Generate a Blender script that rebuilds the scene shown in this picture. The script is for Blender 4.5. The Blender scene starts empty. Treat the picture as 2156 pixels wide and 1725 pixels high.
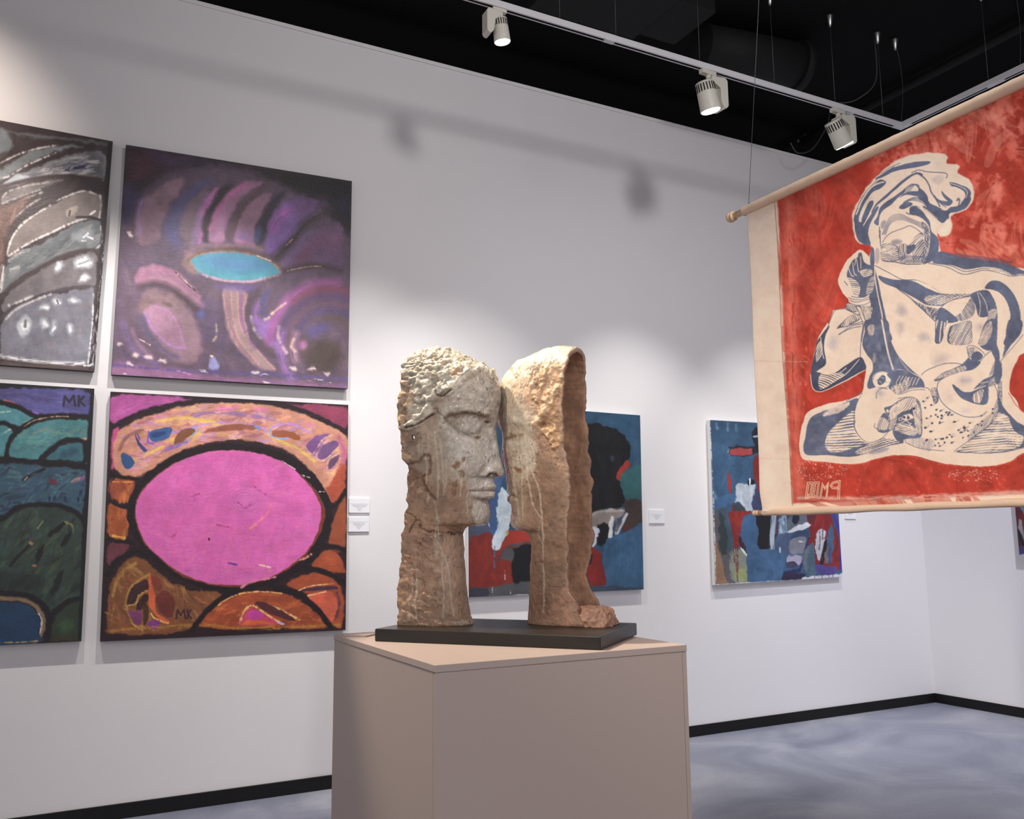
import bpy, bmesh, math, random
import numpy as np
from mathutils import Vector, Matrix

# ------------------------------------------------------------------ camera
FPX, YAW, PITCH, ROLL = 1884.86, .4886, .1410, -.0100
CAM = np.array([0.0, -5.551, 1.5])


def cam_axes():
    cy, sy, cp, sp = math.cos(YAW), math.sin(YAW), math.cos(PITCH), math.sin(PITCH)
    fwd = np.array([sy * cp, cy * cp, sp])
    right = np.array([cy, -sy, 0.0])
    up = np.cross(right, fwd)
    cr, sr = math.cos(ROLL), math.sin(ROLL)
    return cr * right + sr * up, -sr * right + cr * up, fwd


AX = np.array(cam_axes())
scene = bpy.context.scene
cam_data = bpy.data.cameras.new('camera')
cam_data.sensor_width = 36.0
cam_data.lens = FPX * 36.0 / 2156.0
cam_data.clip_start = .05
cam_obj = bpy.data.objects.new('camera', cam_data)
scene.collection.objects.link(cam_obj)
cam_obj.matrix_world = Matrix(((AX[0][0], AX[1][0], -AX[2][0], CAM[0]),
                               (AX[0][1], AX[1][1], -AX[2][1], CAM[1]),
                               (AX[0][2], AX[1][2], -AX[2][2], CAM[2]),
                               (0, 0, 0, 1)))
scene.camera = cam_obj

# ------------------------------------------------------------------ world, exposure, lamps of the room, added fill spots
world = bpy.data.worlds.new('gallery_ambient')
scene.world = world
world.use_nodes = True
bg = world.node_tree.nodes['Background']
bg.inputs[0].default_value = (.985, .955, .985, 1)
bg.inputs[1].default_value = .80
vs = scene.view_settings
vs.view_transform = 'Standard'
vs.look = 'None'
vs.gamma = 1.0
vs.exposure = 0.0
vs.use_curve_mapping = False

TRACK_Y, TRACK_Z, TRACK_X = -1.392, 4.45, 5.485       # rail corner, underside of the rail
CEIL_Z = 5.16
WARM, NEUTRAL, COOL = (1.0, .84, .66), (1.0, .96, .93), (.84, .87, 1.0)


def spot(name, loc, target, power, angle, blend, color, size=.05):
    d = bpy.data.lights.new(name, 'SPOT')
    d.energy = power
    d.spot_size = math.radians(angle)
    d.spot_blend = blend
    d.color = color
    d.shadow_soft_size = size
    o = bpy.data.objects.new(name, d)
    scene.collection.objects.link(o)
    o.location = loc
    o.rotation_euler = (Vector(target) - Vector(loc)).to_track_quat('-Z', 'Y').to_euler()
    return o


# unseen lamps of this rail and the hall's other rails, plus added fill spots
spot('rail_light_key', (.42, -1.50, 4.36), (1.62, -2.62, 1.72), 620, 34, .35, WARM, .035)
spot('rail_light_corner_left', (-1.25, -1.40, 4.36), (-.80, 0, 3.75), 150, 62, .9, (1.0, .85, .72))
spot('rail_light_wall', (-.30, -1.40, 4.36), (-.15, 0, 2.3), 170, 56, .7, (1.0, .92, .87), .03)
spot('rail_light_wall', (.80, -1.40, 4.36), (.85, 0, 1.9), 205, 58, .75, (1.0, .96, .94), .03)
spot('rail_light_wall', (1.55, -1.40, 4.36), (2.0, 0, 1.0), 215, 60, 1, NEUTRAL)
spot('unseen_light', (-.2, -4.4, 4.5), (2.4, 0, 1.5), 70, 70, 1, NEUTRAL, .08)
spot('unseen_light', (2.6, -4.8, 4.6), (4.8, 0, 1.2), 150, 70, 1, (.92, .93, 1.0), .25)
spot('unseen_light', (2.2, -6.0, 4.6), (3.2, 0, 4.3), 310, 75, 1, (1.0, .97, .97), .3)  # added fill to brighten the upper wall
spot('rail_light_corner', (5.45, -3.1, 4.36), (7.1, -1.1, .5), 440, 90, 1, COOL)
spot('unseen_light', (-1.2, -3.9, 4.4), (3.04, -3.15, 1.5), 700, 40, 1, (1.0, .88, .76), .08)
spot('unseen_light', (.6, -7.6, 4.4), (1.7, -2.9, .4), 270, 50, 1, (1.0, .95, .94), .15)  # added fill behind the camera, lifts the pedestal front
spot('unseen_light', (5.3, -3.9, 4.3), (1.75, -2.6, 1.6), 130, 24, 1, (1.0, .94, .90), .1)  # added fill reaching into the hollow of the right head

# paint strength of each canvas (pigment reflectance over the traced tone)
G_A, G_B, G_C, G_D, G_E, G_F, G_BAN = 1.05, .98, 1.12, .9, .82, .95, 1.15

# ------------------------------------------------------------------ projection helpers (photo pixel -> point on a real plane)


def ray(x, y):
    return AX.T @ np.array([(x - 1078) / FPX, -(y - 862.5) / FPX, 1.0])


def on_plane(px, p0, n):
    d = ray(*px)
    n = np.asarray(n, float)
    return CAM + d * (((np.asarray(p0, float) - CAM) @ n) / (d @ n))


def on_x(px, v): return on_plane(px, (v, 0, 0), (1, 0, 0))
def on_y(px, v): return on_plane(px, (0, v, 0), (0, 1, 0))
def on_z(px, v): return on_plane(px, (0, 0, v), (0, 0, 1))


def project(P):
    q = (np.asarray(P) - CAM) @ AX.T
    return np.stack([1078 + FPX * q[..., 0] / q[..., 2], 862.5 - FPX * q[..., 1] / q[..., 2]], -1)


# ------------------------------------------------------------------ object helpers
COL = scene.collection
MATS = {}


def put(name, me, mat=None, parent=None):
    o = bpy.data.objects.new(name, me)
    COL.objects.link(o)
    if mat is not None and me is not None:
        for m in (mat if isinstance(mat, (list, tuple)) else [mat]):
            me.materials.append(m)
    if parent is not None:
        o.parent = parent
    return o


def tag(o, label=None, cat=None, group=None, kind=None):
    if label: o['label'] = label
    if cat: o['category'] = cat
    if group: o['group'] = group
    if kind: o['kind'] = kind
    return o


def thing(name, label, cat, loc=(0, 0, 0), rot=(0, 0, 0), group=None):
    o = bpy.data.objects.new(name, None)
    o.empty_display_size = .1
    COL.objects.link(o)
    o.location = loc
    o.rotation_euler = rot
    return tag(o, label, cat, group)


def bm_mesh(name, bm, smooth=False):
    bmesh.ops.recalc_face_normals(bm, faces=bm.faces)
    me = bpy.data.meshes.new(name)
    bm.to_mesh(me)
    bm.free()
    if smooth:
        me.polygons.foreach_set('use_smooth', [True] * len(me.polygons))
    return me


def add_box(bm, lo, hi, bevel=0.0, mat=0, segs=2):
    g = bmesh.ops.create_cube(bm, size=1.0)
    vs_ = g['verts']
    s = [hi[i] - lo[i] for i in range(3)]
    c = [(hi[i] + lo[i]) / 2 for i in range(3)]
    for v in vs_:
        v.co = Vector((v.co.x * s[0] + c[0], v.co.y * s[1] + c[1], v.co.z * s[2] + c[2]))
    fs = {f for v in vs_ for f in v.link_faces}
    for f in fs:
        f.material_index = mat
    if bevel > 0:
        es = {e for v in vs_ for e in v.link_edges}
        bmesh.ops.bevel(bm, geom=list(es), offset=bevel, segments=segs, affect='EDGES', profile=.5)


def box_mesh(name, lo, hi, bevel=0.0):
    bm = bmesh.new()
    add_box(bm, lo, hi, bevel)
    return bm_mesh(name, bm)


def add_tube(bm, pts, radii, n=12, cap=True):
    pts = [Vector(p) for p in pts]
    if not isinstance(radii, (list, tuple)):
        radii = [radii] * len(pts)
    rings = []
    ref = None
    for i, p in enumerate(pts):
        t = (pts[min(i + 1, len(pts) - 1)] - pts[max(i - 1, 0)]).normalized()
        if ref is None:
            ref = Vector((0, 0, 1)) if abs(t.z) < .9 else Vector((1, 0, 0))
        a = (ref - t * ref.dot(t)).normalized()
        ref = a
        b = t.cross(a)
        rings.append([bm.verts.new(p + (a * math.cos(2 * math.pi * k / n) + b * math.sin(2 * math.pi * k / n)) * radii[i]) for k in range(n)])
    for r0, r1 in zip(rings, rings[1:]):
        for k in range(n):
            f = bm.faces.new((r0[k], r0[(k + 1) % n], r1[(k + 1) % n], r1[k]))
            f.smooth = True
    if cap:
        bm.faces.new(rings[0][::-1])
        bm.faces.new(rings[-1])


def add_lathe(bm, prof, n=36):
    """turned shape about the local z axis from (z, r) pairs"""
    rings = [[bm.verts.new((r * math.cos(2 * math.pi * k / n), r * math.sin(2 * math.pi * k / n), z)) for k in range(n)] for z, r in prof]
    for r0, r1 in zip(rings, rings[1:]):
        for k in range(n):
            f = bm.faces.new((r0[k], r0[(k + 1) % n], r1[(k + 1) % n], r1[k]))
            f.smooth = True
    bm.faces.new(rings[0])
    bm.faces.new(rings[-1])


def tube_mesh(name, pts, r, n=12):
    bm = bmesh.new()
    add_tube(bm, pts, r, n)
    return bm_mesh(name, bm)


def mesh_np(name, V, F, smooth=True):
    me = bpy.data.meshes.new(name)
    V = np.asarray(V, np.float32)
    F = np.asarray(F, np.int32)
    me.vertices.add(len(V))
    me.vertices.foreach_set('co', V.ravel())
    k = F.shape[1]
    me.loops.add(F.size)
    me.loops.foreach_set('vertex_index', F.ravel())
    me.polygons.add(len(F))
    me.polygons.foreach_set('loop_start', np.arange(0, F.size, k, dtype=np.int32))
    me.polygons.foreach_set('use_smooth', np.full(len(F), smooth))
    me.update(calc_edges=True)
    me.validate()
    return me


def lin(c):
    c = np.clip(np.asarray(c, float), 0, None)
    return np.where(c <= .04045, c / 12.92, ((c + .055) / 1.055) ** 2.4)


def set_colors(me, C, A=None):
    at = me.color_attributes.new('paint', 'FLOAT_COLOR', 'POINT')
    out = np.ones((len(C), 4), np.float32)
    out[:, :3] = C
    if A is not None:
        out[:, 3] = A
    at.data.foreach_set('color', out.ravel())


# ------------------------------------------------------------------ materials
def new_mat(name):
    m = bpy.data.materials.new(name)
    m.use_nodes = True
    return m, m.node_tree, m.node_tree.nodes['Principled BSDF']


def simple(name, rgb, rough=.6, metal=0.0, noise=0.0, scale=20.0, bump=0.0, bscale=120.0, spec=.5):
    if name in MATS:
        return MATS[name]
    m, nt, b = new_mat(name)
    c = [float(v) for v in lin(np.array(rgb) / 255.0)]
    b.inputs['Base Color'].default_value = (*c, 1)
    b.inputs['Roughness'].default_value = rough
    b.inputs['Metallic'].default_value = metal
    b.inputs['Specular IOR Level'].default_value = spec
    tc = nt.nodes.new('ShaderNodeTexCoord')
    if noise:
        n = nt.nodes.new('ShaderNodeTexNoise')
        n.inputs['Scale'].default_value = scale
        n.inputs['Detail'].default_value = 5
        r = nt.nodes.new('ShaderNodeMapRange')
        r.inputs['To Min'].default_value = 1 - noise
        r.inputs['To Max'].default_value = 1 + noise
        mx = nt.nodes.new('ShaderNodeMix')
        mx.data_type = 'RGBA'
        mx.blend_type = 'MULTIPLY'
        mx.inputs[0].default_value = 1
        mx.inputs[6].default_value = (*c, 1)
        nt.links.new(tc.outputs['Object'], n.inputs['Vector'])
        nt.links.new(n.outputs['Fac'], r.inputs['Value'])
        nt.links.new(r.outputs[0], mx.inputs[7])
        nt.links.new(mx.outputs[2], b.inputs['Base Color'])
    if bump:
        n2 = nt.nodes.new('ShaderNodeTexNoise')
        n2.inputs['Scale'].default_value = bscale
        n2.inputs['Detail'].default_value = 4
        bp = nt.nodes.new('ShaderNodeBump')
        bp.inputs['Strength'].default_value = bump
        bp.inputs['Distance'].default_value = .002
        nt.links.new(tc.outputs['Object'], n2.inputs['Vector'])
        nt.links.new(n2.outputs['Fac'], bp.inputs['Height'])
        nt.links.new(bp.outputs[0], b.inputs['Normal'])
    MATS[name] = m
    return m


def glow(name, rgb, strength):
    m, nt, b = new_mat(name)
    b.inputs['Base Color'].default_value = (.9, .9, .9, 1)
    b.inputs['Emission Color'].default_value = (*rgb, 1)
    b.inputs['Emission Strength'].default_value = strength
    return m


def painted(name, rough=.45, bump=.25, bscale=900.0, spec=.4):
    m, nt, b = new_mat(name)
    a = nt.nodes.new('ShaderNodeAttribute')
    a.attribute_name = 'paint'
    nt.links.new(a.outputs['Color'], b.inputs['Base Color'])
    b.inputs['Roughness'].default_value = rough
    b.inputs['Specular IOR Level'].default_value = spec
    tc = nt.nodes.new('ShaderNodeTexCoord')
    n = nt.nodes.new('ShaderNodeTexNoise')
    n.inputs['Scale'].default_value = bscale
    bp = nt.nodes.new('ShaderNodeBump')
    bp.inputs['Strength'].default_value = bump
    bp.inputs['Distance'].default_value = .001
    nt.links.new(tc.outputs['Object'], n.inputs['Vector'])
    nt.links.new(n.outputs['Fac'], bp.inputs['Height'])
    nt.links.new(bp.outputs[0], b.inputs['Normal'])
    return m


def ceramic():
    m, nt, b = new_mat('glazed_terracotta')
    a = nt.nodes.new('ShaderNodeAttribute')
    a.attribute_name = 'paint'
    tc = nt.nodes.new('ShaderNodeTexCoord')
    n1 = nt.nodes.new('ShaderNodeTexNoise')
    n1.inputs['Scale'].default_value = 38
    n1.inputs['Detail'].default_value = 6
    rm = nt.nodes.new('ShaderNodeMapRange')
    rm.inputs['From Min'].default_value = .3
    rm.inputs['From Max'].default_value = .7
    rm.inputs['To Min'].default_value = .82
    rm.inputs['To Max'].default_value = 1.12
    mx = nt.nodes.new('ShaderNodeMix')
    mx.data_type = 'RGBA'
    mx.blend_type = 'MULTIPLY'
    mx.inputs[0].default_value = 1
    nt.links.new(tc.outputs['Object'], n1.inputs['Vector'])
    nt.links.new(n1.outputs['Fac'], rm.inputs['Value'])
    nt.links.new(a.outputs['Color'], mx.inputs[6])
    nt.links.new(rm.outputs[0], mx.inputs[7])
    nt.links.new(mx.outputs[2], b.inputs['Base Color'])
    rr = nt.nodes.new('ShaderNodeMapRange')
    rr.inputs['To Min'].default_value = .58
    rr.inputs['To Max'].default_value = .11
    nt.links.new(a.outputs['Alpha'], rr.inputs['Value'])
    nt.links.new(rr.outputs[0], b.inputs['Roughness'])
    n2 = nt.nodes.new('ShaderNodeTexNoise')
    n2.inputs['Scale'].default_value = 70
    n2.inputs['Detail'].default_value = 7
    bp = nt.nodes.new('ShaderNodeBump')
    bp.inputs['Strength'].default_value = .55
    bp.inputs['Distance'].default_value = .006
    nt.links.new(tc.outputs['Object'], n2.inputs['Vector'])
    nt.links.new(n2.outputs['Fac'], bp.inputs['Height'])
    nt.links.new(bp.outputs[0], b.inputs['Normal'])
    return m


def floor_mat():
    m, nt, b = new_mat('polished_concrete')
    tc = nt.nodes.new('ShaderNodeTexCoord')
    n1 = nt.nodes.new('ShaderNodeTexNoise')
    n1.inputs['Scale'].default_value = .9
    n1.inputs['Detail'].default_value = 7
    n1.inputs['Roughness'].default_value = .55
    n1.inputs['Distortion'].default_value = 1.2
    cr = nt.nodes.new('ShaderNodeValToRGB')
    el = cr.color_ramp.elements
    el[0].position, el[0].color = .32, (*[float(v) for v in lin(np.array([108, 112, 130]) / 255)], 1)
    el[1].position, el[1].color = .72, (*[float(v) for v in lin(np.array([168, 169, 178]) / 255)], 1)
    e = el.new(.52)
    e.color = (*[float(v) for v in lin(np.array([138, 141, 156]) / 255)], 1)
    nt.links.new(tc.outputs['Object'], n1.inputs['Vector'])
    nt.links.new(n1.outputs['Fac'], cr.inputs[0])
    n3 = nt.nodes.new('ShaderNodeTexNoise')
    n3.inputs['Scale'].default_value = 60
    n3.inputs['Detail'].default_value = 4
    rm = nt.nodes.new('ShaderNodeMapRange')
    rm.inputs['To Min'].default_value = .86
    rm.inputs['To Max'].default_value = 1.12
    mx = nt.nodes.new('ShaderNodeMix')
    mx.data_type = 'RGBA'
    mx.blend_type = 'MULTIPLY'
    mx.inputs[0].default_value = 1
    nt.links.new(tc.outputs['Object'], n3.inputs['Vector'])
    nt.links.new(n3.outputs['Fac'], rm.inputs['Value'])
    nt.links.new(cr.outputs[0], mx.inputs[6])
    nt.links.new(rm.outputs[0], mx.inputs[7])
    nt.links.new(mx.outputs[2], b.inputs['Base Color'])
    b.inputs['Roughness'].default_value = .42
    b.inputs['Specular IOR Level'].default_value = .4
    return m


# ------------------------------------------------------------------ noise and the painter (colours a dense mesh, stroke by stroke)
_rng = np.random.default_rng(7)
_T = _rng.random((256, 256))
_T3 = _rng.random((64, 64, 64))


def vn(x, y, s=0):
    x = x + s * 37.13
    y = y + s * 91.7
    xi = np.floor(x).astype(int)
    yi = np.floor(y).astype(int)
    fx, fy = x - xi, y - yi
    fx, fy = fx * fx * (3 - 2 * fx), fy * fy * (3 - 2 * fy)
    a = _T[xi & 255, yi & 255]
    b = _T[(xi + 1) & 255, yi & 255]
    c = _T[xi & 255, (yi + 1) & 255]
    d = _T[(xi + 1) & 255, (yi + 1) & 255]
    return (a * (1 - fx) + b * fx) * (1 - fy) + (c * (1 - fx) + d * fx) * fy


def fbm(x, y, s=0, o=4):
    t, a, n = 0, .5, 0
    for k in range(o):
        t = t + a * vn(x * 2 ** k, y * 2 ** k, s + k)
        n += a
        a *= .5
    return t / n


def vn3(P):
    i = np.floor(P).astype(int)
    f = P - i
    f = f * f * (3 - 2 * f)
    r = 0
    for dx in (0, 1):
        for dy in (0, 1):
            for dz in (0, 1):
                w = (f[:, 0] if dx else 1 - f[:, 0]) * (f[:, 1] if dy else 1 - f[:, 1]) * (f[:, 2] if dz else 1 - f[:, 2])
                r = r + w * _T3[(i[:, 0] + dx) & 63, (i[:, 1] + dy) & 63, (i[:, 2] + dz) & 63]
    return r


def fbm3(P, o=4):
    t, a, n = 0, .5, 0
    for k in range(o):
        t = t + a * vn3(P * 2 ** k + k * 11.3)
        n += a
        a *= .5
    return t / n


def spline(pts, closed=False, m=6):
    p = np.asarray(pts, float)
    n = len(p)
    if n < 3:
        return p
    out = []
    rng = range(n) if closed else range(n - 1)
    t = np.linspace(0, 1, m, endpoint=False)[:, None]
    for i in rng:
        if closed:
            a, b, c, d = p[(i - 1) % n], p[i], p[(i + 1) % n], p[(i + 2) % n]
        else:
            a, b, c, d = p[max(i - 1, 0)], p[i], p[i + 1], p[min(i + 2, n - 1)]
        out.append(.5 * ((2 * b) + (c - a) * t + (2 * a - 5 * b + 4 * c - d) * t ** 2 + (3 * b - a - 3 * c + d) * t ** 3))
    out = np.concatenate(out)
    if not closed:
        out = np.concatenate([out, p[-1:]])
    return out


def poly_sd(P, V):
    d = np.full(len(P), 1e18)
    ins = np.zeros(len(P), bool)
    n = len(V)
    for i in range(n):
        a, b = V[i], V[(i + 1) % n]
        e = b - a
        w = P - a
        t = np.clip((w @ e) / (e @ e + 1e-12), 0, 1)
        q = w - t[:, None] * e
        d = np.minimum(d, (q * q).sum(1))
        if a[1] != b[1]:
            c = (a[1] <= P[:, 1]) != (b[1] <= P[:, 1])
            ins ^= c & (P[:, 0] < a[0] + (P[:, 1] - a[1]) / (b[1] - a[1]) * e[0])
    d = np.sqrt(d)
    return np.where(ins, -d, d)


def line_d(P, V):
    d = np.full(len(P), 1e18)
    tt = np.zeros(len(P))
    sd = np.zeros(len(P))
    L = np.r_[0, np.cumsum(np.linalg.norm(np.diff(V, axis=0), axis=1))]
    for i in range(len(V) - 1):
        a, b = V[i], V[i + 1]
        e = b - a
        w = P - a
        t = np.clip((w @ e) / (e @ e + 1e-12), 0, 1)
        q = w - t[:, None] * e
        dd = (q * q).sum(1)
        k = dd < d
        d = np.where(k, dd, d)
        tt = np.where(k, L[i] + t * (L[i + 1] - L[i]), tt)
        sd = np.where(k, np.sign(e[0] * w[:, 1] - e[1] * w[:, 0]), sd)
    return np.sqrt(d), tt, L[-1], sd


class Art:
    """paints colour C (sRGB 0..1), height H and an extra mask G onto sample points P"""

    def __init__(s, P, base, warp=2.2, scale=11.0):
        s.P = np.asarray(P, float)
        s.C = np.tile(np.array(base, float) / 255, (len(P), 1))
        s.H = np.zeros(len(P))
        s.G = np.zeros(len(P))
        x, y = s.P[:, 0], s.P[:, 1]
        s.W = warp * np.stack([fbm(x / scale, y / scale, 3, 3) - .5 + .12 * (vn(x / 2.6, y / 2.6, 5) - .5),
                               fbm(x / scale, y / scale, 9, 3) - .5 + .12 * (vn(x / 2.6, y / 2.6, 6) - .5)], 1) * 2
        s.N = fbm(x / 7, y / 7, 21, 3) - .5
        s.B = fbm(x / 26, y / 26, 31, 3) - .5
        s.view(1, 0, 0)
        s.seed = 0
        s.clip = None
        s.softk = 1.4

    def view(s, k, ox, oy):
        s.k, s.o = k, np.array([ox, oy], float)
        return s

    def pt(s, pts):
        return np.asarray(pts, float) / s.k + s.o

    def near(s, V, pad):
        lo, hi = V.min(0) - pad, V.max(0) + pad
        P = s.P
        return np.nonzero((P[:, 0] > lo[0]) & (P[:, 0] < hi[0]) & (P[:, 1] > lo[1]) & (P[:, 1] < hi[1]))[0]

    def mix(s, ix, a, col, var, h, g):
        if h:
            s.H[ix] += a * h
        if g is not None:
            s.G[ix] = s.G[ix] * (1 - a) + g * a
        if col is None:
            return
        c = np.array(col, float) / 255
        t = (1 + var * (1.1 * s.N[ix] + 2.2 * s.B[ix]))[:, None]
        s.C[ix] = s.C[ix] * (1 - a[:, None]) + np.clip(c * t, 0, 1.3) * a[:, None]

    def fill(s, pts, col, soft=2.0, rough=1.0, a=1.0, var=.10, sm=True, h=0, g=None, patchy=0.0):
        soft = max(1.3, s.softk * soft / s.k)
        V = s.pt(pts)
        if sm:
            V = spline(V, True, 5)
        ix = s.near(V, soft + 3 * rough + 2)
        if not len(ix):
            return
        d = poly_sd(s.P[ix] + s.W[ix] * rough, V)
        m = np.clip(.5 - d / soft, 0, 1)
        m = m * m * (3 - 2 * m) * a
        if patchy:
            m = m * np.clip(.5 + 4 * (s.B[ix] + .5 * s.N[ix] + .35 - patchy), 0, 1)
        s.mix(ix, m, col, var, h, g)

    def ell(s, cx, cy, rx, ry, ang=0, col=None, **kw):
        t = np.linspace(0, 2 * np.pi, 28, endpoint=False)
        c, n = math.cos(math.radians(ang)), math.sin(math.radians(ang))
        x, y = rx * np.cos(t), ry * np.sin(t)
        s.fill(np.stack([cx + x * c - y * n, cy + x * n + y * c], 1), col, sm=False, **kw)

    def line(s, pts, w, col, soft=1.2, rough=.6, a=1.0, dry=0.0, taper=(1, 1), var=.08, sm=True, h=0, g=None):
        soft = max(1.2, s.softk * soft / s.k)
        V = s.pt(pts)
        if sm:
            V = spline(V, False, 6)
        w = w / s.k / 2
        ix = s.near(V, w + soft + 3 * rough + 1)
        if not len(ix):
            return
        s.seed += 1
        d, t, L, sd = line_d(s.P[ix] + s.W[ix] * rough, V)
        q = t / max(L, 1e-6)
        ww = w * (taper[0] + (1 - taper[0]) * np.clip(q * 3, 0, 1)) * (taper[1] + (1 - taper[1]) * np.clip((1 - q) * 3, 0, 1))
        if dry and w < 3.2:
            ww = ww * (.35 + 1.25 * vn(t / 4.0, 0 * t, s.seed % 53))
        m = np.clip(.5 - (d - ww) / soft, 0, 1) * a
        if dry:
            b = vn(t / max(5.0, 4 * w), (sd * d / max(1.0, w * .3) if w > 2.6 else 0 * d) + 50, s.seed % 50)
            m = m * np.clip((b - dry * .75) * 5 + .5, 0 if w > 2.6 else .3, 1)
        if s.clip is not None:
            m = m * s.clip[ix]
        s.mix(ix, m, col, var, h, g)

    def lines(s, many, w, col, **kw):
        for p in many:
            s.line(p, w, col, **kw)

    def hatch(s, pts, ang, gap, duty, col, a=1.0, seed=1, sm=True, wob=1.3, rough=.9, ends=.5):
        """rows of carved cuts inside a polygon; gap in view pixels, ang along the cuts"""
        V = s.pt(pts)
        if sm:
            V = spline(V, True, 4)
        ix = s.near(V, 2)
        if not len(ix):
            return
        P = s.P[ix]
        d = poly_sd(P + s.W[ix] * rough, V)
        g_ = gap / s.k
        c, n = math.cos(math.radians(ang)), math.sin(math.radians(ang))
        al = P[:, 0] * c + P[:, 1] * n
        ac = -P[:, 0] * n + P[:, 1] * c + wob * g_ * 1.4 * (vn(al / (g_ * 7), P[:, 1] / (g_ * 9), seed) - .5)
        row = np.floor(ac / g_)
        fr = np.abs(ac / g_ - row - .5) * 2
        ln = vn(al / (g_ * 5) + row * 7.3, row * 3.1, seed + 3)
        wd = np.clip(duty * (1.3 - ends * 1.4 + ends * 2.8 * ln) + .18 * (vn(row * 5.7, row * 2.3, seed + 8) - .5), 0, 1)
        m = np.clip((wd - fr) * g_ * .8 + .5, 0, 1) * np.clip(.5 - d / 1.2, 0, 1) * a
        s.mix(ix, m, col, .05, 0, None)

    def dabs(s, pts, n, col, w, ln, ang, seed, jit=25, a=.8, var=.1, cols=None, dry=.35):
        V = s.pt(pts)
        V = spline(V, True, 4)
        r = random.Random(seed)
        lo, hi = V.min(0), V.max(0)
        k = 0
        near = s.near(V, 2)
        s.clip = np.zeros(len(s.P))
        s.clip[near] = np.clip(.5 - poly_sd(s.P[near] + s.W[near] * 1.5, V) / 2.0, 0, 1)
        for _ in range(n * 8):
            p = np.array([r.uniform(lo[0], hi[0]), r.uniform(lo[1], hi[1])])
            if poly_sd(p[None], V)[0] > 0:
                continue
            t = math.radians(ang + r.uniform(-jit, jit))
            e = np.array([math.cos(t), math.sin(t)]) * ln / s.k / 2 * r.uniform(.6, 1.3)
            nrm = np.array([-e[1], e[0]]) * r.uniform(-.25, .25)
            q = np.array([p - e, p + nrm, p + e])
            s.line((q - s.o) * s.k, w * r.uniform(.6, 1.3), r.choice(cols) if cols else col, a=a, dry=dry, var=var, taper=(.4, .3))
            k += 1
            if k >= n:
                break
        s.clip = None

    def weave(s, amt=.05, sx=3.0, sy=3.0):
        x, y = s.P[:, 0], s.P[:, 1]
        s.C *= (1 + amt * (vn(x / sx, y / (sy * 5), 41) + vn(x / (sx * 5), y / sy, 43) - 1) + amt * 1.5 * s.B)[:, None]
# ------------------------------------------------------------------ the room
XR, WALL_TOP = 7.196, 4.878
M_WALL = simple('white_wall_paint', (230, 227, 228), .8, noise=.02, scale=1.5, bump=.12, bscale=260, spec=.25)
M_BLACK = simple('black_ceiling_paint', (19, 19, 20), .9, spec=.1)
M_DUCT = simple('black_duct_paint', (24, 24, 25), .7, spec=.2)
M_SKIRT = simple('black_skirting', (20, 19, 20), .55, noise=.15, scale=30, spec=.3)
M_FLOOR = floor_mat()


def struct(name, lo, hi, mat, bevel=0):
    return tag(put(name, box_mesh(name, lo, hi, bevel), mat), kind='structure')


struct('floor', (-5, -10, -.1), (XR + .2, .2, 0), M_FLOOR)
struct('wall_back', (-5, 0, 0), (XR + .2, .16, WALL_TOP - .03), M_WALL)
struct('wall_right', (XR, -10, 0), (XR + .16, 0, WALL_TOP - .03), M_WALL)
struct('trim_1', (-5, -.004, WALL_TOP - .028), (XR + .2, .16, WALL_TOP), M_WALL, .002)
struct('trim_2', (XR - .004, -10, WALL_TOP - .028), (XR + .16, -.005, WALL_TOP), M_WALL, .002)
struct('baseboard_back', (-5, -.014, 0), (XR, 0, .079), M_SKIRT, .002)
struct('baseboard_right', (XR - .014, -10, 0), (XR, -.014, .079), M_SKIRT, .002)
struct('ceiling', (-6, -11, CEIL_Z), (12, 5, CEIL_Z + .1), M_BLACK)
# black void above and behind the partition walls
struct('wall_void_back', (-6, 2.5, 0), (12, 2.6, CEIL_Z), M_BLACK)
struct('wall_void_right', (9.5, -11, 0), (9.6, 2.5, CEIL_Z), M_BLACK)

# ducts and conduits under the black ceiling
bm = bmesh.new()
add_box(bm, (2.75, -1.3, 4.97), (3.55, -.75, CEIL_Z), .01)
add_box(bm, (2.70, -1.32, 4.955), (2.76, -.73, CEIL_Z), .005)
add_box(bm, (3.56, -1.25, 4.99), (3.88, -.8, CEIL_Z), .01)
duct = put('air_duct', bm_mesh('air_duct', bm), M_DUCT)
tag(duct, 'black rectangular air duct under the dark ceiling above the rail', 'air duct')
d2 = thing('air_duct', 'black round air duct with a flange, behind the second spotlight', 'air duct', (0, 0, 0))
bm = bmesh.new()
add_tube(bm, [(4.06, -.875, 4.985), (4.4, -.93, 4.985), (4.9, -1.0, 4.985)], .165, 28)
put('duct_pipe', bm_mesh('duct_pipe', bm), M_DUCT, d2)
bm = bmesh.new()
add_tube(bm, [(4.86, -.994, 4.985), (4.92, -1.003, 4.985)], .185, 28)
put('flange', bm_mesh('flange', bm), M_DUCT, d2)
for a, b, lab in [((3.2, -2.4, 5.1), (6.9, -2.4, 5.1), 'long black conduit running under the ceiling above the banner'),
                  ((6.05, -3.8, 5.08), (6.05, 0.4, 5.08), 'black conduit crossing the ceiling beyond the rail corner')]:
    tag(put('ceiling_conduit', tube_mesh('ceiling_conduit', [a, b], .035, 10), M_DUCT), lab, 'conduit')

# ------------------------------------------------------------------ lighting rail
M_RAIL = simple('white_rail', (212, 210, 214), .4, spec=.4)
M_SLOT = simple('rail_slot', (40, 38, 38), .7)
M_CASE = simple('cream_lamp_plastic', (206, 202, 190), .42, spec=.4)
M_GRILL = simple('lamp_vent_black', (26, 24, 22), .7)
M_STEEL = simple('brushed_steel', (190, 190, 190), .3, metal=1.0)
M_WIRE = simple('steel_wire', (96, 96, 98), .5, metal=.6)
M_CABLE = simple('black_cable', (66, 65, 65), .6)
RH, RW = .040, .036


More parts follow.
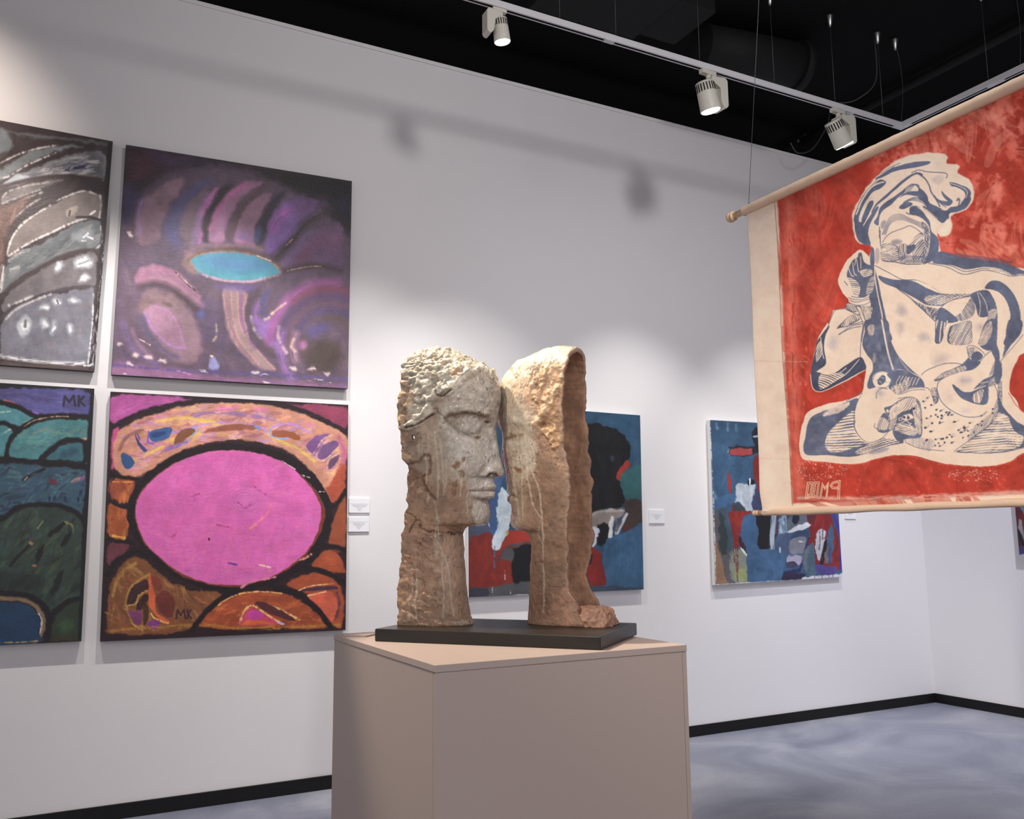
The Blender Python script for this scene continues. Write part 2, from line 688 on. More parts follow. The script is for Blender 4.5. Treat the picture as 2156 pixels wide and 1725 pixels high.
def rail_section(p0, p1):
    """extruded rail with an open slot underneath, from p0 to p1 along x or y, underside at z = 0"""
    bm = bmesh.new()
    w, h, s, d = RW / 2, RH, .008, .022
    prof = [(-w, 0), (-w, h), (w, h), (w, 0), (s, 0), (s, d), (-s, d), (-s, 0)]
    p0, p1 = Vector(p0), Vector(p1)
    t = (p1 - p0).normalized()
    n = Vector((-t.y, t.x, 0))
    A = [bm.verts.new(p0 + n * x + Vector((0, 0, z))) for x, z in prof]
    B = [bm.verts.new(p1 + n * x + Vector((0, 0, z))) for x, z in prof]
    k = len(prof)
    for i in range(k):
        f = bm.faces.new((A[i], A[(i + 1) % k], B[(i + 1) % k], B[i]))
        f.material_index = 1 if i in (4, 5, 6) else 0
    for R_ in (A, B):
        bm.faces.new((R_[0], R_[1], R_[6], R_[7]))
        bm.faces.new((R_[1], R_[2], R_[5], R_[6]))
        bm.faces.new((R_[2], R_[3], R_[4], R_[5]))
    return bm_mesh('rail', bm)


rail = thing('lighting_rail', 'white suspended L-shaped lighting rail carrying three spotlights', 'lighting rail', (TRACK_X, TRACK_Y, TRACK_Z))
put('rail', rail_section((-6.6, 0, 0), (-.02, 0, 0)), [M_RAIL, M_SLOT], rail)
put('rail', rail_section((0, -4.2, 0), (0, -.02, 0)), [M_RAIL, M_SLOT], rail)
bm = bmesh.new()
add_box(bm, (-.085, -.0185, -.003), (.0185, .0185, RH + .001), .003)
add_box(bm, (-.0185, -.085, -.0032), (.0187, .0185, RH + .0012), .003)
put('corner_joint', bm_mesh('corner_joint', bm), M_RAIL, rail)
for lo, hi in [((-.62, -.0195, -.002), (-.50, .0195, RH * .55)), ((-2.62, -.0195, -.003), (-2.55, .0195, RH + .001)),
               ((-.0195, -.80, -.002), (.0195, -.68, RH * .55))]:
    put('feed_joint', box_mesh('feed_joint', lo, hi, .003), M_RAIL, rail)


# ------------------------------------------------------------------ spotlights on the rail
def spotlight(x, yaw, tilt_side, tilt_fwd, aim, label, power, angle=62, k=1.2):
    """x along the rail; yaw turns the lamp on its adapter; head hangs beside its gear box"""
    t = thing('spotlight', label, 'spotlight', (x, TRACK_Y, TRACK_Z), (0, 0, yaw), 'spotlights on the white rail')
    t.scale = (k, k, k)
    put('rail_adapter', box_mesh('rail_adapter', (-.055, -.016, -.026), (.045, .016, -.0006), .003), M_CASE, t)
    bm = bmesh.new()
    add_tube(bm, [(0, 0, -.024), (0, 0, -.05)], .014, 14)
    put('swivel', bm_mesh('swivel', bm), M_CASE, t)
    bm = bmesh.new()        # gear box: slim case with a slanted shoulder
    prof = [(-.014, -.046), (.085, -.034), (.100, -.05), (.100, -.190), (.086, -.206), (.068, -.206), (.050, -.18), (.044, -.10), (-.014, -.078)]
    A = [bm.verts.new((px_, -.042, pz)) for px_, pz in prof]
    B = [bm.verts.new((px_, .042, pz)) for px_, pz in prof]
    n = len(prof)
    for i in range(n):
        bm.faces.new((A[i], A[(i + 1) % n], B[(i + 1) % n], B[i]))
    bm.faces.new(A)
    bm.faces.new(B[::-1])
    bmesh.ops.bevel(bm, geom=list(bm.edges), offset=.004, segments=2, affect='EDGES', profile=.5)
    put('gear_box', bm_mesh('gear_box', bm), M_CASE, t)
    # head: conical barrel about its own axis
    bm = bmesh.new()
    L = [(-.072, .030), (-.070, .046), (-.066, .049), (-.012, .0505), (.05, .053), (.082, .055), (.086, .0535), (.080, .050), (.074, .047)]
    add_lathe(bm, [(-a_, r) for a_, r in L])
    h = put('lamp_head', bm_mesh('lamp_head', bm), M_CASE, t)
    h.location = (-.016, 0, -.142)
    h.rotation_euler = (tilt_fwd, tilt_side, 0)
    bm = bmesh.new()        # cooling slots round the back of the barrel
    for k in range(20):
        a = 2 * math.pi * k / 20
        m = Matrix.Rotation(a, 4, 'Z')
        vs0 = len(bm.verts)
        add_box(bm, (.046, -.0035, .016), (.0512, .0035, .058))
        bm.verts.ensure_lookup_table()
        for v in bm.verts[vs0:]:
            v.co = m @ v.co
    put('cooling_slots', bm_mesh('cooling_slots', bm), M_GRILL, h)
    bm = bmesh.new()
    add_lathe(bm, [(-.079, .0470), (-.0895, .0470), (-.0905, .045)])
    put('lens', bm_mesh('lens', bm), M_LENS, h)
    bm = bmesh.new()
    add_tube(bm, [(.03, 0, .02), (.075, 0, .02)], .016, 14)
    put('hinge', bm_mesh('hinge', bm), M_CASE, h)
    bpy.context.view_layer.update()
    p = h.matrix_world @ Vector((0, 0, -.096))
    l = spot('spotlight_beam', p, aim, power, angle, .8, (1.0, .97, .93), .04)
    l.parent = h
    l.matrix_parent_inverse = h.matrix_world.inverted()
    return t


M_LENS = glow('lit_lens', (1.0, .98, .92), 6)
spotlight(2.150, math.radians(178), math.radians(9), math.radians(-3), (2.75, 0, .9), 'cream spotlight on the rail nearest the left, gear box left of its lamp head', 215, k=.86)
spotlight(3.664, math.radians(4), math.radians(-15), 0, (4.2, 0, .9), 'middle cream spotlight on the rail, lit lamp head facing down and right', 235)
spotlight(4.830, math.radians(2), math.radians(-34), math.radians(0), (5.6, 0, .9), 'cream spotlight on the rail closest to its corner, lens seen edge-on', 225)


# ------------------------------------------------------------------ hanging wires of the rail, with steel cups on the ceiling
def wire(p, q, label, r=.0016, sag=0, grp='rail suspension wires', cup=True):
    p, q = Vector(p), Vector(q)
    t = thing('suspension_wire', label, 'wire', q, group=grp)
    pts = []
    n = 2 if not sag else 12
    for i in range(n):
        f = i / (n - 1)
        v = p.lerp(q, f) - q
        v.x += sag * math.sin(math.pi * f)
        pts.append(v)
    put('wire', tube_mesh('wire', pts, r, 6), M_WIRE, t)
    if cup:
        put('ceiling_cup', tube_mesh('ceiling_cup', [(0, 0, 0), (0, 0, -.012), (0, 0, -.055), (0, 0, -.075), (0, 0, -.09)], [.028, .028, .017, .011, .004], 16), M_STEEL, t)
    return t


zt_ = TRACK_Z + RH
for px_, lab in [((1192, 30), 'thin steel wire holding the rail just right of the leftmost spotlight'),
                 ((1312, 66), 'thin steel wire holding the rail by its joint, left of the middle spotlight'),
                 ((1485, 124), 'thin steel wire meeting the rail directly above the middle spotlight'),
                 ((1643, 172), 'thin steel wire holding the rail midway between middle and corner spotlights'),
                 ((1768, 213), 'thin steel wire meeting the rail directly above the corner spotlight'),
                 ((1867, 245), 'thin steel wire holding the rail between the corner spotlight and the corner')]:
    q = on_z(px_, zt_)
    wire((q[0], TRACK_Y, zt_), (q[0], TRACK_Y, CEIL_Z), lab)
wire((TRACK_X, TRACK_Y, zt_), (TRACK_X, TRACK_Y, CEIL_Z), 'slightly bowed wire dropping to the corner of the rail', sag=.05)
for px_, lab, sg in [((2083, 172), 'thin steel wire holding the short arm of the rail above the banner', 0),
                     ((2145, 138), 'bowed wire at the far right holding the short arm of the rail', .04)]:
    q = on_z(px_, zt_)
    wire((TRACK_X, q[1], zt_), (TRACK_X, q[1], CEIL_Z), lab, sag=sg)


def cable(pts, label, r=.005):
    return tag(put('power_cable', tube_mesh('power_cable', spline(pts, False, 8), r, 8), M_CABLE), label, 'cable')


qa = on_z((1768, 213), zt_)
cable([(qa[0] + .01, TRACK_Y, zt_ + .006), (qa[0] + .25, TRACK_Y + .03, zt_ + .10), (qa[0] + .5, TRACK_Y + .05, zt_ + .32), (qa[0] + .52, TRACK_Y + .05, CEIL_Z)],
      'black power cable curving up from the rail above the corner spotlight', .005)
c0, c1, c2, c3 = [on_y(p, .5) for p in [(930, 130), (880, 92), (838, 45), (805, -10)]]
cable([(c0[0], .5, c0[2]), (c1[0], .5, c1[2]), (c2[0], .5, min(c2[2], CEIL_Z - .02)), (c3[0], .5, CEIL_Z)], 'thin dark cable drooping behind the top of the white wall', .006)
c0, c1, c2, c3 = [on_y(p, -.3) for p in [(1748, 222), (1742, 262), (1712, 312), (1680, 322)]]
cable([tuple(c0), tuple(c1), tuple(c2), tuple(c3), tuple(on_y((1664, 300), -.3))], 'loose black cable hanging in a loop beside the corner spotlight', .005)
c0, c1 = [on_y(p, .1) for p in [(1680, 298), (1745, 248)]]
cable([tuple(c0), tuple(c1), tuple(c1 + np.array([.35, .12, .16]))], 'grey flexible pipe slanting under the ceiling behind the corner spotlight', .014)

# ------------------------------------------------------------------ pedestal
M_PED = simple('putty_laminate', (188, 172, 165), .62, noise=.04, scale=260, spec=.3)
HP = 1.12
PX0, PX1, PY0, PY1 = 1.087, 2.037, -3.0, -1.968
ped = thing('pedestal', 'grey-beige box pedestal under the two ceramic heads', 'pedestal', ((PX0 + PX1) / 2, (PY0 + PY1) / 2, 0))
hx, hy, T = (PX1 - PX0) / 2, (PY1 - PY0) / 2, .022
put('top_slab', box_mesh('top_slab', (-hx, -hy, HP - T), (hx, hy, HP), .0015), M_PED, ped)
put('side_panel', box_mesh('side_panel', (-hx + .0015, -hy + .0015, 0), (hx - .020, -hy + .02, HP - T - .001), .0008), M_PED, ped)
put('side_panel', box_mesh('side_panel', (-hx + .0015, hy - .02, 0), (hx - .0015, hy - .0015, HP - T - .001), .0008), M_PED, ped)
put('side_panel', box_mesh('side_panel', (-hx + .0015, -hy + .021, 0), (-hx + .02, hy - .021, HP - T - .001), .0008), M_PED, ped)
put('side_panel', box_mesh('side_panel', (hx - .0185, -hy + .0015, 0), (hx - .0015, hy - .021, HP - T - .001), .0008), M_PED, ped)
pc = [on_z(p, HP) for p in [(754.8, 1331.8), (778, 1342), (800, 1338)]]
card = tag(put('label_card', box_mesh('label_card', (-.05, -.035, 0), (.05, .035, .006), .001), M_PED), 'small beige card lying on the pedestal behind the black plinth', 'card')
card.location = (1.155, -2.085, HP + .0003)
card.rotation_euler = (0, 0, math.radians(-50))

# black wooden plinth carrying the heads
M_PLINTH = simple('black_stained_wood', (38, 34, 29), .38, noise=.35, scale=6, bump=.2, bscale=60, spec=.45)
PO = np.array([1.141, -2.301, HP])                 # front left corner on the pedestal
UH = np.array([.640, -.768, 0.0])                  # along the plinth, left to right
VH = np.array([.768, .640, 0.0])                   # away from the camera
PH = .046
PL, PD = .871, .485
bm = bmesh.new()
add_box(bm, (0, 0, 0), (PL, PD, PH), .004, 0, 2)
plinth = put('plinth', bm_mesh('plinth', bm), M_PLINTH)
tag(plinth, 'low black wooden board lying askew on the pedestal', 'plinth')
plinth.location = PO + np.array([0, 0, .0002])
plinth.rotation_euler = (0, 0, math.atan2(UH[1], UH[0]))
ZP = HP + PH
# ------------------------------------------------------------------ the two ceramic heads
M_CER = ceramic()


def crop1(P):
    q = project(P)
    return np.stack([(q[:, 0] - 780) * 2.465, (q[:, 1] - 700) * 2.465], 1)


def shell_head(name, label, rows, v0, face, W, art_fn, th=.018, ns=400, nt=360, hole=None, skew=0.0):
    """open-backed ceramic shell: rows run from the foot to the crown as
    (front x, front y, smooth front x, rim x, rim y, width factor) traced on the photograph"""
    o = PO + VH * v0
    def uz(x, y, dv):
        p = on_plane((780 + x / 2.465, 700 + y / 2.465), o + VH * dv, VH)
        return (p - o) @ UH, p[2]
    K = []
    for fx, fy, bx_, rx, ry, w in rows:
        fu, fz = uz(fx, fy, -.1 * W * w if face < 0 else 0)
        bu, _ = uz(bx_, fy, 0)
        ru, rz = uz(rx, ry, -W * w)
        K.append((fu, fz, bu, ru, rz, w * W))
    K = np.array(K)
    zoff = K[0, 1] - ZP
    K[0, 1] = ZP + .0004
    K[0, 4] = ZP + .0004
    K[:, 1] = np.maximum(K[:, 1], ZP + .0004)
    K[:, 4] = np.maximum(K[:, 4], ZP + .0004)
    seg = np.maximum(np.hypot(np.diff(K[:, 2]), np.diff(K[:, 1])), np.abs(np.diff(K[:, 4]))) + 1e-4
    L = np.r_[0, np.cumsum(seg)]
    s = np.linspace(0, L[-1], ns)
    R_ = np.stack([np.interp(s, L, K[:, i]) for i in range(6)], 1)
    k = np.array([1, 4, 6, 4, 1.]); k /= k.sum()
    for i in (2, 3, 4, 5):
        c = np.convolve(np.pad(R_[:, i], 2, 'edge'), k, 'valid')
        for _ in range(4):
            c = np.convolve(np.pad(c, 2, 'edge'), k, 'valid')
        R_[:, i] = c
    R_[0, 4] = ZP + .0004
    # cross sections
    t = np.linspace(-1, 1, nt)
    t = np.sign(t) * (.75 * np.abs(t) + .25 * np.abs(t) ** 2)
    a = t * np.pi / 2
    c = np.cos(a).clip(0) ** .82
    sn = np.sign(np.sin(a)) * np.abs(np.sin(a)) ** .86
    fu, fz, bu, ru, rz, w = [R_[:, i][:, None] for i in range(6)]
    u = ru + (bu - ru) * c
    z = rz + (fz - rz) * c
    v = w * sn
    u = u + skew * np.clip(v / W, 0, 1) * (1 - c)
    nose = (fu - bu)
    sig = .020 + .020 * np.clip(np.abs(nose) / .05, 0, 1)
    u = u + nose * np.exp(-(v / sig) ** 2) * (c > .05)
    B = np.stack([u, v, z], -1)                      # (ns, nt, 3) local u, v, z
    du = np.gradient(B, axis=0)
    dt = np.gradient(B, axis=1)
    n = np.cross(dt, du)
    n /= np.linalg.norm(n, axis=-1, keepdims=True) + 1e-12
    ctr = np.stack([np.broadcast_to((ru + bu) / 2, u.shape), np.zeros_like(u), z], -1)
    flip = np.sign(((B - ctr) * n).sum(-1).mean())
    n *= flip
    k_ = np.clip((np.arange(ns) - (ns - 16)) / 12, 0, 1)[:, None, None]
    n = n * (1 - k_) + np.array([0, 0, 1.]) * k_
    n /= np.linalg.norm(n, axis=-1, keepdims=True)
    def world_(q):
        return o[None, None] * np.array([1, 1, 0]) + q[..., :1] * UH + q[..., 1:2] * VH + q[..., 2:] * np.array([0, 0, 1.])
    near = B.copy()
    near[..., 1] = -np.abs(near[..., 1])
    P2 = crop1(world_(near).reshape(-1, 3))
    art = Art(P2, (176, 140, 114), 7, 26)
    p3 = B.reshape(-1, 3)
    art_fn(art, p3)
    far = (B[..., 1] > 0).ravel()
    H = art.H / 1000.0
    lumps = (fbm3(p3 * 24, 3) - .5) * .007 + (fbm3(p3 * np.array([90, 90, 60]), 3) - .5) * .005
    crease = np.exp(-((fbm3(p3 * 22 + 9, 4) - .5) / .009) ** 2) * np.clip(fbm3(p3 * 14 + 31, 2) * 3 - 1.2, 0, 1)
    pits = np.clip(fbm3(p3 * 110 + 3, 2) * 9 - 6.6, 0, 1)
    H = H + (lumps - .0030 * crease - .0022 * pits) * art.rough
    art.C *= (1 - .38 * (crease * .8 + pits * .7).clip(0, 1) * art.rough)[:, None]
    edge = 1 - np.abs(t)[None, :] * np.ones((ns, 1))
    rimn = (fbm3(p3 * np.array([10, 10, 24]), 4) - .5)
    H = H.reshape(ns, nt)
    hb = np.clip((B[..., 2] - ZP) / .01, 0, 1)
    OUT = B + n * (H * np.clip(hb + .15, 0, 1) * (1 - .85 * k_[..., 0]))[..., None]
    OUT[0, :, 2] = ZP + .0004
    OUT[..., 2] = np.maximum(OUT[..., 2], ZP + .0004)
    # ragged rims
    rag = (rimn.reshape(ns, nt) * .034) * np.clip(1 - edge * 9, 0, 1) * np.clip(w / (.7 * W) - .2, 0, 1)
    OUT[..., 0] += rag * face
    inn = (fbm3(p3 * np.array([30, 30, 14]), 3) - .5) * .007
    rid = .0005 * np.sin(p3[:, 2] * 260 + 6 * vn3(p3 * 22))
    IN = B - n * (th + (inn + rid).reshape(ns, nt) * 1.0)[..., None]
    IN[..., 0] += rag * face
    IN[..., 2] = np.maximum(IN[..., 2], ZP + .0004)
    IN[0, :, 2] = ZP + .0004
    V = np.concatenate([world_(OUT).reshape(-1, 3), world_(IN).reshape(-1, 3)])
    idx = np.arange(ns * nt).reshape(ns, nt)
    q = np.stack([idx[:-1, :-1], idx[:-1, 1:], idx[1:, 1:], idx[1:, :-1]], -1)
    keep = np.ones(q.shape[:2], bool)
    if hole is not None:
        hx_, hy_, ra, rb = hole
        pc_ = P2.reshape(ns, nt, 2)
        m = (((pc_[..., 0] - hx_) / ra) ** 2 + ((pc_[..., 1] - hy_) / rb) ** 2 < 1) & (B[..., 1] < 0)
        keep &= ~m[:-1, :-1]
    fo = q[keep]
    N = ns * nt
    fi = fo[:, ::-1] + N
    st = []
    def strip(a_, b_):
        st.append(np.stack([a_[:-1], a_[1:], b_[1:], b_[:-1]], -1))
    strip(idx[:, 0], idx[:, 0] + N)
    strip(idx[:, -1] + N, idx[:, -1])
    strip(idx[0] + N, idx[0])
    # close the crown between the near and far halves of the last ring
    h = nt // 2
    top = idx[-1]
    a_, b_ = top[:h], top[::-1][:h]
    strip(a_, b_)
    strip(b_ + N, a_ + N)
    st.append(np.array([[top[0], top[-1], top[-1] + N, top[0] + N]]))
    if hole is not None:        # wall of the hole
        kk = ~keep
        for di, dj, e0, e1 in ((0, 1, (0, 1), (1, 1)), (0, -1, (0, 0), (1, 0)), (1, 0, (1, 0), (1, 1)), (-1, 0, (0, 0), (0, 1))):
            nb = np.roll(kk, (-di, -dj), (0, 1))
            ii, jj = np.nonzero(kk & ~nb)
            p_ = idx[ii + e0[0], jj + e0[1]]
            r_ = idx[ii + e1[0], jj + e1[1]]
            st.append(np.stack([p_, r_, r_ + N, p_ + N], -1))
    F = np.concatenate([fo, fi] + st)
    sh = np.clip((fbm3(p3 * 11 + 17, 4) - .5) * 4, -1, 1)
    art.C *= (.90 - .10 * np.clip(-sh, 0, 1) + .05 * np.clip(sh, 0, 1))[:, None]
    lm_ = art.C.mean(1, keepdims=True)
    art.C = lm_ + (art.C - lm_) * .92
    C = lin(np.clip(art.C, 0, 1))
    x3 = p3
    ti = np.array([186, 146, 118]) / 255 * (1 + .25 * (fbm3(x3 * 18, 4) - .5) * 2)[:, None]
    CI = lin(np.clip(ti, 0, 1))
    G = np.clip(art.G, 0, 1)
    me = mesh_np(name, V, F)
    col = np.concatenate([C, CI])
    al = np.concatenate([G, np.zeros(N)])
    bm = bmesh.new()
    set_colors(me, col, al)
    bm.from_mesh(me)
    bmesh.ops.recalc_face_normals(bm, faces=bm.faces)
    bm.to_mesh(me)
    bm.free()
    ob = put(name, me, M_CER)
    return tag(ob, label, 'sculpture')


TERRA, TERRA_D, GLAZE, CREAM = (190, 150, 120), (134, 92, 66), (232, 224, 208), (246, 236, 212)


def drips(A, spec, col=(222, 208, 184)):
    for pts, w, a in spec:
        A.line(pts, w, col, soft=5, rough=.5, a=a, h=2.2, g=.9, var=.04, taper=(.7, .8))


def left_art(A, p3):
    # clay body, stained; neck painted paler to stand in for stronger light
    A.rough = np.ones(len(A.P))
    x, y = A.P[:, 0], A.P[:, 1]
    for cx, cy, rx, ry, cc in [(240, 1200, 130, 260, (202, 162, 132)), (400, 1250, 80, 230, (212, 176, 150)), (300, 960, 120, 60, (204, 160, 124)), (230, 740, 60, 60, (172, 124, 94))]:
        A.ell(cx, cy, rx, ry, 0, cc, soft=90, a=.7)
    # glaze over face
    A.fill([(380, 330), (500, 230), (640, 200), (720, 300), (720, 760), (660, 860), (620, 1010), (540, 1000), (505, 880), (500, 780), (420, 760), (360, 620), (330, 480)], (204, 194, 180), soft=60, rough=3, a=.92, g=1)
    A.fill([(190, 500), (340, 460), (420, 620), (390, 780), (300, 760), (200, 660)], (200, 180, 156), soft=50, rough=3, a=.6, g=.8)
    # hair cap
    hair = [(130, 500), (120, 300), (160, 60), (420, 40), (660, 160), (640, 240), (590, 200), (520, 205), (450, 250), (400, 300), (330, 330), (300, 400), (240, 460), (190, 495)]
    A.fill(hair, (240, 231, 208), soft=14, rough=2, a=.9, g=.55, h=7)
    A.fill([(130, 520), (130, 250), (175, 230), (210, 330), (200, 470)], (196, 152, 116), soft=40, rough=4, a=.75)
    d = poly_sd(A.P, spline(np.array(hair, float), True, 4))
    m = np.clip(.5 - d / 14, 0, 1)
    lump = (fbm3(p3 * np.array([48, 48, 66]), 4) - .5) * 24 + (np.abs(fbm3(p3 * 26 + 5, 2) - .5) - .12) * 20
    A.H += m * lump
    A.C *= (1 - m * np.clip(-lump * .035, -.12, .3))[:, None]
    A.rough = A.rough * (1 - .2 * m)
    # hair edge roll and crack beneath it
    A.line([(185, 492), (240, 470), (300, 405), (345, 320), (400, 300), (450, 262), (500, 212), (545, 195)], 36, (243, 234, 212), soft=16, rough=3, a=.8, h=10, g=.6)
    A.line([(185, 497), (245, 478), (300, 440), (325, 425)], 7, (70, 48, 36), soft=4, rough=.6, a=.9, h=-7)
    A.line([(340, 303), (352, 328), (378, 330), (418, 300)], 6, (60, 42, 32), soft=4, rough=.6, a=.9, h=-6)
    A.lines([[(200, 150), (300, 130), (400, 130)], [(190, 190), (300, 175), (420, 165), (480, 185)], [(260, 175), (330, 210), (350, 270)], [(215, 330), (300, 300), (350, 260)]], 10, (170, 140, 112), soft=10, rough=3, a=.5, h=-7)
    A.ell(440, 208, 30, 16, -20, (206, 160, 118), soft=10, a=.8)
    # forehead, brow and eye
    A.line([(390, 432), (440, 418), (500, 412), (560, 420), (610, 425)], 40, None, soft=34, rough=1, h=9)
    A.ell(500, 485, 108, 64, 14, (176, 160, 142), soft=44, rough=1, a=.75, h=-17)  # darker tint paints the shade inside the eye socket
    A.line([(400, 436), (450, 430), (505, 424), (560, 430), (606, 448)], 22, (128, 104, 84), soft=16, rough=1, a=.6, h=-4)  # dark band paints the shade under the brow
    A.ell(520, 486, 54, 44, 10, (214, 204, 192), soft=24, rough=1, a=.7, h=12, g=1)
    A.line([(412, 432), (450, 428), (500, 420), (545, 424), (600, 440)], 12, (128, 96, 74), soft=9, rough=2, a=.75, h=-4.5)
    A.line([(385, 450), (425, 485), (470, 520), (530, 545), (560, 545)], 9, (150, 118, 94), soft=8, rough=1.2, a=.7, h=-4)
    A.line([(375, 462), (425, 505), (475, 540), (530, 565)], 16, (232, 224, 212), soft=14, rough=1, a=.6, h=3.5)
    A.ell(605, 465, 9, 7, 0, (120, 90, 66), soft=6, a=.9, h=-4)
    A.ell(562, 546, 16, 7, -8, (104, 76, 54), soft=6, a=.9, h=-4)
    A.ell(532, 527, 9, 4, 0, (70, 50, 38), soft=4, a=.8, h=-2)
    A.lines([[(395, 365), (470, 350), (540, 352)], [(400, 385), (480, 372), (560, 380)], [(380, 400), (460, 396), (520, 388)]], 5, (176, 158, 140), soft=5, a=.6, h=-1.6)
    A.lines([[(330, 400), (350, 395), (345, 420)], [(345, 405), (390, 445)]], 6, (116, 92, 74), soft=4, a=.8, h=-3)
    A.ell(480, 590, 70, 90, -30, (226, 220, 212), soft=60, a=.55, g=1)  # paler glaze on cheek and nose, with the cheek highlight painted in
    A.ell(620, 640, 40, 110, 0, (226, 220, 212), soft=40, a=.5, g=1)
    A.ell(590, 770, 60, 30, 0, (226, 220, 210), soft=30, a=.5, g=1)
    # cheekbone, fold to the nose, nostril
    A.line([(400, 520), (470, 590), (520, 640), (560, 700)], 60, None, soft=60, rough=1, h=5)
    A.line([(590, 700), (575, 740), (585, 770)], 16, None, soft=16, rough=1, h=-4)
    A.ell(632, 722, 34, 24, -8, None, soft=22, rough=.6, h=7)
    A.line([(605, 752), (622, 738), (645, 735), (655, 742)], 12, (92, 66, 48), soft=6, rough=1, a=.9, h=-7)
    A.line([(600, 640), (604, 690)], 20, None, soft=24, h=-3)
    # lips and chin
    A.fill([(520, 815), (560, 795), (600, 790), (650, 795), (652, 818), (600, 822), (550, 822)], (224, 214, 202), soft=10, rough=1, a=.6, h=4, g=1)
    A.fill([(525, 826), (580, 828), (650, 824), (648, 850), (600, 860), (550, 856)], (228, 220, 208), soft=10, rough=1, a=.6, h=5, g=1)
    A.line([(516, 822), (560, 822), (610, 822), (645, 818)], 7, (140, 108, 84), soft=5, rough=1, a=.8, h=-6)
    A.line([(530, 866), (570, 872), (612, 868)], 16, (170, 140, 116), soft=12, rough=1, a=.5, h=-5)
    A.ell(570, 945, 44, 54, 0, (224, 214, 200), soft=24, rough=1, a=.75, h=6, g=1)
    A.line([(525, 880), (520, 940), (535, 985)], 10, (150, 112, 84), soft=9, a=.5, h=-3)
    # jaw and ear flap
    A.fill([(300, 700), (340, 860), (420, 940), (500, 990), (470, 1020), (380, 1010), (300, 900)], (196, 158, 126), soft=40, a=.55, h=2)
    A.line([(195, 690), (240, 672), (285, 640), (310, 665), (300, 740), (270, 760), (300, 830), (340, 862)], 11, (118, 78, 54), soft=8, rough=2, a=.85, h=-6)
    A.fill([(180, 560), (210, 545), (260, 600), (270, 650), (200, 680), (165, 640)], (190, 160, 130), soft=20, rough=2, a=.6, h=5, g=.5)
    A.ell(218, 555, 34, 40, 0, (150, 116, 90), soft=24, a=.7, h=-4)
    for px_, py_, r in [(448, 690, 15), (470, 740, 12), (480, 660, 10), (440, 790, 16), (430, 830, 12)]:
        A.ell(px_, py_, r, r * 1.5, 20, (140, 102, 70), soft=10, rough=3, a=.8, h=-2)
    # cracks over the neck, tool marks
    A.line([(235, 960), (270, 1020), (350, 1040), (400, 1040), (470, 1045)], 5, (84, 54, 38), soft=3, rough=2.5, a=.9, h=-4)
    A.line([(190, 930), (235, 965), (200, 1030)], 7, (96, 62, 42), soft=5, rough=2, a=.8, h=-5)
    for i in range(26):
        r = random.Random(i)
        yy = 1000 + i * 20 + r.uniform(-6, 6)
        x0 = r.uniform(150, 250)
        A.line([(x0, yy), (x0 + 60, yy + 18), (x0 + r.uniform(90, 170), yy + 44)], r.uniform(7, 15), (158, 112, 82), soft=8, rough=3, a=.45, h=-5.5)
        A.line([(x0, yy + 12), (x0 + 60, yy + 30), (x0 + r.uniform(80, 150), yy + 56)], r.uniform(7, 13), (206, 170, 140), soft=8, rough=3, a=.4, h=4.0)
    for i in range(14):
        r = random.Random(i + 60)
        yy = 690 + i * 60
        A.ell(168 + r.uniform(-18, 26), yy, 22, r.uniform(14, 26), 0, (196, 146, 108), soft=14, rough=4, a=.5, h=r.uniform(3, 7))
    for px_, py_ in [(230, 1250), (200, 1310), (300, 1370), (360, 1310), (230, 1420), (330, 1400), (420, 1460), (260, 1480), (200, 1490)]:
        A.ell(px_, py_, 46, 20, 14, (208, 172, 140), soft=18, rough=5, a=.5, h=4)
        A.ell(px_ + 4, py_ + 26, 40, 9, 12, (140, 98, 70), soft=12, rough=4, a=.5, h=-4)
    A.line([(150, 1500), (300, 1520), (500, 1500)], 40, (206, 170, 140), soft=24, rough=5, a=.5, h=3)
    A.ell(470, 1500, 44, 9, 0, (232, 216, 196), soft=8, rough=4, a=.7)
    # glaze runs
    drips(A, [([(285, 645), (292, 700), (290, 790)], 7, .8), ([(330, 520), (345, 640), (352, 760), (350, 860)], 12, .75), ([(360, 560), (372, 680), (380, 800), (378, 860)], 8, .7),
              ([(300, 540), (302, 620)], 10, .6), ([(390, 640), (392, 760), (386, 830)], 8, .6), ([(270, 560), (268, 640)], 8, .55),
              ([(475, 740), (470, 800), (466, 850)], 7, .7), ([(510, 830), (500, 880), (506, 960)], 8, .65), ([(250, 560), (255, 650)], 12, .5),
              ([(335, 880), (345, 960), (352, 1040), (362, 1110), (395, 1190), (410, 1260), (420, 1380), (430, 1470)], 8, .8),
              ([(350, 960), (340, 1080), (345, 1170)], 24, .5), ([(372, 1150), (372, 1260), (380, 1330), (376, 1480)], 9, .75),
              ([(238, 1250), (240, 1350), (232, 1400), (240, 1490)], 9, .75), ([(212, 1230), (218, 1330), (200, 1420), (205, 1510)], 8, .6), ([(305, 880), (300, 830)], 6, .5)])
    A.dabs([(420, 120), (640, 200), (690, 700), (600, 980), (520, 960), (420, 700)], 40, (120, 92, 70), 5, 9, 20, 4, a=.7)


